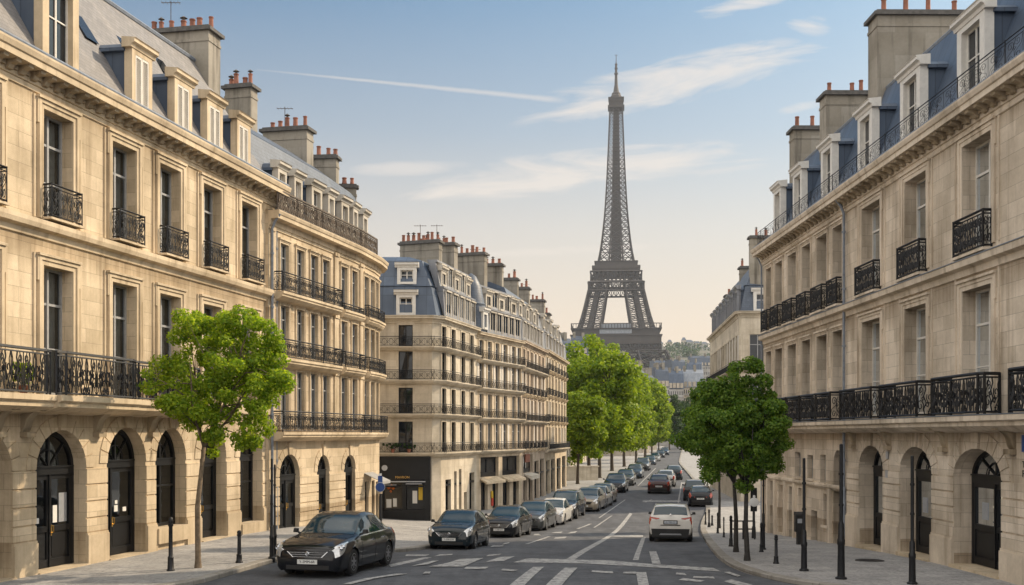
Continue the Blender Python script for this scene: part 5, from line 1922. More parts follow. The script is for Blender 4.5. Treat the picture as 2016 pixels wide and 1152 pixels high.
# ------------------------------------------------------------------ cars
#            y     zb   zbelt zroof  wm   wb   wr
SEDAN = dict(L=4.36, W=1.82, wf=.93, wr=-.88, R=.325, keys=[
    (.500, .17, .64, .68, .78, .72, .50), (.494, .15, .69, .73, .87, .80, .56), (.476, .14, .745, .79, .945, .87, .62), (.44, .135, .79, .845, .98, .90, .65),
    (.37, .135, .85, .915, 1.0, .92, .68), (.27, .135, .90, .955, 1.0, .93, .71), (.225, .135, .91, .985, 1.0, .93, .80), (.215, .135, .915, 1.0, 1.0, .93, .80),
    (.06, .135, .935, 1.43, 1.0, .92, .715), (.02, .135, .94, 1.48, 1.0, .92, .71), (-.08, .135, .945, 1.52, 1.0, .92, .70), (-.18, .135, .955, 1.495, 1.0, .92, .69), (-.24, .135, .965, 1.44, 1.0, .92, .68),
    (-.385, .135, .985, 1.09, 1.0, .89, .71), (-.40, .135, .985, 1.055, .995, .89, .71), (-.455, .20, .965, 1.03, .96, .85, .62), (-.482, .24, .93, .99, .90, .80, .58), (-.496, .30, .84, .89, .82, .74, .54), (-.5, .36, .74, .78, .72, .66, .46)],
    ws=(.213, .055), rw=(-.245, -.38), sg=(.19, -.36))
HATCH = dict(L=4.15, W=1.78, wf=.80, wr=-.72, R=.315, keys=[
    (.500, .17, .66, .70, .76, .70, .48), (.493, .15, .71, .755, .86, .79, .55), (.474, .14, .775, .825, .94, .87, .62), (.43, .135, .83, .89, .975, .90, .65),
    (.36, .135, .87, .935, 1.0, .92, .68), (.275, .135, .92, .995, 1.0, .93, .80), (.265, .135, .925, 1.01, 1.0, .93, .80),
    (.08, .135, .95, 1.43, 1.0, .92, .72), (.04, .135, .955, 1.475, 1.0, .92, .715), (-.08, .135, .965, 1.505, 1.0, .92, .71), (-.25, .135, .985, 1.47, 1.0, .92, .70), (-.35, .135, 1.0, 1.41, .99, .91, .69),
    (-.455, .18, 1.01, 1.08, .96, .88, .72), (-.478, .22, .98, 1.03, .93, .84, .62), (-.494, .28, .86, .9, .86, .78, .56), (-.5, .36, .74, .78, .76, .70, .5)],
    ws=(.263, .075), rw=(-.355, -.452), sg=(.23, -.42))
SUV = dict(L=4.4, W=1.86, wf=.86, wr=-.80, R=.355, keys=[
    (.500, .42, .78, .83, .70, .64, .46), (.490, .34, .85, .90, .84, .78, .56), (.468, .28, .90, .955, .93, .87, .62), (.42, .24, .94, 1.0, .98, .91, .66),
    (.34, .23, 1.0, 1.07, 1.0, .93, .70), (.27, .23, 1.03, 1.11, 1.0, .94, .80), (.26, .23, 1.035, 1.125, 1.0, .94, .80),
    (.10, .23, 1.05, 1.54, 1.0, .93, .76), (.06, .23, 1.055, 1.59, 1.0, .93, .76), (-.08, .23, 1.06, 1.625, 1.0, .93, .755), (-.30, .23, 1.08, 1.60, 1.0, .93, .75), (-.40, .23, 1.09, 1.55, .99, .93, .745),
    (-.425, .24, 1.09, 1.50, .985, .93, .745), (-.472, .27, 1.08, 1.15, .975, .93, .80), (-.482, .30, 1.05, 1.10, .97, .92, .80), (-.494, .30, .96, 1.01, .95, .90, .76), (-.5, .34, .90, .94, .92, .87, .70)],
    ws=(.258, .095), rw=(-.420, -.470), sg=(.23, -.41))
VAN = dict(SUV, L=4.6, W=1.86, R=.33, keys=[(y, zb - .05, zt, zr + (.08 if zr > 1.3 else 0), a, b_, c) for y, zb, zt, zr, a, b_, c in SUV['keys']])


def catmull(P, t):
    n = len(P) - 1
    i = min(n - 1, int(t))
    f = t - i
    p0, p1, p2, p3 = P[max(0, i - 1)], P[i], P[i + 1], P[min(n, i + 2)]
    return tuple(.5 * (2 * b + (c - a) * f + (2 * a - 5 * b + 4 * c - d) * f * f + (3 * b - a - 3 * c + d) * f ** 3) for a, b, c, d in zip(p0, p1, p2, p3))


class CarSurf:
    def __init__(s, spec):
        s.k = sorted(spec['keys'])
        s.L, s.W = spec['L'], spec['W']
        s.xs = [k[0] for k in s.k]

    def prof(s, u):
        g = [hermite(u, s.xs, [k[i] for k in s.k]) for i in range(1, 7)]
        zb, zt, zr, wm, wb, wr = g
        w = s.W / 2
        hr = zr - zt
        return [(wm * .86 * w, zb), (wm * .955 * w, zb + .09), (wm * .99 * w, zb + .38 * (zt - zb)), (wm * w, zb + .68 * (zt - zb)), (wb * 1.0 * w, zt),
                (wr * w, zr - min(.075, .35 * hr + .008)), (wr * .62 * w, zr - min(.018, .1 * hr)), (0.0, zr)]

    def P(s, u, v, side=1, off=0.0):
        x, z = catmull(s.prof(u), abs(v))
        p = Vector((side * x, u * s.L, z))
        if off:
            e = .004
            x2, z2 = catmull(s.prof(u), min(7, abs(v) + .04))
            x1, z1 = catmull(s.prof(u), max(0, abs(v) - .04))
            xa, za = catmull(s.prof(min(.5, u + e)), abs(v))
            xb, zb = catmull(s.prof(max(-.5, u - e)), abs(v))
            tv = Vector((side * (x2 - x1), 0, z2 - z1))
            tu = Vector((side * (xa - xb), 2 * e * s.L, za - zb))
            n = tu.cross(tv)
            if n.length > 1e-9:
                n.normalize()
                c = Vector((0, 0, .6))
                if n.dot(Vector((p.x, 0, p.z - .75))) < 0:
                    n = -n
                p = p + n * off
        return p


def patch(S, name, mat, parent, u0, u1, v0, v1, off=.006, nu=8, nv=6, sides=(1, -1), skirt=.02):
    fv0 = v0 if callable(v0) else (lambda u: v0)
    fv1 = v1 if callable(v1) else (lambda u: v1)
    objs = []
    for sd in sides:
        b = MB()
        G = [[S.P(u0 + (u1 - u0) * i / nu, fv0(u0 + (u1 - u0) * i / nu) + (fv1(u0 + (u1 - u0) * i / nu) - fv0(u0 + (u1 - u0) * i / nu)) * j / nv, sd, off) for j in range(nv + 1)] for i in range(nu + 1)]
        I = [[S.P(u0 + (u1 - u0) * i / nu, fv0(u0 + (u1 - u0) * i / nu) + (fv1(u0 + (u1 - u0) * i / nu) - fv0(u0 + (u1 - u0) * i / nu)) * j / nv, sd, off - skirt) for j in range(nv + 1)] for i in range(nu + 1)]
        base = len(b.v)
        for row in G:
            b.v.extend(tuple(p) for p in row)
        for i in range(nu):
            for j in range(nv):
                a = base + i * (nv + 1) + j
                b.f.append((a, a + 1, a + nv + 2, a + nv + 1) if sd > 0 else (a, a + nv + 1, a + nv + 2, a + 1))
                b.m.append(0)
        for i in range(nu):
            for j in (0, nv):
                b.poly([G[i][j], G[i + 1][j], I[i + 1][j], I[i][j]])
        for j in range(nv):
            for i in (0, nu):
                b.poly([G[i][j], G[i][j + 1], I[i][j + 1], I[i][j]])
        objs.append(b.build(name, mat, parent, True, 35, local=True))
    return objs


def full_patch(S, name, mat, parent, u0, u1, v0, off=.006, nu=8, nv=6, v0b=None):
    """patch across the centre line (windscreen, rear window, bonnet)"""
    b = MB()
    cols = []
    for i in range(nu + 1):
        u = u0 + (u1 - u0) * i / nu
        va = v0 if v0b is None else v0 + (v0b - v0) * i / nu
        row = [S.P(u, va + (7 - va) * j / nv, 1, off) for j in range(nv + 1)]
        row += [S.P(u, 7 - (7 - va) * j / nv, -1, off) for j in range(1, nv + 1)]
        cols.append(row)
    n = len(cols[0])
    for row in cols:
        b.v.extend(tuple(p) for p in row)
    for i in range(nu):
        for j in range(n - 1):
            a = i * n + j
            b.f.append((a, a + 1, a + n + 1, a + n))
            b.m.append(0)
    return b.build(name, mat, parent, True, 50, local=True)


def lbuild(b, name, mat, parent, smooth=False, sharp=None):
    return b.build(name, mat, parent, smooth, sharp, local=True)


def make_car(name, spec, paint_m, label, plate_txt, rail=False, lower_black=False):
    root = thing(name, (0, 0, 0), label, 'car')
    S = CarSurf(spec)
    Lh, Wh, Rw = spec['L'] / 2, spec['W'] / 2, spec['R']
    yw = [spec['wf'] * Lh * .66, spec['wr'] * Lh * .66]
    yw = [Lh - .84, -Lh + .86] if spec is not SUV else [Lh - .86, -Lh + .84]
    RA = Rw + .055
    NU, NV = 96, 28
    us = sorted(set([k[0] for k in spec['keys']] + [-.5 + i / NU for i in range(NU + 1)]))
    us = [u for i, u in enumerate(us) if i == 0 or u - us[i - 1] > .0025 or u in (.5,)]
    b = MB()
    nv = NV + 1
    W2 = 2 * NV + 1
    for u in us:
        row = [S.P(u, 7 * j / NV, 1) for j in range(NV + 1)] + [S.P(u, 7 - 7 * j / NV, -1) for j in range(1, NV + 1)]
        b.v.extend([list(p) for p in row])
    for i in range(len(us) - 1):
        for j in range(W2 - 1):
            a = i * W2 + j
            f = (a, a + 1, a + W2 + 1, a + W2)
            keep = True
            for y in yw:
                if all(math.hypot(b.v[q][1] - y, b.v[q][2] - Rw) < RA for q in f):
                    keep = False
            if keep:
                b.f.append(f)
                b.m.append(0)
    for y in yw:
        for p in b.v:
            d = math.hypot(p[1] - y, p[2] - Rw)
            if 1e-6 < d < RA and abs(p[0]) > .4:
                p[1] = y + (p[1] - y) * RA / d
                p[2] = Rw + (p[2] - Rw) * RA / d
    for i in (0, len(us) - 1):
        b.f.append(tuple(i * W2 + j for j in range(W2)))
        b.m.append(0)
    body = lbuild(b, 'body', paint_m, root, True, 38)
    # underside and wheel housings
    k = MB()
    k.box(-Wh * .8, Wh * .8, -Lh * .92, Lh * .92, .15, .55)
    for y in yw:
        for sx in (1, -1):
            n = 14
            for i in range(n):
                a0, a1 = math.pi * (-.12 + 1.24 * i / n), math.pi * (-.12 + 1.24 * (i + 1) / n)
                r_ = RA + .004
                k.poly([(sx * Wh * .965, y + r_ * math.cos(a0), Rw + r_ * math.sin(a0)), (sx * Wh * .965, y + r_ * math.cos(a1), Rw + r_ * math.sin(a1)),
                        (sx * Wh * .6, y + r_ * math.cos(a1), Rw + r_ * math.sin(a1)), (sx * Wh * .6, y + r_ * math.cos(a0), Rw + r_ * math.sin(a0))])
            k.lathe([(RA + .02, 0), (RA + .02, .01)], (sx * Wh * .6, y, Rw), 16, 'x')
    lbuild(k, 'underbody', 'trim_black', root)
    # wheels
    for y in yw:
        for sx in (1, -1):
            t = MB()
            x0 = sx * (Wh - .115)
            r = Rw
            t.lathe([(r * .66, -.10), (r * .93, -.105), (r, -.075), (r * 1.0, .075), (r * .93, .105), (r * .66, .10)], (x0, y, Rw), 28, 'x')
            wh = lbuild(t, 'wheel', 'rubber', root, True, 40)
            q = MB()
            xo = x0 + sx * .085
            q.lathe([(r * .69, -.02 * sx), (r * .69, .012 * sx), (r * .62, .02 * sx), (r * .60, -.03 * sx), (.06, -.035 * sx)], (xo, y, Rw), 28, 'x')
            for s_ in range(7):
                an = 2 * math.pi * s_ / 7 + .3
                ca_, sa_ = math.cos(an), math.sin(an)
                q.hexa([(xo - sx * .01, y + ca_ * .03 - sa_ * .035, Rw + sa_ * .03 + ca_ * .035), (xo - sx * .01, y + ca_ * .03 + sa_ * .035, Rw + sa_ * .03 - ca_ * .035),
                        (xo - sx * .005, y + ca_ * r * .64 + sa_ * .022, Rw + sa_ * r * .64 - ca_ * .022), (xo - sx * .005, y + ca_ * r * .64 - sa_ * .022, Rw + sa_ * r * .64 + ca_ * .022),
                        (xo + sx * .018, y + ca_ * .03 - sa_ * .03, Rw + sa_ * .03 + ca_ * .03), (xo + sx * .018, y + ca_ * .03 + sa_ * .03, Rw + sa_ * .03 - ca_ * .03),
                        (xo + sx * .014, y + ca_ * r * .64 + sa_ * .018, Rw + sa_ * r * .64 - ca_ * .018), (xo + sx * .014, y + ca_ * r * .64 - sa_ * .018, Rw + sa_ * r * .64 + ca_ * .018)])
            q.lathe([(.055, -.01 * sx), (.05, .02 * sx), (.01, .022 * sx)], (xo, y, Rw), 12, 'x')
            lbuild(q, 'rim', 'alloy', wh, True, 30)
    # glass
    full_patch(S, 'windscreen', 'car_glass', root, spec['ws'][0], spec['ws'][1], 5.06, .006, 8, 6)
    full_patch(S, 'rear_window', 'car_glass', root, spec['rw'][0], spec['rw'][1], 5.10, .006, 8, 6)
    g0, g1 = spec['sg']
    bp = -.02
    def vlo(u):
        return 4.10
    def vhi(u):
        return 4.93
    f = .5 * (g0 + g1) + .03
    for (a, c) in ((g0, f + .006), (f - .006, g1 + .13 * .75), (g1 + .13 * .75 - .012, g1)):
        patch(S, 'side_window', 'car_glass', root, a, c, 4.10, 4.92, .005, 8, 3)
    # doors with shut lines and handles, bonnet
    for (a, c) in ((g0 - .02, f + .004), (f - .004, g1 + .12)):
        ds = patch(S, 'door', paint_m, root, a, c, lambda u: .95, 3.96, .0045, 14, 10)
        for sd_, d in zip((1, -1), ds):
            h = MB()
            uu = c + (a - c) * .16
            p = S.P(uu, 3.5, sd_, .02)
            h.box(p.x - .012, p.x + .012, p.y - .09, p.y + .09, p.z - .016, p.z + .016)
            lbuild(h, 'handle', 'chrome', d)
    full_patch(S, 'bonnet', paint_m, root, spec['ws'][0] + .012, .478, 4.55, .004, 14, 6)
    # waist trim under the side windows
    patch(S, 'window_trim', 'chrome', root, g0, g1, 4.0, 4.07, .006, 16, 1)
    # front: grille, lamps, plate, badge, intake
    zf = S.prof(.5)
    zt, zb = zf[4][1], zf[0][1]
    hb = zt - zb
    yf = Lh
    gl = MB()
    gw = .56 * Wh
    zg0, zg1 = zt - hb * .30, zt - .01
    gl.hexa([(-gw * .72, yf - .02, zg0), (gw * .72, yf - .02, zg0), (gw * .72, yf + .012, zg0), (-gw * .72, yf + .012, zg0), (-gw * 1.02, yf - .02, zg1), (gw * 1.02, yf - .02, zg1), (gw * 1.02, yf + .004, zg1), (-gw * 1.02, yf + .004, zg1)])
    gr = lbuild(gl, 'grille', 'trim_black', root)
    cb = MB()
    for i, t in enumerate((.0, .42, .8)):
        z = zg0 + (zg1 - zg0) * t
        ww = gw * (.72 + .30 * t)
        cb.box(-ww, ww, yf + .004, yf + .02, z - .006, z + .008)
    for sx in (1, -1):
        cb.hexa([(sx * gw * .70, yf, zg0 - .01), (sx * gw * .76, yf, zg0 - .01), (sx * gw * .76, yf + .02, zg0 - .01), (sx * gw * .70, yf + .02, zg0 - .01),
                 (sx * gw * 1.0, yf - .01, zg1), (sx * gw * 1.06, yf - .01, zg1), (sx * gw * 1.06, yf + .015, zg1), (sx * gw * 1.0, yf + .015, zg1)])
    lbuild(cb, 'grille_bar', 'chrome', gr)
    bd = MB()
    zc = (zg0 + zg1) / 2 + .01
    bd.lathe([(.052, 0), (.056, .02), (.045, .024), (.042, .012), (.01, .012)], (0, yf + .012, zc), 20, 'y')
    bd.box(-.006, .006, yf + .024, yf + .034, zc - .042, zc + .042)
    bd.hexa([(-.03, yf + .024, zc + .03), (-.02, yf + .024, zc + .034), (-.02, yf + .034, zc + .034), (-.03, yf + .034, zc + .03), (-.006, yf + .024, zc - .036), (.004, yf + .024, zc - .036), (.004, yf + .034, zc - .036), (-.006, yf + .034, zc - .036)])
    lbuild(bd, 'badge', 'chrome', gr, True, 30)
    ik = MB()
    ik.box(-gw * 1.1, gw * 1.1, yf - .03, yf + .006, zb + .02, zb + hb * .26)
    lbuild(ik, 'air_intake', 'trim_black', root)
    pf = MB()
    zp = zb + hb * .44
    pf.box(-.26, .26, yf + .006, yf + .022, zp - .056, zp + .056)
    p_ = lbuild(pf, 'number_plate', 'plate', root)
    text_obj(plate_txt, .092, (0, yf + .024, zp), (R(90), 0, R(180)), 'ink', p_, depth=.002)
    for sx in (1, -1):
        patch(S, 'headlight', 'lamp_clear', root, .4995, .375, lambda u: 2.95 + .95 * ss((.5 - u) / .125), lambda u: 4.45 - .42 * ss((.5 - u) / .12), .010, 14, 5, (sx,))
        for uu, vv_, rr_ in ((.478, 3.75, .055), (.452, 3.8, .048)):
            ln_ = MB()
            p = S.P(uu, vv_, sx, .004)
            ln_.lathe([(rr_ * 1.1, -.02), (rr_ * 1.1, .022), (rr_ * .9, .026), (rr_ * .8, .012), (rr_ * .5, .022), (.005, .026)], (p.x, p.y, p.z), 14, 'y')
            lbuild(ln_, 'lamp_lens', 'chrome', root, True, 40)
        fg = MB()
        p = S.P(.496, 1.2, sx, .0)
        fg.lathe([(.04, -.04), (.042, .006), (.03, .008)], (p.x * .93, p.y, p.z + .06), 12, 'y')
        lbuild(fg, 'fog_lamp', 'lamp_clear', root)
    # rear: lamps, plate, bumper trim
    zr = S.prof(-.5)
    zt2, zb2 = zr[4][1], zr[0][1]
    for sx in (1, -1):
        patch(S, 'tail_light', 'lamp_red', root, -.498, -.43, lambda u: 3.0 + .5 * ss((u + .5) / .07), 4.2, .010, 8, 5, (sx,))
        tl = MB()
        zq = zt2 + (.03 if lower_black else -.09)
        xq = S.prof(-.494)[4][0]
        yq = -.494 * spec['L']
        tl.hexa([(sx * xq * .55, yq - .035, zq + .06), (sx * xq * 1.0, yq + .01, zq - .05), (sx * xq * 1.0, yq + .05, zq - .05), (sx * xq * .55, yq + .06, zq + .06),
                 (sx * xq * .55, yq - .03, zq + .085), (sx * xq * 1.02, yq + .015, zq + .15), (sx * xq * 1.02, yq + .06, zq + .15), (sx * xq * .55, yq + .06, zq + .085)])
        lbuild(tl, 'tail_light', 'lamp_red', root)
    pr_ = MB()
    zp = zt2 - .06 if lower_black else zt2 - .14
    pr_.box(-.30, .30, -Lh - .012, -Lh + .02, zp - .085, zp + .085)
    rc = lbuild(pr_, 'plate_recess', 'trim_black', root)
    pq = MB()
    pq.box(-.26, .26, -Lh - .022, -Lh - .012, zp - .055, zp + .055)
    p2 = lbuild(pq, 'number_plate', 'plate' if not lower_black else 'sign_grey', root)
    text_obj(plate_txt, .092, (0, -Lh - .0235, zp), (R(90), 0, 0), 'ink', p2, depth=.002)
    bb = MB()
    if lower_black:
        # deep black lower bumper with a silver skid plate
        bb.hexa([(-Wh * .80, -Lh - .02, .22), (Wh * .80, -Lh - .02, .22), (Wh * .97, -Lh + .34, .24), (-Wh * .97, -Lh + .34, .24),
                 (-Wh * .86, -Lh - .035, .56), (Wh * .86, -Lh - .035, .56), (Wh * .995, -Lh + .34, .60), (-Wh * .995, -Lh + .34, .60)])
        bp_ = lbuild(bb, 'rear_bumper', 'trim_black', root)
        sk = MB()
        sk.hexa([(-.48, -Lh - .042, .30), (.48, -Lh - .042, .30), (.48, -Lh, .30), (-.48, -Lh, .30), (-.42, -Lh - .045, .365), (.42, -Lh - .045, .365), (.42, -Lh, .365), (-.42, -Lh, .365)])
        lbuild(sk, 'skid_plate', 'alloy', bp_)
        sl = MB()
        sl.box(-.42, .42, -Lh - .016, -Lh + .02, .70, .735)
        lbuild(sl, 'bumper_slot', 'trim_black', root)
        wp = MB()
        q0 = S.P(-.476, 7, 1, .02)
        wp.lathe([(.035, -.02), (.03, .03)], (0, q0.y - .02, q0.z + .03), 10, 'y')
        lbuild(wp, 'rear_badge', 'chrome', root)
    else:
        bb.box(-Wh * .72, Wh * .72, -Lh - .012, -Lh + .02, zb2 + .0, zb2 + .12)
        lbuild(bb, 'rear_bumper', 'trim_black', root)
    # mirrors
    for sx in (1, -1):
        m = MB()
        p = S.P(g0 - .03, 4.15, sx, 0)
        m.tube([(p.x - sx * .02, p.y, p.z + .02), (p.x + sx * .07, p.y - .01, p.z + .05)], .03, 6)
        xa, xb, zc_ = p.x + sx * .05, p.x + sx * .21, p.z + .09
        m.hexa([(xa, p.y - .05, zc_ - .055), (xb, p.y - .04, zc_ - .05), (xb - sx * .03, p.y + .05, zc_ - .045), (xa + sx * .02, p.y + .06, zc_ - .05),
                (xa, p.y - .05, zc_ + .055), (xb - sx * .02, p.y - .04, zc_ + .065), (xb - sx * .05, p.y + .04, zc_ + .05), (xa + sx * .02, p.y + .05, zc_ + .05)])
        mo_ = lbuild(m, 'wing_mirror', 'trim_black', root)
        mo_.modifiers.new('soft', 'BEVEL').width = .018
        mo_.modifiers['soft'].segments = 2
    if rail:
        r_ = MB()
        for sx in (1, -1):
            r_.tube([tuple(S.P(u, 5.25, sx, .03)) for u in (.02, -.1, -.2, -.3, -.38)], .014, 5)
        lbuild(r_, 'roof_rail', 'chrome', root)
    return root


def far_stage(o):
    pass


PB = {'black': paint('black car paint', (0.004, 0.005, 0.008)), 'navy': paint('dark teal car paint', (0.006, 0.014, 0.020)), 'grey': paint('grey car paint', (0.09, 0.095, 0.095), .3, .6),
      'silver': paint('silver car paint', (0.36, 0.36, 0.35), .3, .6), 'white': paint('pearl white car paint', (0.60, 0.585, 0.555), .3, .0), 'maroon': paint('dark red car paint', (0.055, 0.014, 0.012)),
      'blue': paint('steel blue car paint', (0.045, 0.065, 0.095), .3, .5), 'beige': paint('champagne car paint', (0.30, 0.26, 0.20), .3, .5)}


def recolour(root, old, new):
    for ch in root.children_recursive:
        if ch.type == 'MESH':
            for sl in ch.material_slots:
                if sl.material == old:
                    sl.link = 'OBJECT'
                    sl.material = new


def put(o, px, py, phi, away, scale=1.0):
    x, y, z = gpx(px, py)
    o.location = (x, y, z + .002)
    a = -R(phi) if away else math.pi - R(phi)
    # follow the fall of the road
    d = 1.3
    dx, dy = math.sin(R(phi)), math.cos(R(phi))
    sl = (zg(x + dx * d, y + dy * d) - zg(x - dx * d, y - dy * d)) / (2 * d)
    pitch = math.atan(sl) * (1 if away else -1)
    o.rotation_euler = (pitch, 0, a)
    o.scale = (scale, scale, scale)
    return o


C1 = make_car('parked_car', SEDAN, PB['black'], 'glossy black saloon car nearest the camera with chrome edged grille', 'Y-2MM-6R')
C2 = make_car('parked_car', HATCH, PB['navy'], 'dark teal hatchback, front car of the parked row by the corner shop', 'T-208-21R')
C3 = make_car('parked_car', SUV, PB['white'], 'white compact crossover seen from behind with red tail lights', 'AL-RBV-27', True, True)
C4 = make_car('parked_car', VAN, PB['black'], 'dark tall people carrier in the middle of the parked row', 'BK-714', True)
put(C1, 669, 1120, 12.5, False, 1.13)
put(C2, 906, 1077, 9.5, False, 1.0)
put(C3, 1322, 1063, 9.3, True, 1.03)
C3.name = 'moving_car'
put(C4, 1116, 1018, 12, False)
GP = 'cars parked along the left kerb'
for o in (C2, C4):
    o['group'] = GP
row = [
    (C2, 'navy', 'black', 1000, 1055, 12, False, 1.0, 'black hatchback directly behind the dark teal hatchback in the parked row', GP),
    (C2, 'navy', 'grey', 1053, 1041, 12, False, 1.04, 'grey hatchback, third car of the parked row', GP),
    (C1, 'black', 'white', 1091, 1029, 12, False, .96, 'white saloon, palest car of the parked row', GP),
    (C2, 'navy', 'beige', 1160, 1004, 13, False, 1.05, 'champagne coloured hatchback behind the dark people carrier', GP),
    (C1, 'black', 'silver', 1176, 997, 13, False, 1.0, 'silver saloon, second from the far end of the first parked row', GP),
    (C2, 'navy', 'beige', 1187, 990, 13, False, 1.0, 'beige hatchback, last car before the kerb build-out', GP),
    (C1, 'black', 'black', 1213, 968, 10, False, 1.12, 'black saloon at the head of the row under the trees', GP),
    (C2, 'navy', 'grey', 1232, 955, 10, False, 1.1, 'dark grey hatchback second in the row under the trees', GP),
    (C1, 'black', 'blue', 1250, 941, 10, False, 1.1, 'steel blue saloon third in the row under the trees', GP),
    (C4, 'black', 'grey', 1266, 926, 10, False, 1.1, 'grey people carrier parked beneath the tallest trees', GP),
    (C1, 'black', 'blue', 1280, 915, 10, False, 1.1, 'blue saloon parked far along the tree row, just before the bend', GP),
    (C2, 'navy', 'silver', 1290, 908, 10, False, 1.1, 'pale silver hatchback parked far along the tree row', GP),
    (C1, 'black', 'black', 1300, 901, 10, False, 1.1, 'tiny black saloon parked far off under the dark trees', GP),
    (C4, 'black', 'blue', 1309, 896, 10, False, 1.1, 'tiny blue people carrier parked far off under the dark trees', GP),
    (C1, 'black', 'maroon', 1299, 970, 9.5, True, 1.12, 'dark red saloon driving away in the middle of the road', None),
    (C2, 'navy', 'silver', 1311, 957, 9.5, True, 1.12, 'silver hatchback just ahead of the dark red saloon', None),
    (C2, 'navy', 'navy', 1327, 944, 9.5, True, 1.12, 'dark blue hatchback farthest ahead in the driving lane', None),
    (C2, 'navy', 'black', 1379, 995, 9.5, True, 1.0, 'small dark car parked at the right kerb with pale roof', 'cars parked at the right kerb'),
    (C4, 'black', 'black', 1368, 984, 9.5, True, .98, 'black people carrier parked ahead of the small dark car at the right kerb', 'cars parked at the right kerb'),
]
for src, pc, nc, px, py, phi, away, scl, lab, grp in row:
    o = copy_tree(src)
    if nc != pc:
        recolour(o, PB[pc], PB[nc])
    o['label'] = lab
    o['category'] = 'car'
    if grp:
        o['group'] = grp
        o.name = 'parked_car'
    else:
        if 'group' in o:
            del o['group']
        o.name = 'moving_car'
    put(o, px, py, phi, away, scl)


# ------------------------------------------------------------------ trees
def leaf_mesh(name, mat, clumps, n, size, rs, parent, up=.35, sag=.2):
    """many small folded leaves gathered in clumps (centre, radius)"""
    rr = np.random.RandomState(rs)
    w = np.array([c[3] ** 2.2 for c in clumps])
    idx = rr.choice(len(clumps), n, p=w / w.sum())
    C = np.array([c[:3] for c in clumps])[idx]
    Rr = np.array([c[3] for c in clumps])[idx]
    d = rr.normal(size=(n, 3))
    d /= np.linalg.norm(d, axis=1)[:, None]
    rad = Rr * rr.uniform(.25, 1.0, n) ** .6
    pos = C + d * rad[:, None] * np.array([1, 1, .8])
    nrm = d * .8 + rr.normal(size=(n, 3)) * .55 + np.array([0, 0, up])
    nrm /= np.linalg.norm(nrm, axis=1)[:, None]
    a = rr.normal(size=(n, 3))
    a -= nrm * (a * nrm).sum(1)[:, None]
    a /= np.linalg.norm(a, axis=1)[:, None]
    b = np.cross(nrm, a)
    s = size * rr.uniform(.6, 1.25, n)[:, None]
    v = np.empty((n, 4, 3))
    v[:, 0] = pos - a * s * .55
    v[:, 1] = pos + b * s * .42 + nrm * s * .10
    v[:, 2] = pos + a * s * .62 - nrm * s * sag
    v[:, 3] = pos - b * s * .42 + nrm * s * .10
    me = bpy.data.meshes.new(name)
    me.vertices.add(n * 4)
    me.vertices.foreach_set('co', v.ravel())
    me.loops.add(n * 4)
    me.loops.foreach_set('vertex_index', np.arange(n * 4, dtype=np.int32))
    me.polygons.add(n)
    me.polygons.foreach_set('loop_start', np.arange(0, n * 4, 4, dtype=np.int32))
    me.polygons.foreach_set('loop_total', np.full(n, 4, dtype=np.int32))
    me.update(calc_edges=True)
    me.materials.append(MAT[mat])
    o = bpy.data.objects.new(name, me)
    COL.objects.link(o)
    o.parent = parent
    return o


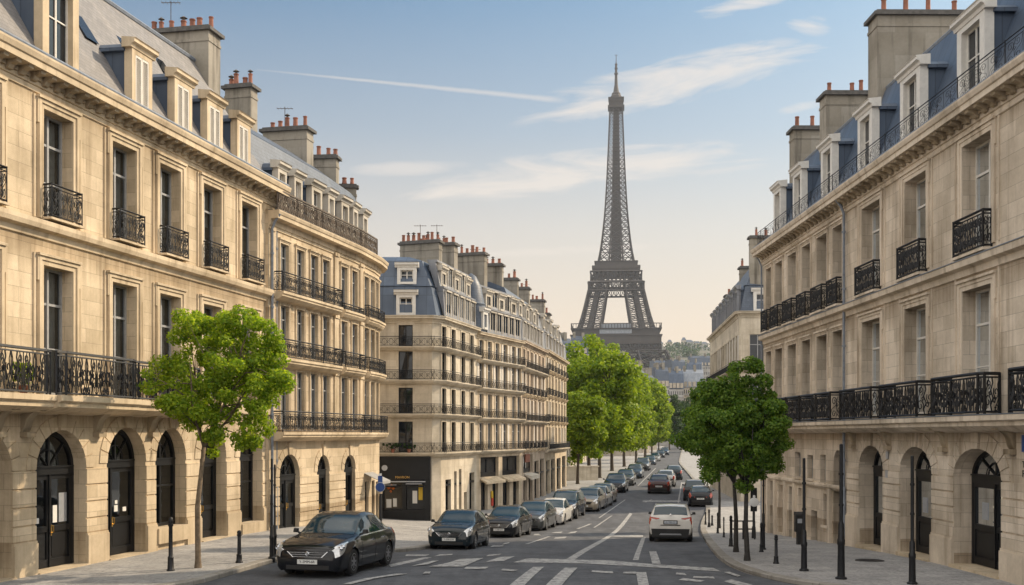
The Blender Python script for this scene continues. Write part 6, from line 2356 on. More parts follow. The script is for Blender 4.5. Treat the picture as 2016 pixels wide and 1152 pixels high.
def make_tree(name, label, base, trunk_h, cen, rad, nclump, crad, nleaf, lsize, mat, bark, seed, r0=.11, fork=4, group=None, top=1.0, stems=1, cut=None, lean=.5):
    rg = random.Random(seed)
    root = thing(name, base, label, 'tree', group)
    cl = []
    tries = 0
    while len(cl) < nclump and tries < 9000:
        tries += 1
        p = Vector((rg.uniform(-1, 1), rg.uniform(-1, 1), rg.uniform(-1, 1)))
        l = p.length
        if l > 1 or l < .35 * rg.random():
            continue
        if rg.random() > .25 + l:
            continue
        tz = (p.z + 1) / 2
        sh = 1 - top * .45 * max(0, tz - .45) ** 1.2 if top else 1
        q = (cen[0] + p.x * rad[0] * sh, cen[1] + p.y * rad[1] * sh, cen[2] + p.z * rad[2], crad * rg.uniform(.65, 1.25))
        if cut and cut(q):
            continue
        an_ = math.atan2(p.y, p.x)
        lim = (.88 if mat == 'leaf_sun' else .80) + .13 * math.sin(2 * an_ + seed) + .11 * math.sin(3 * an_ + 5 * p.z + seed * 2) + .08 * math.sin(7 * p.z + seed)
        if l > lim:
            continue
        cl.append(q)
    b = MB()
    ends = sorted(cl, key=lambda c: rg.random())[:max(8, nclump // 3)]
    for st in range(stems):
        ox = (st - (stems - 1) / 2) * r0 * 2.2
        top_p = Vector((cen[0] * lean + ox * 1.5, cen[1] * lean, trunk_h))
        mid = Vector((ox + rg.uniform(-.05, .05), rg.uniform(-.05, .05), trunk_h * .5))
        b.tube([(ox, 0, -.25), (ox, 0, .02), (ox, 0, .25), tuple(mid), tuple(top_p)], [r0 * 1.5, r0 * 1.3, r0, r0 * .85, r0 * .7], 9)
        mains = []
        for k in range(fork):
            an = 2 * math.pi * (k + rg.random() * .6) / fork
            e = Vector((cen[0] + math.cos(an) * rad[0] * .45, cen[1] + math.sin(an) * rad[1] * .45, cen[2] + rad[2] * rg.uniform(-.15, .5)))
            m1 = top_p.lerp(e, .4) + Vector((math.cos(an), math.sin(an), .2)) * rad[0] * .08
            pts = [top_p, m1, e]
            b.tube([tuple(p) for p in pts], [r0 * .6, r0 * .38, r0 * .16], 6)
            mains.append(pts)
        for c in ends:
            e = Vector(c[:3])
            pts = min(mains, key=lambda m: (m[1] - e).length)
            s0 = pts[0].lerp(pts[1], rg.uniform(.4, 1)) if e.z < pts[1].z + .5 else pts[1].lerp(pts[2], rg.uniform(0, .7))
            m1 = s0.lerp(e, .5) + Vector((rg.uniform(-.1, .1), rg.uniform(-.1, .1), .12 * rad[2] * .3))
            b.tube([tuple(s0), tuple(m1), tuple(e)], [r0 * .26, r0 * .16, r0 * .05], 4)
    lbuild(b, 'trunk', bark, root, True)
    leaf_mesh('crown', mat, cl, nleaf, lsize, seed, root)
    return root


def gbase(px, py, lift=.13):
    x, y, z = gpx(px, py, lift)
    return (x, y, zg(x, y) + lift)


bx = gbase(390, 1118)
make_tree('street_tree', 'young sunlit tree with bright green leaves on the left pavement', bx, 3.5, (.63, .2, 5.5), (2.15, 2.0, 2.3), 170, .31, 36000, .088, 'leaf_sun', 'bark_pale', 21, .085, 5, top=.3, lean=.25)
bx = gbase(1471, 1104)
make_tree('street_tree', 'dense deep green tree with two dark stems on the right pavement', bx, 2.3, (-.18, .3, 4.15), (1.62, 1.65, 2.15), 140, .31, 34000, .088, 'leaf_deep', 'bark_dark', 33, .085, 5, top=.35, lean=.1)
bx = gbase(1449, 1087)
make_tree('street_tree', 'second deep green tree behind the first on the right pavement', bx, 2.4, (-.55, .5, 4.3), (1.5, 1.5, 1.85), 100, .32, 20000, .092, 'leaf_deep', 'bark_dark', 34, .085, 5, top=.4, lean=.1)
bx = gbase(1416, 1040)
make_tree('street_tree', 'third green tree on the right pavement, behind the white crossover', bx, 3.1, (.1, .2, 5.3), (1.45, 1.5, 2.0), 80, .40, 12000, .13, 'leaf_deep', 'bark_dark', 35, .08, 4, top=.4, lean=.1)

TG = 'tall trees in a row along the left pavement'
# prototypes: small rounded, tall and full
tA = make_tree('avenue_tree', 'lowest rounded tree at the near end of the tree row', (0, 0, 0), 2.8, (.2, 0, 5.9), (2.9, 2.9, 4.3), 110, .75, 13000, .27, 'leaf_row', 'bark', 41, .17, 5, TG, top=.5)
tB = make_tree('avenue_tree', 'tallest broad tree of the tree row, lime green in the sun', (0, 0, 0), 3.4, (0, 0, 9.9), (5.4, 5.4, 8.6), 180, 1.2, 22000, .38, 'leaf_row', 'bark', 42, .26, 6, TG, top=.75)
tC = make_tree('avenue_tree', 'tall slim tree beside the tallest tree of the row', (0, 0, 0), 3.2, (0, 0, 9.2), (4.6, 4.6, 7.8), 160, 1.1, 19000, .38, 'leaf_row', 'bark', 43, .24, 5, TG, top=.8)
used = set()
def place_tree(pr, X, Y, s, rz, label, mat=None):
    o = pr
    if pr.name in used:
        o = copy_tree(pr)
        o.name = 'avenue_tree'
    used.add(pr.name)
    o.location = (X, Y, zg(X, Y) + .1)
    o.rotation_euler = (0, 0, rz)
    o.scale = (s, s, s)
    o['label'] = label
    o['category'] = 'tree'
    o['group'] = TG
    if mat:
        recolour(o, MAT['leaf_row'], MAT[mat])
    return o


def tx(px, Y):
    return (px - CX) / FPX * Y


for pr, px, Y, s, rz, lab, mt in (
        (tA, 1137, 115, 1.02, 0, 'lowest rounded tree at the near end of the tree row', None),
        (tB, 1180, 131, .95, .4, 'tallest broad tree of the tree row, lime green in the sun', None),
        (tC, 1160, 143, 1.08, 1.2, 'full tree at the left edge of the row, partly hidden by the house', None),
        (tB, 1205, 156, 1.0, 2.2, 'tall tree right behind the tallest broad tree of the row', None),
        (tC, 1229, 176, 1.08, .2, 'narrow tree with lime green right side, centre of the row', None),
        (tC, 1252, 200, .95, 2.9, 'middling tree past the centre of the row', None),
        (tA, 1270, 225, 1.75, 1.1, 'lower bright tree towards the far end of the row', None),
        (tC, 1283, 262, .96, 4.0, 'bright rounded tree near the far end of the row', None),
        (tB, 1297, 300, .88, 3.0, 'last sunlit tree at the far end of the row', None),
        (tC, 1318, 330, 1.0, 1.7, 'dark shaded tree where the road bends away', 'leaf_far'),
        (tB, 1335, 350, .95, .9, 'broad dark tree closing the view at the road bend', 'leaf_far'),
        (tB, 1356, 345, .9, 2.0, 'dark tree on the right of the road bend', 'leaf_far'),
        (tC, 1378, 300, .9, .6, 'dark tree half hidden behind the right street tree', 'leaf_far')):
    place_tree(pr, tx(px, Y), Y, s, rz, lab, mt)


# plants on balconies and over the shop
def plant(label, p, rad, n, size, mat, seed):
    root = thing('potted_plant', p, label, 'plant')
    b = MB()
    b.lathe([(.09, 0), (.13, .2), (.14, .22)], (0, 0, 0), 10)
    lbuild(b, 'pot', 'terracotta', root)
    rg = random.Random(seed)
    cl = [(rg.uniform(-1, 1) * rad[0], rg.uniform(-1, 1) * rad[1], .25 + rad[2] * (1 + rg.uniform(-.8, .8)), rad[2] * .5) for _ in range(14)]
    s = MB()
    for c in cl:
        s.tube([(0, 0, .2), (c[0] * .5, c[1] * .5, c[2] * .7), c[:3]], .008, 3)
    lbuild(s, 'stem', 'bark', root)
    leaf_mesh('foliage', mat, cl, n, size, seed, root)
    return root


plant('leafy green plant on the left balcony behind the iron vines', FL(O + .25, .5, 5.07), (.25, .2, .3), 260, .10, 'leaf_sun', 3)
plant('bushy green plant on the left balcony near the street tree', FL(O + 6.9, .45, 5.07), (.5, .2, .3), 420, .10, 'leaf_deep', 4)
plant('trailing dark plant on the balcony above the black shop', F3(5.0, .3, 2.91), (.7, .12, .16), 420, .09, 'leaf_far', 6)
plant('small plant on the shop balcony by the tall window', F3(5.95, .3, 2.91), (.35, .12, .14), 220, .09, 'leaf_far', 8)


# ------------------------------------------------------------------ street furniture
def bollard(label, px, py, h, r=.055, grp='black bollards and posts on the pavements', cap=True, mat='iron'):
    p = gbase(px, py)
    root = thing('bollard', p, label, 'bollard', grp)
    b = MB()
    b.lathe([(r * 1.9, 0), (r * 1.9, .05), (r * 1.5, .08), (r * 1.35, h * .24), (r * 1.45, h * .26), (r * 1.0, h * .29), (r * .9, h * .82), (r * 1.25, h * .84), (r * 1.25, h * .87), (r * .9, h * .88)], (0, 0, -.02), 14)
    lbuild(b, 'post', mat, root, True, 40)
    c = MB()
    c.lathe([(r * .8, h * .86), (r * 1.05, h * .90), (r * 1.15, h * .94), (r * .9, h * .98), (r * .3, h)], (0, 0, -.02), 14)
    lbuild(c, 'finial', mat, root, True, 40)
    return root


def tall_post(label, px, py, h, r=.06, sleeve=.9, name='street_post', tip=True, mat='iron'):
    p = gbase(px, py)
    root = thing(name, p, label, 'post')
    b = MB()
    b.lathe([(r * .72, sleeve), (r * .68, h), (r * .2, h + .02)], (0, 0, 0), 12)
    lbuild(b, 'shaft', mat, root, True, 40)
    s = MB()
    s.lathe([(r * 2.2, -.1), (r * 2.2, .04), (r * 1.45, .07), (r * 1.3, sleeve * .6), (r * 1.5, sleeve * .63), (r * 1.5, sleeve * .70), (r * 1.2, sleeve * .73), (r * 1.15, sleeve * .97), (r * .75, sleeve * 1.02)], (0, 0, 0), 14)
    lbuild(s, 'base_sleeve', mat, root, True, 40)
    k = MB()
    for z in (h * .55, h * .78):
        k.lathe([(r * .95, z - .03), (r * .95, z + .03)], (0, 0, 0), 12)
    lbuild(k, 'collar', mat, root)
    return root


bollard('slender black bollard left of the young tree', 336, 1124, 1.55, .06)
bollard('black bollard to the right of the young tree trunk', 471, 1108, 1.0, .06)
tall_post('thin black post at the edge of the left pavement', 535, 1100, 3.1, .05, 1.0)
tall_post('thin black post close behind the other at the left pavement edge', 541, 1096, 2.9, .045, 1.0)
tall_post('tallest black post on the right pavement, with a flat top plate', 1583, 1124, 3.2, .062, 1.15)
tall_post('black post with thick sleeve in front of the narrow arch', 1656, 1140, 3.6, .07, 1.5)
tall_post('black post standing before the second right arch', 1796, 1150, 3.3, .062, 1.1)
bollard('short black bollard alone in the middle of the right pavement', 1528, 1110, .9, .05)
bollard('grey black bollard beside the tall leafy trunk on the right', 1499, 1087, 1.05, .045)
tall_post('slim dark post rising into the green tree on the right', 1503, 1082, 4.2, .045, 1.3)
bollard('stout bollard just left of the two dark tree stems', 1439, 1076, 1.2, .05)
bollard('thin teal grey bollard near the right kerb', 1425, 1058, .95, .032)
bollard('thin dark bollard behind the teal grey one at the right kerb', 1413, 1050, 1.05, .04)
bollard('dark bollard by the tail of the white crossover', 1396, 1038, 1.0, .05)
bollard('small dark bollard farther along the right kerb', 1389, 1033, .75, .04)
bollard('low dark bollard next to the building on the far right pavement', 1402, 1035, .6, .05)

# grey round sign on a dark post by the right wall
p = gbase(1484, 1060)
sg = thing('road_sign', p, 'round grey white sign disc on a dark post beside the green tree', 'sign')
b = MB()
b.lathe([(.10, 0), (.085, .5), (.06, .55), (.055, 2.0)], (0, 0, 0), 12)
lbuild(b, 'post', 'iron', sg, True, 40)
b = MB()
b.lathe([(.02, -.01), (.19, -.008), (.205, .0), (.205, .03), (.19, .04), (.02, .04)], (0, -.09, 1.62), 24, 'y')
lbuild(b, 'sign_disc', 'sign_white', sg, True, 40)
b = MB()
b.lathe([(.05, -.03), (.06, .0), (.05, .04)], (0, -.08, 1.87), 12, 'y')
lbuild(b, 'lamp', 'sign_white', sg)
b = MB()
b.box(-.14, .14, -.03, .03, 1.2, 2.25)
lbuild(b, 'door_panel', 'frame_dark', sg)  # dark panel standing in for the door behind the sign

# low metal bicycle hoop behind the stems
p = gbase(1463, 1062)
hp = thing('bicycle_hoop', p, 'low dark metal hoop on the right pavement behind the tree stems', 'railing')
b = MB()
for z in (.45, .8):
    b.tube([(-.5, 0, z), (.5, 0, z)], .03, 6)
for x in (-.5, 0, .5):
    b.tube([(x, 0, -.05), (x, 0, .82)], .035, 6)
lbuild(b, 'frame', 'iron', hp)

# parking machine by the wall
p = gbase(1573, 1072)
pm = thing('parking_machine', p, 'dark narrow parking machine by the right hand wall', 'machine')
b = MB()
b.box(-.09, .09, -.09, .09, 0, .5)
b.box(-.16, .16, -.13, .13, .5, 1.15)
b.hexa([(-.17, -.16, 1.15), (.17, -.16, 1.15), (.17, .14, 1.15), (-.17, .14, 1.15), (-.17, -.12, 1.22), (.17, -.12, 1.22), (.17, .14, 1.28), (-.17, .14, 1.28)])
lbuild(b, 'cabinet', 'trim_black', pm)
b = MB()
b.box(-.09, .09, -.137, -.13, .85, 1.02)
lbuild(b, 'display', 'sign_grey', pm)

# blue signs on a post at the mouth of the side street
x, y, z = gpx(749, 1053, .13)
sg = thing('road_sign', (x, y, zg(x, y) + .13), 'two blue signs, one round, on a dark post before the black shop', 'sign')
k = (y / FPX)                               # metres per photo pixel here
zz = lambda py: CAMZ - (py - HY) * k - (zg(x, y) + .13)
b = MB()
b.lathe([(.075, 0), (.07, zz(978)), (.055, zz(976)), (.05, zz(928))], (0, 0, 0), 12)
lbuild(b, 'post', 'iron', sg, True, 40)
b = MB()
b.lathe([(.02, -.012), (9.5 * k, -.01), (9.5 * k, .02), (.02, .022)], (.0, -.08, zz(959)), 26, 'y')
ds = lbuild(b, 'sign_disc', 'sign_blue', sg, True, 40)
b = MB()
b.tube([(9.2 * k * math.cos(i * math.pi / 14), -.092, zz(959) + 9.2 * k * math.sin(i * math.pi / 14)) for i in range(29)], .012, 4)
lbuild(b, 'rim', 'sign_grey', ds)
b = MB()
b.lathe([(.08, zz(972)), (.085, zz(968))], (0, 0, 0), 12)
lbuild(b, 'collar', 'stone_trim', sg)
b = MB()
b.box(-4.5 * k, 4.5 * k, -.09, -.07, zz(951), zz(937))
lbuild(b, 'sign_panel', 'sign_blue', sg)
b = MB()
b.box(-3 * k, 3 * k, -.09, -.07, zz(937) + .01, zz(932))
lbuild(b, 'sign_tab', 'sign_white', sg)

# drain cover and tree pits
for lab, px, py, kx, ky in (('dark drain cover in the right pavement before the arches', 1712, 1104, .55, .16),):
    p = gbase(px, py)
    b = MB()
    b.lathe([(.45, .0), (.45, .012), (.40, .014), (.38, .008)], (p[0], p[1], p[2] + .002), 22)
    tag(b.build('drain_cover', 'iron'), lab, 'drain cover')
# ------------------------------------------------------------------ iron tower on the rise
TD = 1124.0
TX = (1213 - CX) / FPX * TD
TZ = zg(TX, TD) - 1
T = thing('iron_lattice_tower', (TX, TD, TZ), 'tall dark iron lattice tower rising on the skyline beyond the trees', 'tower', rz=-math.atan2(TX, TD))
K = TD / FPX                                   # metres per photo pixel at that distance
def tz_(py):
    return CAMZ + (HY - py) * K - TZ
OUT = [(tz_(760), 62), (tz_(700), 48.5), (tz_(645), 36.0), (tz_(545), 23.0), (tz_(520), 18.0), (tz_(460), 13.3), (tz_(400), 10.6), (tz_(300), 8.0), (tz_(215), 6.3)]
OUT = sorted(OUT)
IN = sorted([(tz_(760), 31), (tz_(700), 21), (tz_(645), 15.0), (tz_(578), 9.4), (tz_(545), 7.4)])
def ho(z):
    return hermite(z, [a for a, _ in OUT], [b for _, b in OUT])
def hi(z):
    return hermite(z, [a for a, _ in IN], [b for _, b in IN])


def beam(b, p, q, w):
    b.tube([p, q], w * .7, 4, caps=False)


def leg_lattice(b, sx, sy, z0, z1, n, wc, wx):
    zs = [z0 + (z1 - z0) * i / n for i in range(n + 1)]
    def cor(z):
        a, c = ho(z), hi(z)
        return [(sx * a, sy * a, z), (sx * c, sy * a, z), (sx * c, sy * c, z), (sx * a, sy * c, z)]
    for z, y in zip(zs[:-1], zs[1:]):
        A, B_ = cor(z), cor(y)
        for i in range(4):
            j = (i + 1) % 4
            beam(b, A[i], B_[i], wc)
            beam(b, A[i], B_[j], wx)
            beam(b, A[j], B_[i], wx)
            beam(b, B_[i], B_[j], wx)
            # secondary verticals inside each face
            for f in (.5,):
                m0 = Vector(A[i]).lerp(Vector(A[j]), f)
                m1 = Vector(B_[i]).lerp(Vector(B_[j]), f)
                beam(b, m0, m1, wx * .75)
            h0 = Vector(A[i]).lerp(Vector(B_[i]), .5)
            h1 = Vector(A[j]).lerp(Vector(B_[j]), .5)
            beam(b, h0, h1, wx * .7)


zp1, zp1t = tz_(697), tz_(655)                 # first platform
zp2, zp2t = tz_(545), tz_(522)                 # second platform
for sx in (1, -1):
    for sy in (1, -1):
        b = MB()
        leg_lattice(b, sx, sy, tz_(764), zp1, 3, 1.6, .8)
        lbuild(b, 'tower_leg', 'tower', T)
        b = MB()
        leg_lattice(b, sx, sy, zp1t - 4, zp2 - 1, 7, 1.2, .36)
        lbuild(b, 'tower_leg', 'tower', T)
# inclined lift shafts inside the legs
b = MB()
for sx in (1, -1):
    for sy in (1, -1):
        za, zb = zp1t, zp2
        ma, mb = (ho(za) + hi(za)) / 2, (ho(zb) + hi(zb)) / 2
        b.hexa([(sx * ma - 2.6, sy * ma - 2.6, za), (sx * ma + 2.6, sy * ma - 2.6, za), (sx * ma + 2.6, sy * ma + 2.6, za), (sx * ma - 2.6, sy * ma + 2.6, za),
                (sx * mb - 2.0, sy * mb - 2.0, zb), (sx * mb + 2.0, sy * mb - 2.0, zb), (sx * mb + 2.0, sy * mb + 2.0, zb), (sx * mb - 2.0, sy * mb + 2.0, zb)])
lbuild(b, 'lift_shaft', 'tower', T)
# first platform: deep girder belt with arcade and galleries
b = MB()
w1 = 43.5
b.box(-w1, w1, -w1, w1, tz_(684), tz_(668))
b.box(-w1 - 1, w1 + 1, -w1 - 1, w1 + 1, tz_(668), tz_(666))
b.box(-w1 + 2, w1 - 2, -w1 + 2, w1 - 2, tz_(666), tz_(655))
b.box(-w1 - .5, w1 + .5, -w1 - .5, w1 + .5, tz_(655), tz_(653.5))
P1 = lbuild(b, 'first_platform', 'tower', T)
b = MB()
for i in range(30):
    x = -w1 + 2 + (2 * w1 - 4) * i / 29
    for y in (-w1, w1):
        b.box(x - .25, x + .25, y - .3, y + .3, tz_(653.5), tz_(646))
        b.box(y - .3, y + .3, x - .25, x + .25, tz_(653.5), tz_(646))
for y in (-w1, w1):
    b.box(-w1, w1, y - .35, y + .35, tz_(646), tz_(644.5))
    b.box(y - .35, y + .35, -w1, w1, tz_(646), tz_(644.5))
lbuild(b, 'gallery', 'tower', P1)
b = MB()
b.box(-16, 15, -w1 + 1.9, -w1 + 1.6, tz_(664), tz_(656))
b.box(-14, 14, -w1 + 6, -w1 + 5, tz_(653), tz_(645))
lbuild(b, 'gallery_glazing', 'zinc_pale', P1)
b = MB()
n = 34
for f in range(4):
    def rot(p):
        x, y, z = p
        for _ in range(f):
            x, y = -y, x
        return (x, y, z)
    for i in range(n):
        x0, x1 = -w1 + 2 * w1 * i / n, -w1 + 2 * w1 * (i + 1) / n
        za, zb = tz_(700), tz_(685)
        beam(b, rot((x0, -w1, za)), rot((x1, -w1, zb)), .5)
        beam(b, rot((x0, -w1, zb)), rot((x1, -w1, za)), .5)
        beam(b, rot((x0, -w1, za)), rot((x0, -w1, zb)), .5)
    beam(b, rot((-w1, -w1, tz_(700))), rot((w1, -w1, tz_(700))), 1.2)
    # great arch below
    pts = [rot((-31 * math.cos(math.pi * i / 16), -w1 + 3, tz_(764) + (zp1 - tz_(764)) * .96 * math.sin(math.pi * i / 16))) for i in range(17)]
    b.tube(pts, 1.3, 4)
lbuild(b, 'girder', 'tower', P1)
# second platform
b = MB()
b.box(-23.8, 23.8, -23.8, 23.8, tz_(534), tz_(529))
b.hexa([(-23, -23, tz_(541)), (23, -23, tz_(541)), (23, 23, tz_(541)), (-23, 23, tz_(541)), (-23.8, -23.8, tz_(534.2)), (23.8, -23.8, tz_(534.2)), (23.8, 23.8, tz_(534.2)), (-23.8, 23.8, tz_(534.2))])
b.box(-20.5, 20.5, -20.5, 20.5, tz_(529), tz_(521))
b.box(-21.5, 21.5, -21.5, 21.5, tz_(521), tz_(519.5))
P2 = lbuild(b, 'second_platform', 'tower', T)
b = MB()
w2 = 23.0
for f in range(4):
    def rot(p):
        x, y, z = p
        for _ in range(f):
            x, y = -y, x
        return (x, y, z)
    n = 12
    for za, zb in ((tz_(560), tz_(541)), (tz_(578), tz_(562))):
        ww = ho(za)
        for i in range(n):
            x0, x1 = -ww + 2 * ww * i / n, -ww + 2 * ww * (i + 1) / n
            beam(b, rot((x0, -ww, za)), rot((x1, -ww, zb)), .5)
            beam(b, rot((x0, -ww, zb)), rot((x1, -ww, za)), .5)
            beam(b, rot((x0, -ww, za)), rot((x0, -ww, zb)), .6)
        beam(b, rot((-ww, -ww, za)), rot((ww, -ww, za)), 1.3)
        beam(b, rot((-ww, -ww, zb)), rot((ww, -ww, zb)), 1.3)
lbuild(b, 'girder', 'tower', P2)
# upper shaft
b = MB()
z0, z1 = tz_(521), tz_(216)
zs = [z0]
while zs[-1] < z1:
    zs.append(zs[-1] + max(3.2, ho(zs[-1]) * .52))
zs[-1] = z1
for z, y in zip(zs[:-1], zs[1:]):
    a, c = ho(z), ho(y)
    fa, fc = a * .40, c * .40
    for f in range(4):
        def rot(p):
            x, yy, zz = p
            for _ in range(f):
                x, yy = -yy, x
            return (x, yy, zz)
        wx = .22 + .022 * a
        beam(b, rot((-a, -a, z)), rot((-c, -c, y)), .85)
        xs0, xs1 = [-a, -fa, fa, a], [-c, -fc, fc, c]
        for i in range(3):
            beam(b, rot((xs0[i], -a, z)), rot((xs1[i + 1], -c, y)), wx)
            beam(b, rot((xs0[i + 1], -a, z)), rot((xs1[i], -c, y)), wx)
            if i:
                beam(b, rot((xs0[i], -a, z)), rot((xs1[i], -c, y)), wx * 1.5)
        beam(b, rot((-c, -c, y)), rot((c, -c, y)), wx)
lbuild(b, 'upper_shaft', 'tower', T)
b = MB()
zs = [tz_(519), tz_(400), tz_(300), tz_(215)]
for (z, a), (y, c) in zip(zip(zs[:-1], (5.5, 3.6, 2.8)), zip(zs[1:], (3.6, 2.8, 2.4))):
    b.hexa([(-a, -a, z), (a, -a, z), (a, a, z), (-a, a, z), (-c, -c, y), (c, -c, y), (c, c, y), (-c, c, y)])
lbuild(b, 'lift_shaft', 'tower', T)
b = MB()
h = lambda py: tz_(py)
b.box(-8.2, 8.2, -8.2, 8.2, h(215), h(211))
b.box(-6.6, 6.6, -6.6, 6.6, h(211), h(196))
b.box(-7.8, 7.8, -7.8, 7.8, h(197), h(195))
b.lathe([(6.0, 0), (5.6, (196 - 190) * K), (4.6, (196 - 188) * K), (4.4, (196 - 184) * K), (2.9, (196 - 182) * K), (2.3, (196 - 174) * K), (1.6, (196 - 166) * K)], (0, 0, h(196)), 12)
for z_ in (207, 202):
    b.box(-7.3, 7.3, -7.3, 7.3, h(z_), h(z_ - .8))
lbuild(b, 'top_cabin', 'tower', T)
b = MB()
b.lathe([(1.8, 0), (1.5, 6), (1.2, 14), (.9, 22), (.4, 24), (.3, 31)], (0, 0, h(170)), 8)
for z, ww in ((h(146), 1.9), (h(136), 1.6), (h(128), 1.3)):
    b.box(-ww, ww, -ww, ww, z, z + .8)
b.box(-1.6, 1.6, -.2, .2, h(109), h(108.3))
lbuild(b, 'antenna', 'tower', T)

# ------------------------------------------------------------------ far city
def far_house(label, px0, px1, Y, top, rows, cols, wall, roof, rng, name='far_house', ang=0.0, gable=False, depth=14, rh=.28, grp='houses far down the street'):
    x0, x1 = tx(px0, Y), tx(px1, Y)
    k = Y / FPX
    zt = CAMZ + (HY - top) * k
    zb = zg((x0 + x1) / 2, Y) - 3
    root = thing(name, ((x0 + x1) / 2, Y, zb + 3), label, 'house', grp)
    ca_, sa_ = math.cos(ang), math.sin(ang)
    F = Fac([(x0, Y), (x0 + (x1 - x0) * ca_, Y + (x1 - x0) * sa_)], 1)
    H = zt - zb
    rz = min(H * rh, 7.0)
    ez = zt - rz
    Ln = F.len
    w = MB()
    w.strip(F, 0, Ln, zb, ez)
    back_body(w, F, 0, Ln, -depth, zb, ez)
    w.build('wall', wall, root)
    r = MB()
    r.sweep(F, -.2, Ln + .2, [(.3, ez), (-.2, ez + .2), (-1.8, ez + rz * .8), (-3.5, zt), (-depth + 2, zt), (-depth, ez)])
    r.build('roof', roof, root)
    bw = Ln / cols
    fh = min(3.3, (ez - zb - 4) / max(1, rows))
    b = Multi()
    for j in range(rows):
        z = ez - .9 - fh * j
        for i in range(cols):
            s = (i + .5) * bw
            b.fbox(F, s - bw * .2, s + bw * .2, -.05, .04, z - fh * .58, z)
    b.build('window', 'glass_dark', root)
    b = MB()
    for j in range(rows):
        z = ez - .9 - fh * j - fh * .6
        b.fbox(F, 0, Ln, 0, .25, z - .18, z)
        if j % 2 == 0:
            b.fbox(F, 0, Ln, .2, .26, z, z + .5)
    b.build('string_course', 'render_cool', root)
    b = Multi()
    for i in range(max(1, cols // 2)):
        s = (i * 2 + 1) * bw
        b.fbox(F, s - .55, s + .55, -1.4, .0, ez + .3, ez + min(2.2, rz * .6))
    b.build('dormer', 'render_warm', root)
    for q in (0.2, Ln * .55):
        b = MB()
        b.fbox(F, q, q + .9, -6.5, -2.5, ez, zt + rng.uniform(1.0, 2.0))
        b.build('chimney', 'plaster', root)
    return root


rng = random.Random(77)
for a in (('pale house with curved zinc roof right of the tree tops', 1243, 1268, 255, 706, 4, 4, 'render_warm', 'zinc_pale', .9),
          ('cream gabled house next to the curved zinc roof', 1266, 1284, 285, 722, 4, 3, 'render_warm', 'zinc', .7),
          ('narrow cream house far beyond the lower bright tree', 1282, 1296, 320, 733, 4, 3, 'stone_far', 'zinc', .5),
          ('grey blue house with steep slate roof in the middle distance', 1294, 1318, 380, 722, 5, 6, 'render_cool', 'slate_dark', .1),
          ('long pale house with two lines of dark balconies far off', 1317, 1346, 420, 729, 5, 8, 'render_cool', 'zinc', .0),
          ('pale house beside the long one, partly behind the green tree', 1345, 1384, 430, 727, 5, 9, 'render_warm', 'zinc_pale', -.1),
          ('low slate roofed house group under the hill', 1326, 1352, 560, 707, 4, 6, 'render_warm', 'slate_dark', .2),
          ('pale gabled house under the hill next to the right corner house', 1352, 1380, 600, 712, 4, 6, 'render_cool', 'zinc', -.2),
          ('long low arcade house on the hillside left of the corner house', 1360, 1412, 760, 700, 3, 16, 'render_cool', 'slate_dark', .0),
          ('hazy house between the tower foot and the hill', 1288, 1318, 700, 709, 4, 6, 'render_cool', 'zinc', .1),
          ('blue grey house left of the tower foot above the row houses', 1100, 1131, 330, 664, 6, 7, 'render_cool', 'slate_dark', .3),
          ('blue grey house behind the tree tops at the tower foot', 1128, 1162, 420, 660, 6, 7, 'render_cool', 'slate_dark', .0)):
    far_house(a[0], a[1], a[2], a[3], a[4], a[5], a[6], a[7], a[8], rng, ang=a[9])
# hilltop houses
for i, (px, w_, hgt) in enumerate(((1300, 8, 9), (1318, 6, 12), (1331, 10, 8), (1346, 6, 16), (1356, 14, 12), (1372, 8, 10), (1386, 10, 9), (1404, 9, 11))):
    Y = 1780
    x = tx(px, Y)
    z = zg(x, Y)
    t = thing('hilltop_house', (x, Y, z), ['low block', 'small tower', 'broad low house', 'slim tower', 'wide flat roofed block', 'plain house', 'hipped house', 'rightmost house'][i] + ' on the hazy ridge far behind the street', 'house', 'houses on the ridge')
    b = MB()
    b.box(-w_ / 2, w_ / 2, -6, 6, -4, hgt * .7)
    lbuild(b, 'wall', 'render_warm' if i % 2 else 'render_cool', t)
    b = MB()
    b.hexa([(-w_ / 2 - .3, -6.3, hgt * .7), (w_ / 2 + .3, -6.3, hgt * .7), (w_ / 2 + .3, 6.3, hgt * .7), (-w_ / 2 - .3, 6.3, hgt * .7), (-w_ / 4, -2, hgt), (w_ / 4, -2, hgt), (w_ / 4, 2, hgt), (-w_ / 4, 2, hgt)])
    lbuild(b, 'roof', 'slate_dark', t)
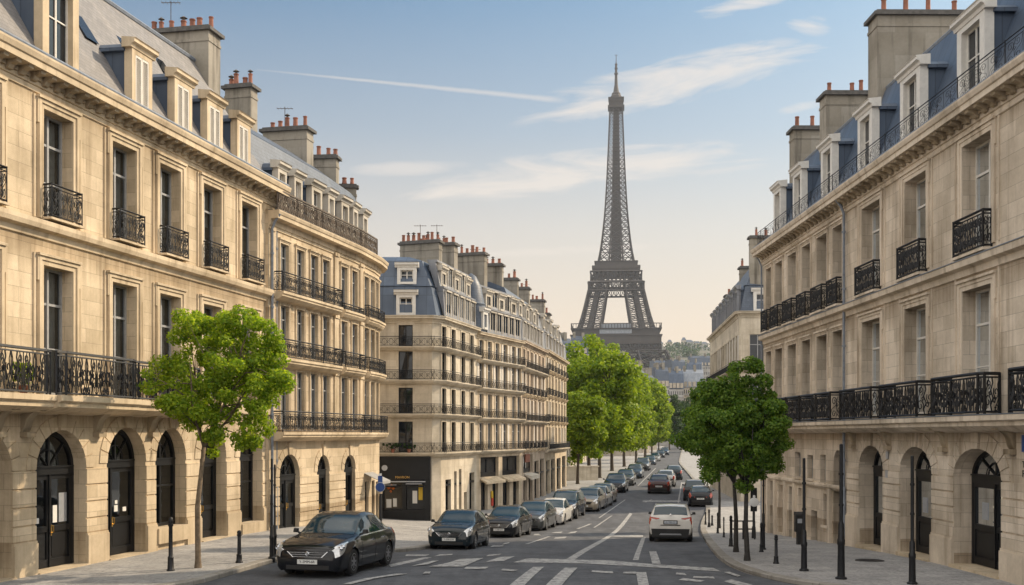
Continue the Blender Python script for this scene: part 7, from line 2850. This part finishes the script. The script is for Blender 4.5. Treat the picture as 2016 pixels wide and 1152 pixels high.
# wooded hillside
rr = random.Random(8)
cl = []
for _ in range(420):
    Y = rr.uniform(900, 1800)
    px = rr.uniform(1040, 1520)
    X = tx(px, Y)
    cl.append((X, Y, zg(X, Y) + 3, rr.uniform(5, 11)))
hw_ = leaf_mesh('hillside_wood', 'leaf_far', cl, 16000, 3.2, 5, None)
hw_['kind'] = 'stuff'
hw_['label'] = 'hazy dark woods covering the far hillside'
hw_['category'] = 'woodland'

# long low stone building behind the avenue trees, with tall openings
FW = Fac([(1.5, 114.5), (8.5, 172), (20, 255)], 1)
GB = thing('low_building', (5, 114, -1.2), 'low cream stone building glimpsed between the avenue tree trunks', 'building')
w = MB()
ops_ = [dict(a=2 + 4.6 * i, b=4.2 + 4.6 * i, z0=-1.0, z1=2.2, rise=.8, rev=.5) for i in range(28)]
wall_band(w, FW, 0, FW.len, -2, 4.6, ops_)
back_body(w, FW, 0, FW.len, -8, -2, 4.6)
w.build('wall', 'stone_far', GB)
b = Multi()
for o in ops_:
    b.new().poly([FW(o['a'], -.5, -1), FW(o['b'], -.5, -1), FW(o['b'], -.5, 3.0), FW(o['a'], -.5, 3.0)])
b.build('window', 'glass_dark', GB)
b = MB()
b.sweep(FW, 0, FW.len, [(0, 4.3), (.3, 4.5), (.35, 4.8), (-4, 6.2), (-8, 4.6)])
b.build('roof', 'zinc', GB)
# low pale parapet wall at the end of the left row
pw = MB()
FP = Fac([(4.2, 121.5), (9.6, 124.5)], 1)
pw.fbox(FP, 0, FP.len, -.35, 0, -2, .35)
pw.fbox(FP, -.1, FP.len + .1, -.42, .07, .35, .5)
tag(pw.build('parapet_wall', 'stone_far'), 'low pale stone wall behind the first avenue tree trunk', 'wall')

# ------------------------------------------------------------------ haze
hz = MB()
hz.box(-1500, 1900, -40, 2600, -8, 480)
h_ = hz.build('haze', 'interior')
m = bpy.data.materials.new('haze air')
m.use_nodes = True
t = m.node_tree
t.nodes.clear()
pv = N(t, 'ShaderNodeVolumePrincipled')
pv.inputs['Color'].default_value = (0.78, 0.86, 1.0, 1)
pv.inputs['Density'].default_value = 0.00010
pv.inputs['Anisotropy'].default_value = 0.35
mo = N(t, 'ShaderNodeOutputMaterial')
t.links.new(pv.outputs[0], mo.inputs['Volume'])
h_.data.materials.clear()
h_.data.materials.append(m)
h_['kind'] = 'stuff'
h_['label'] = 'thin pale evening haze filling the street air'
h_['category'] = 'haze'
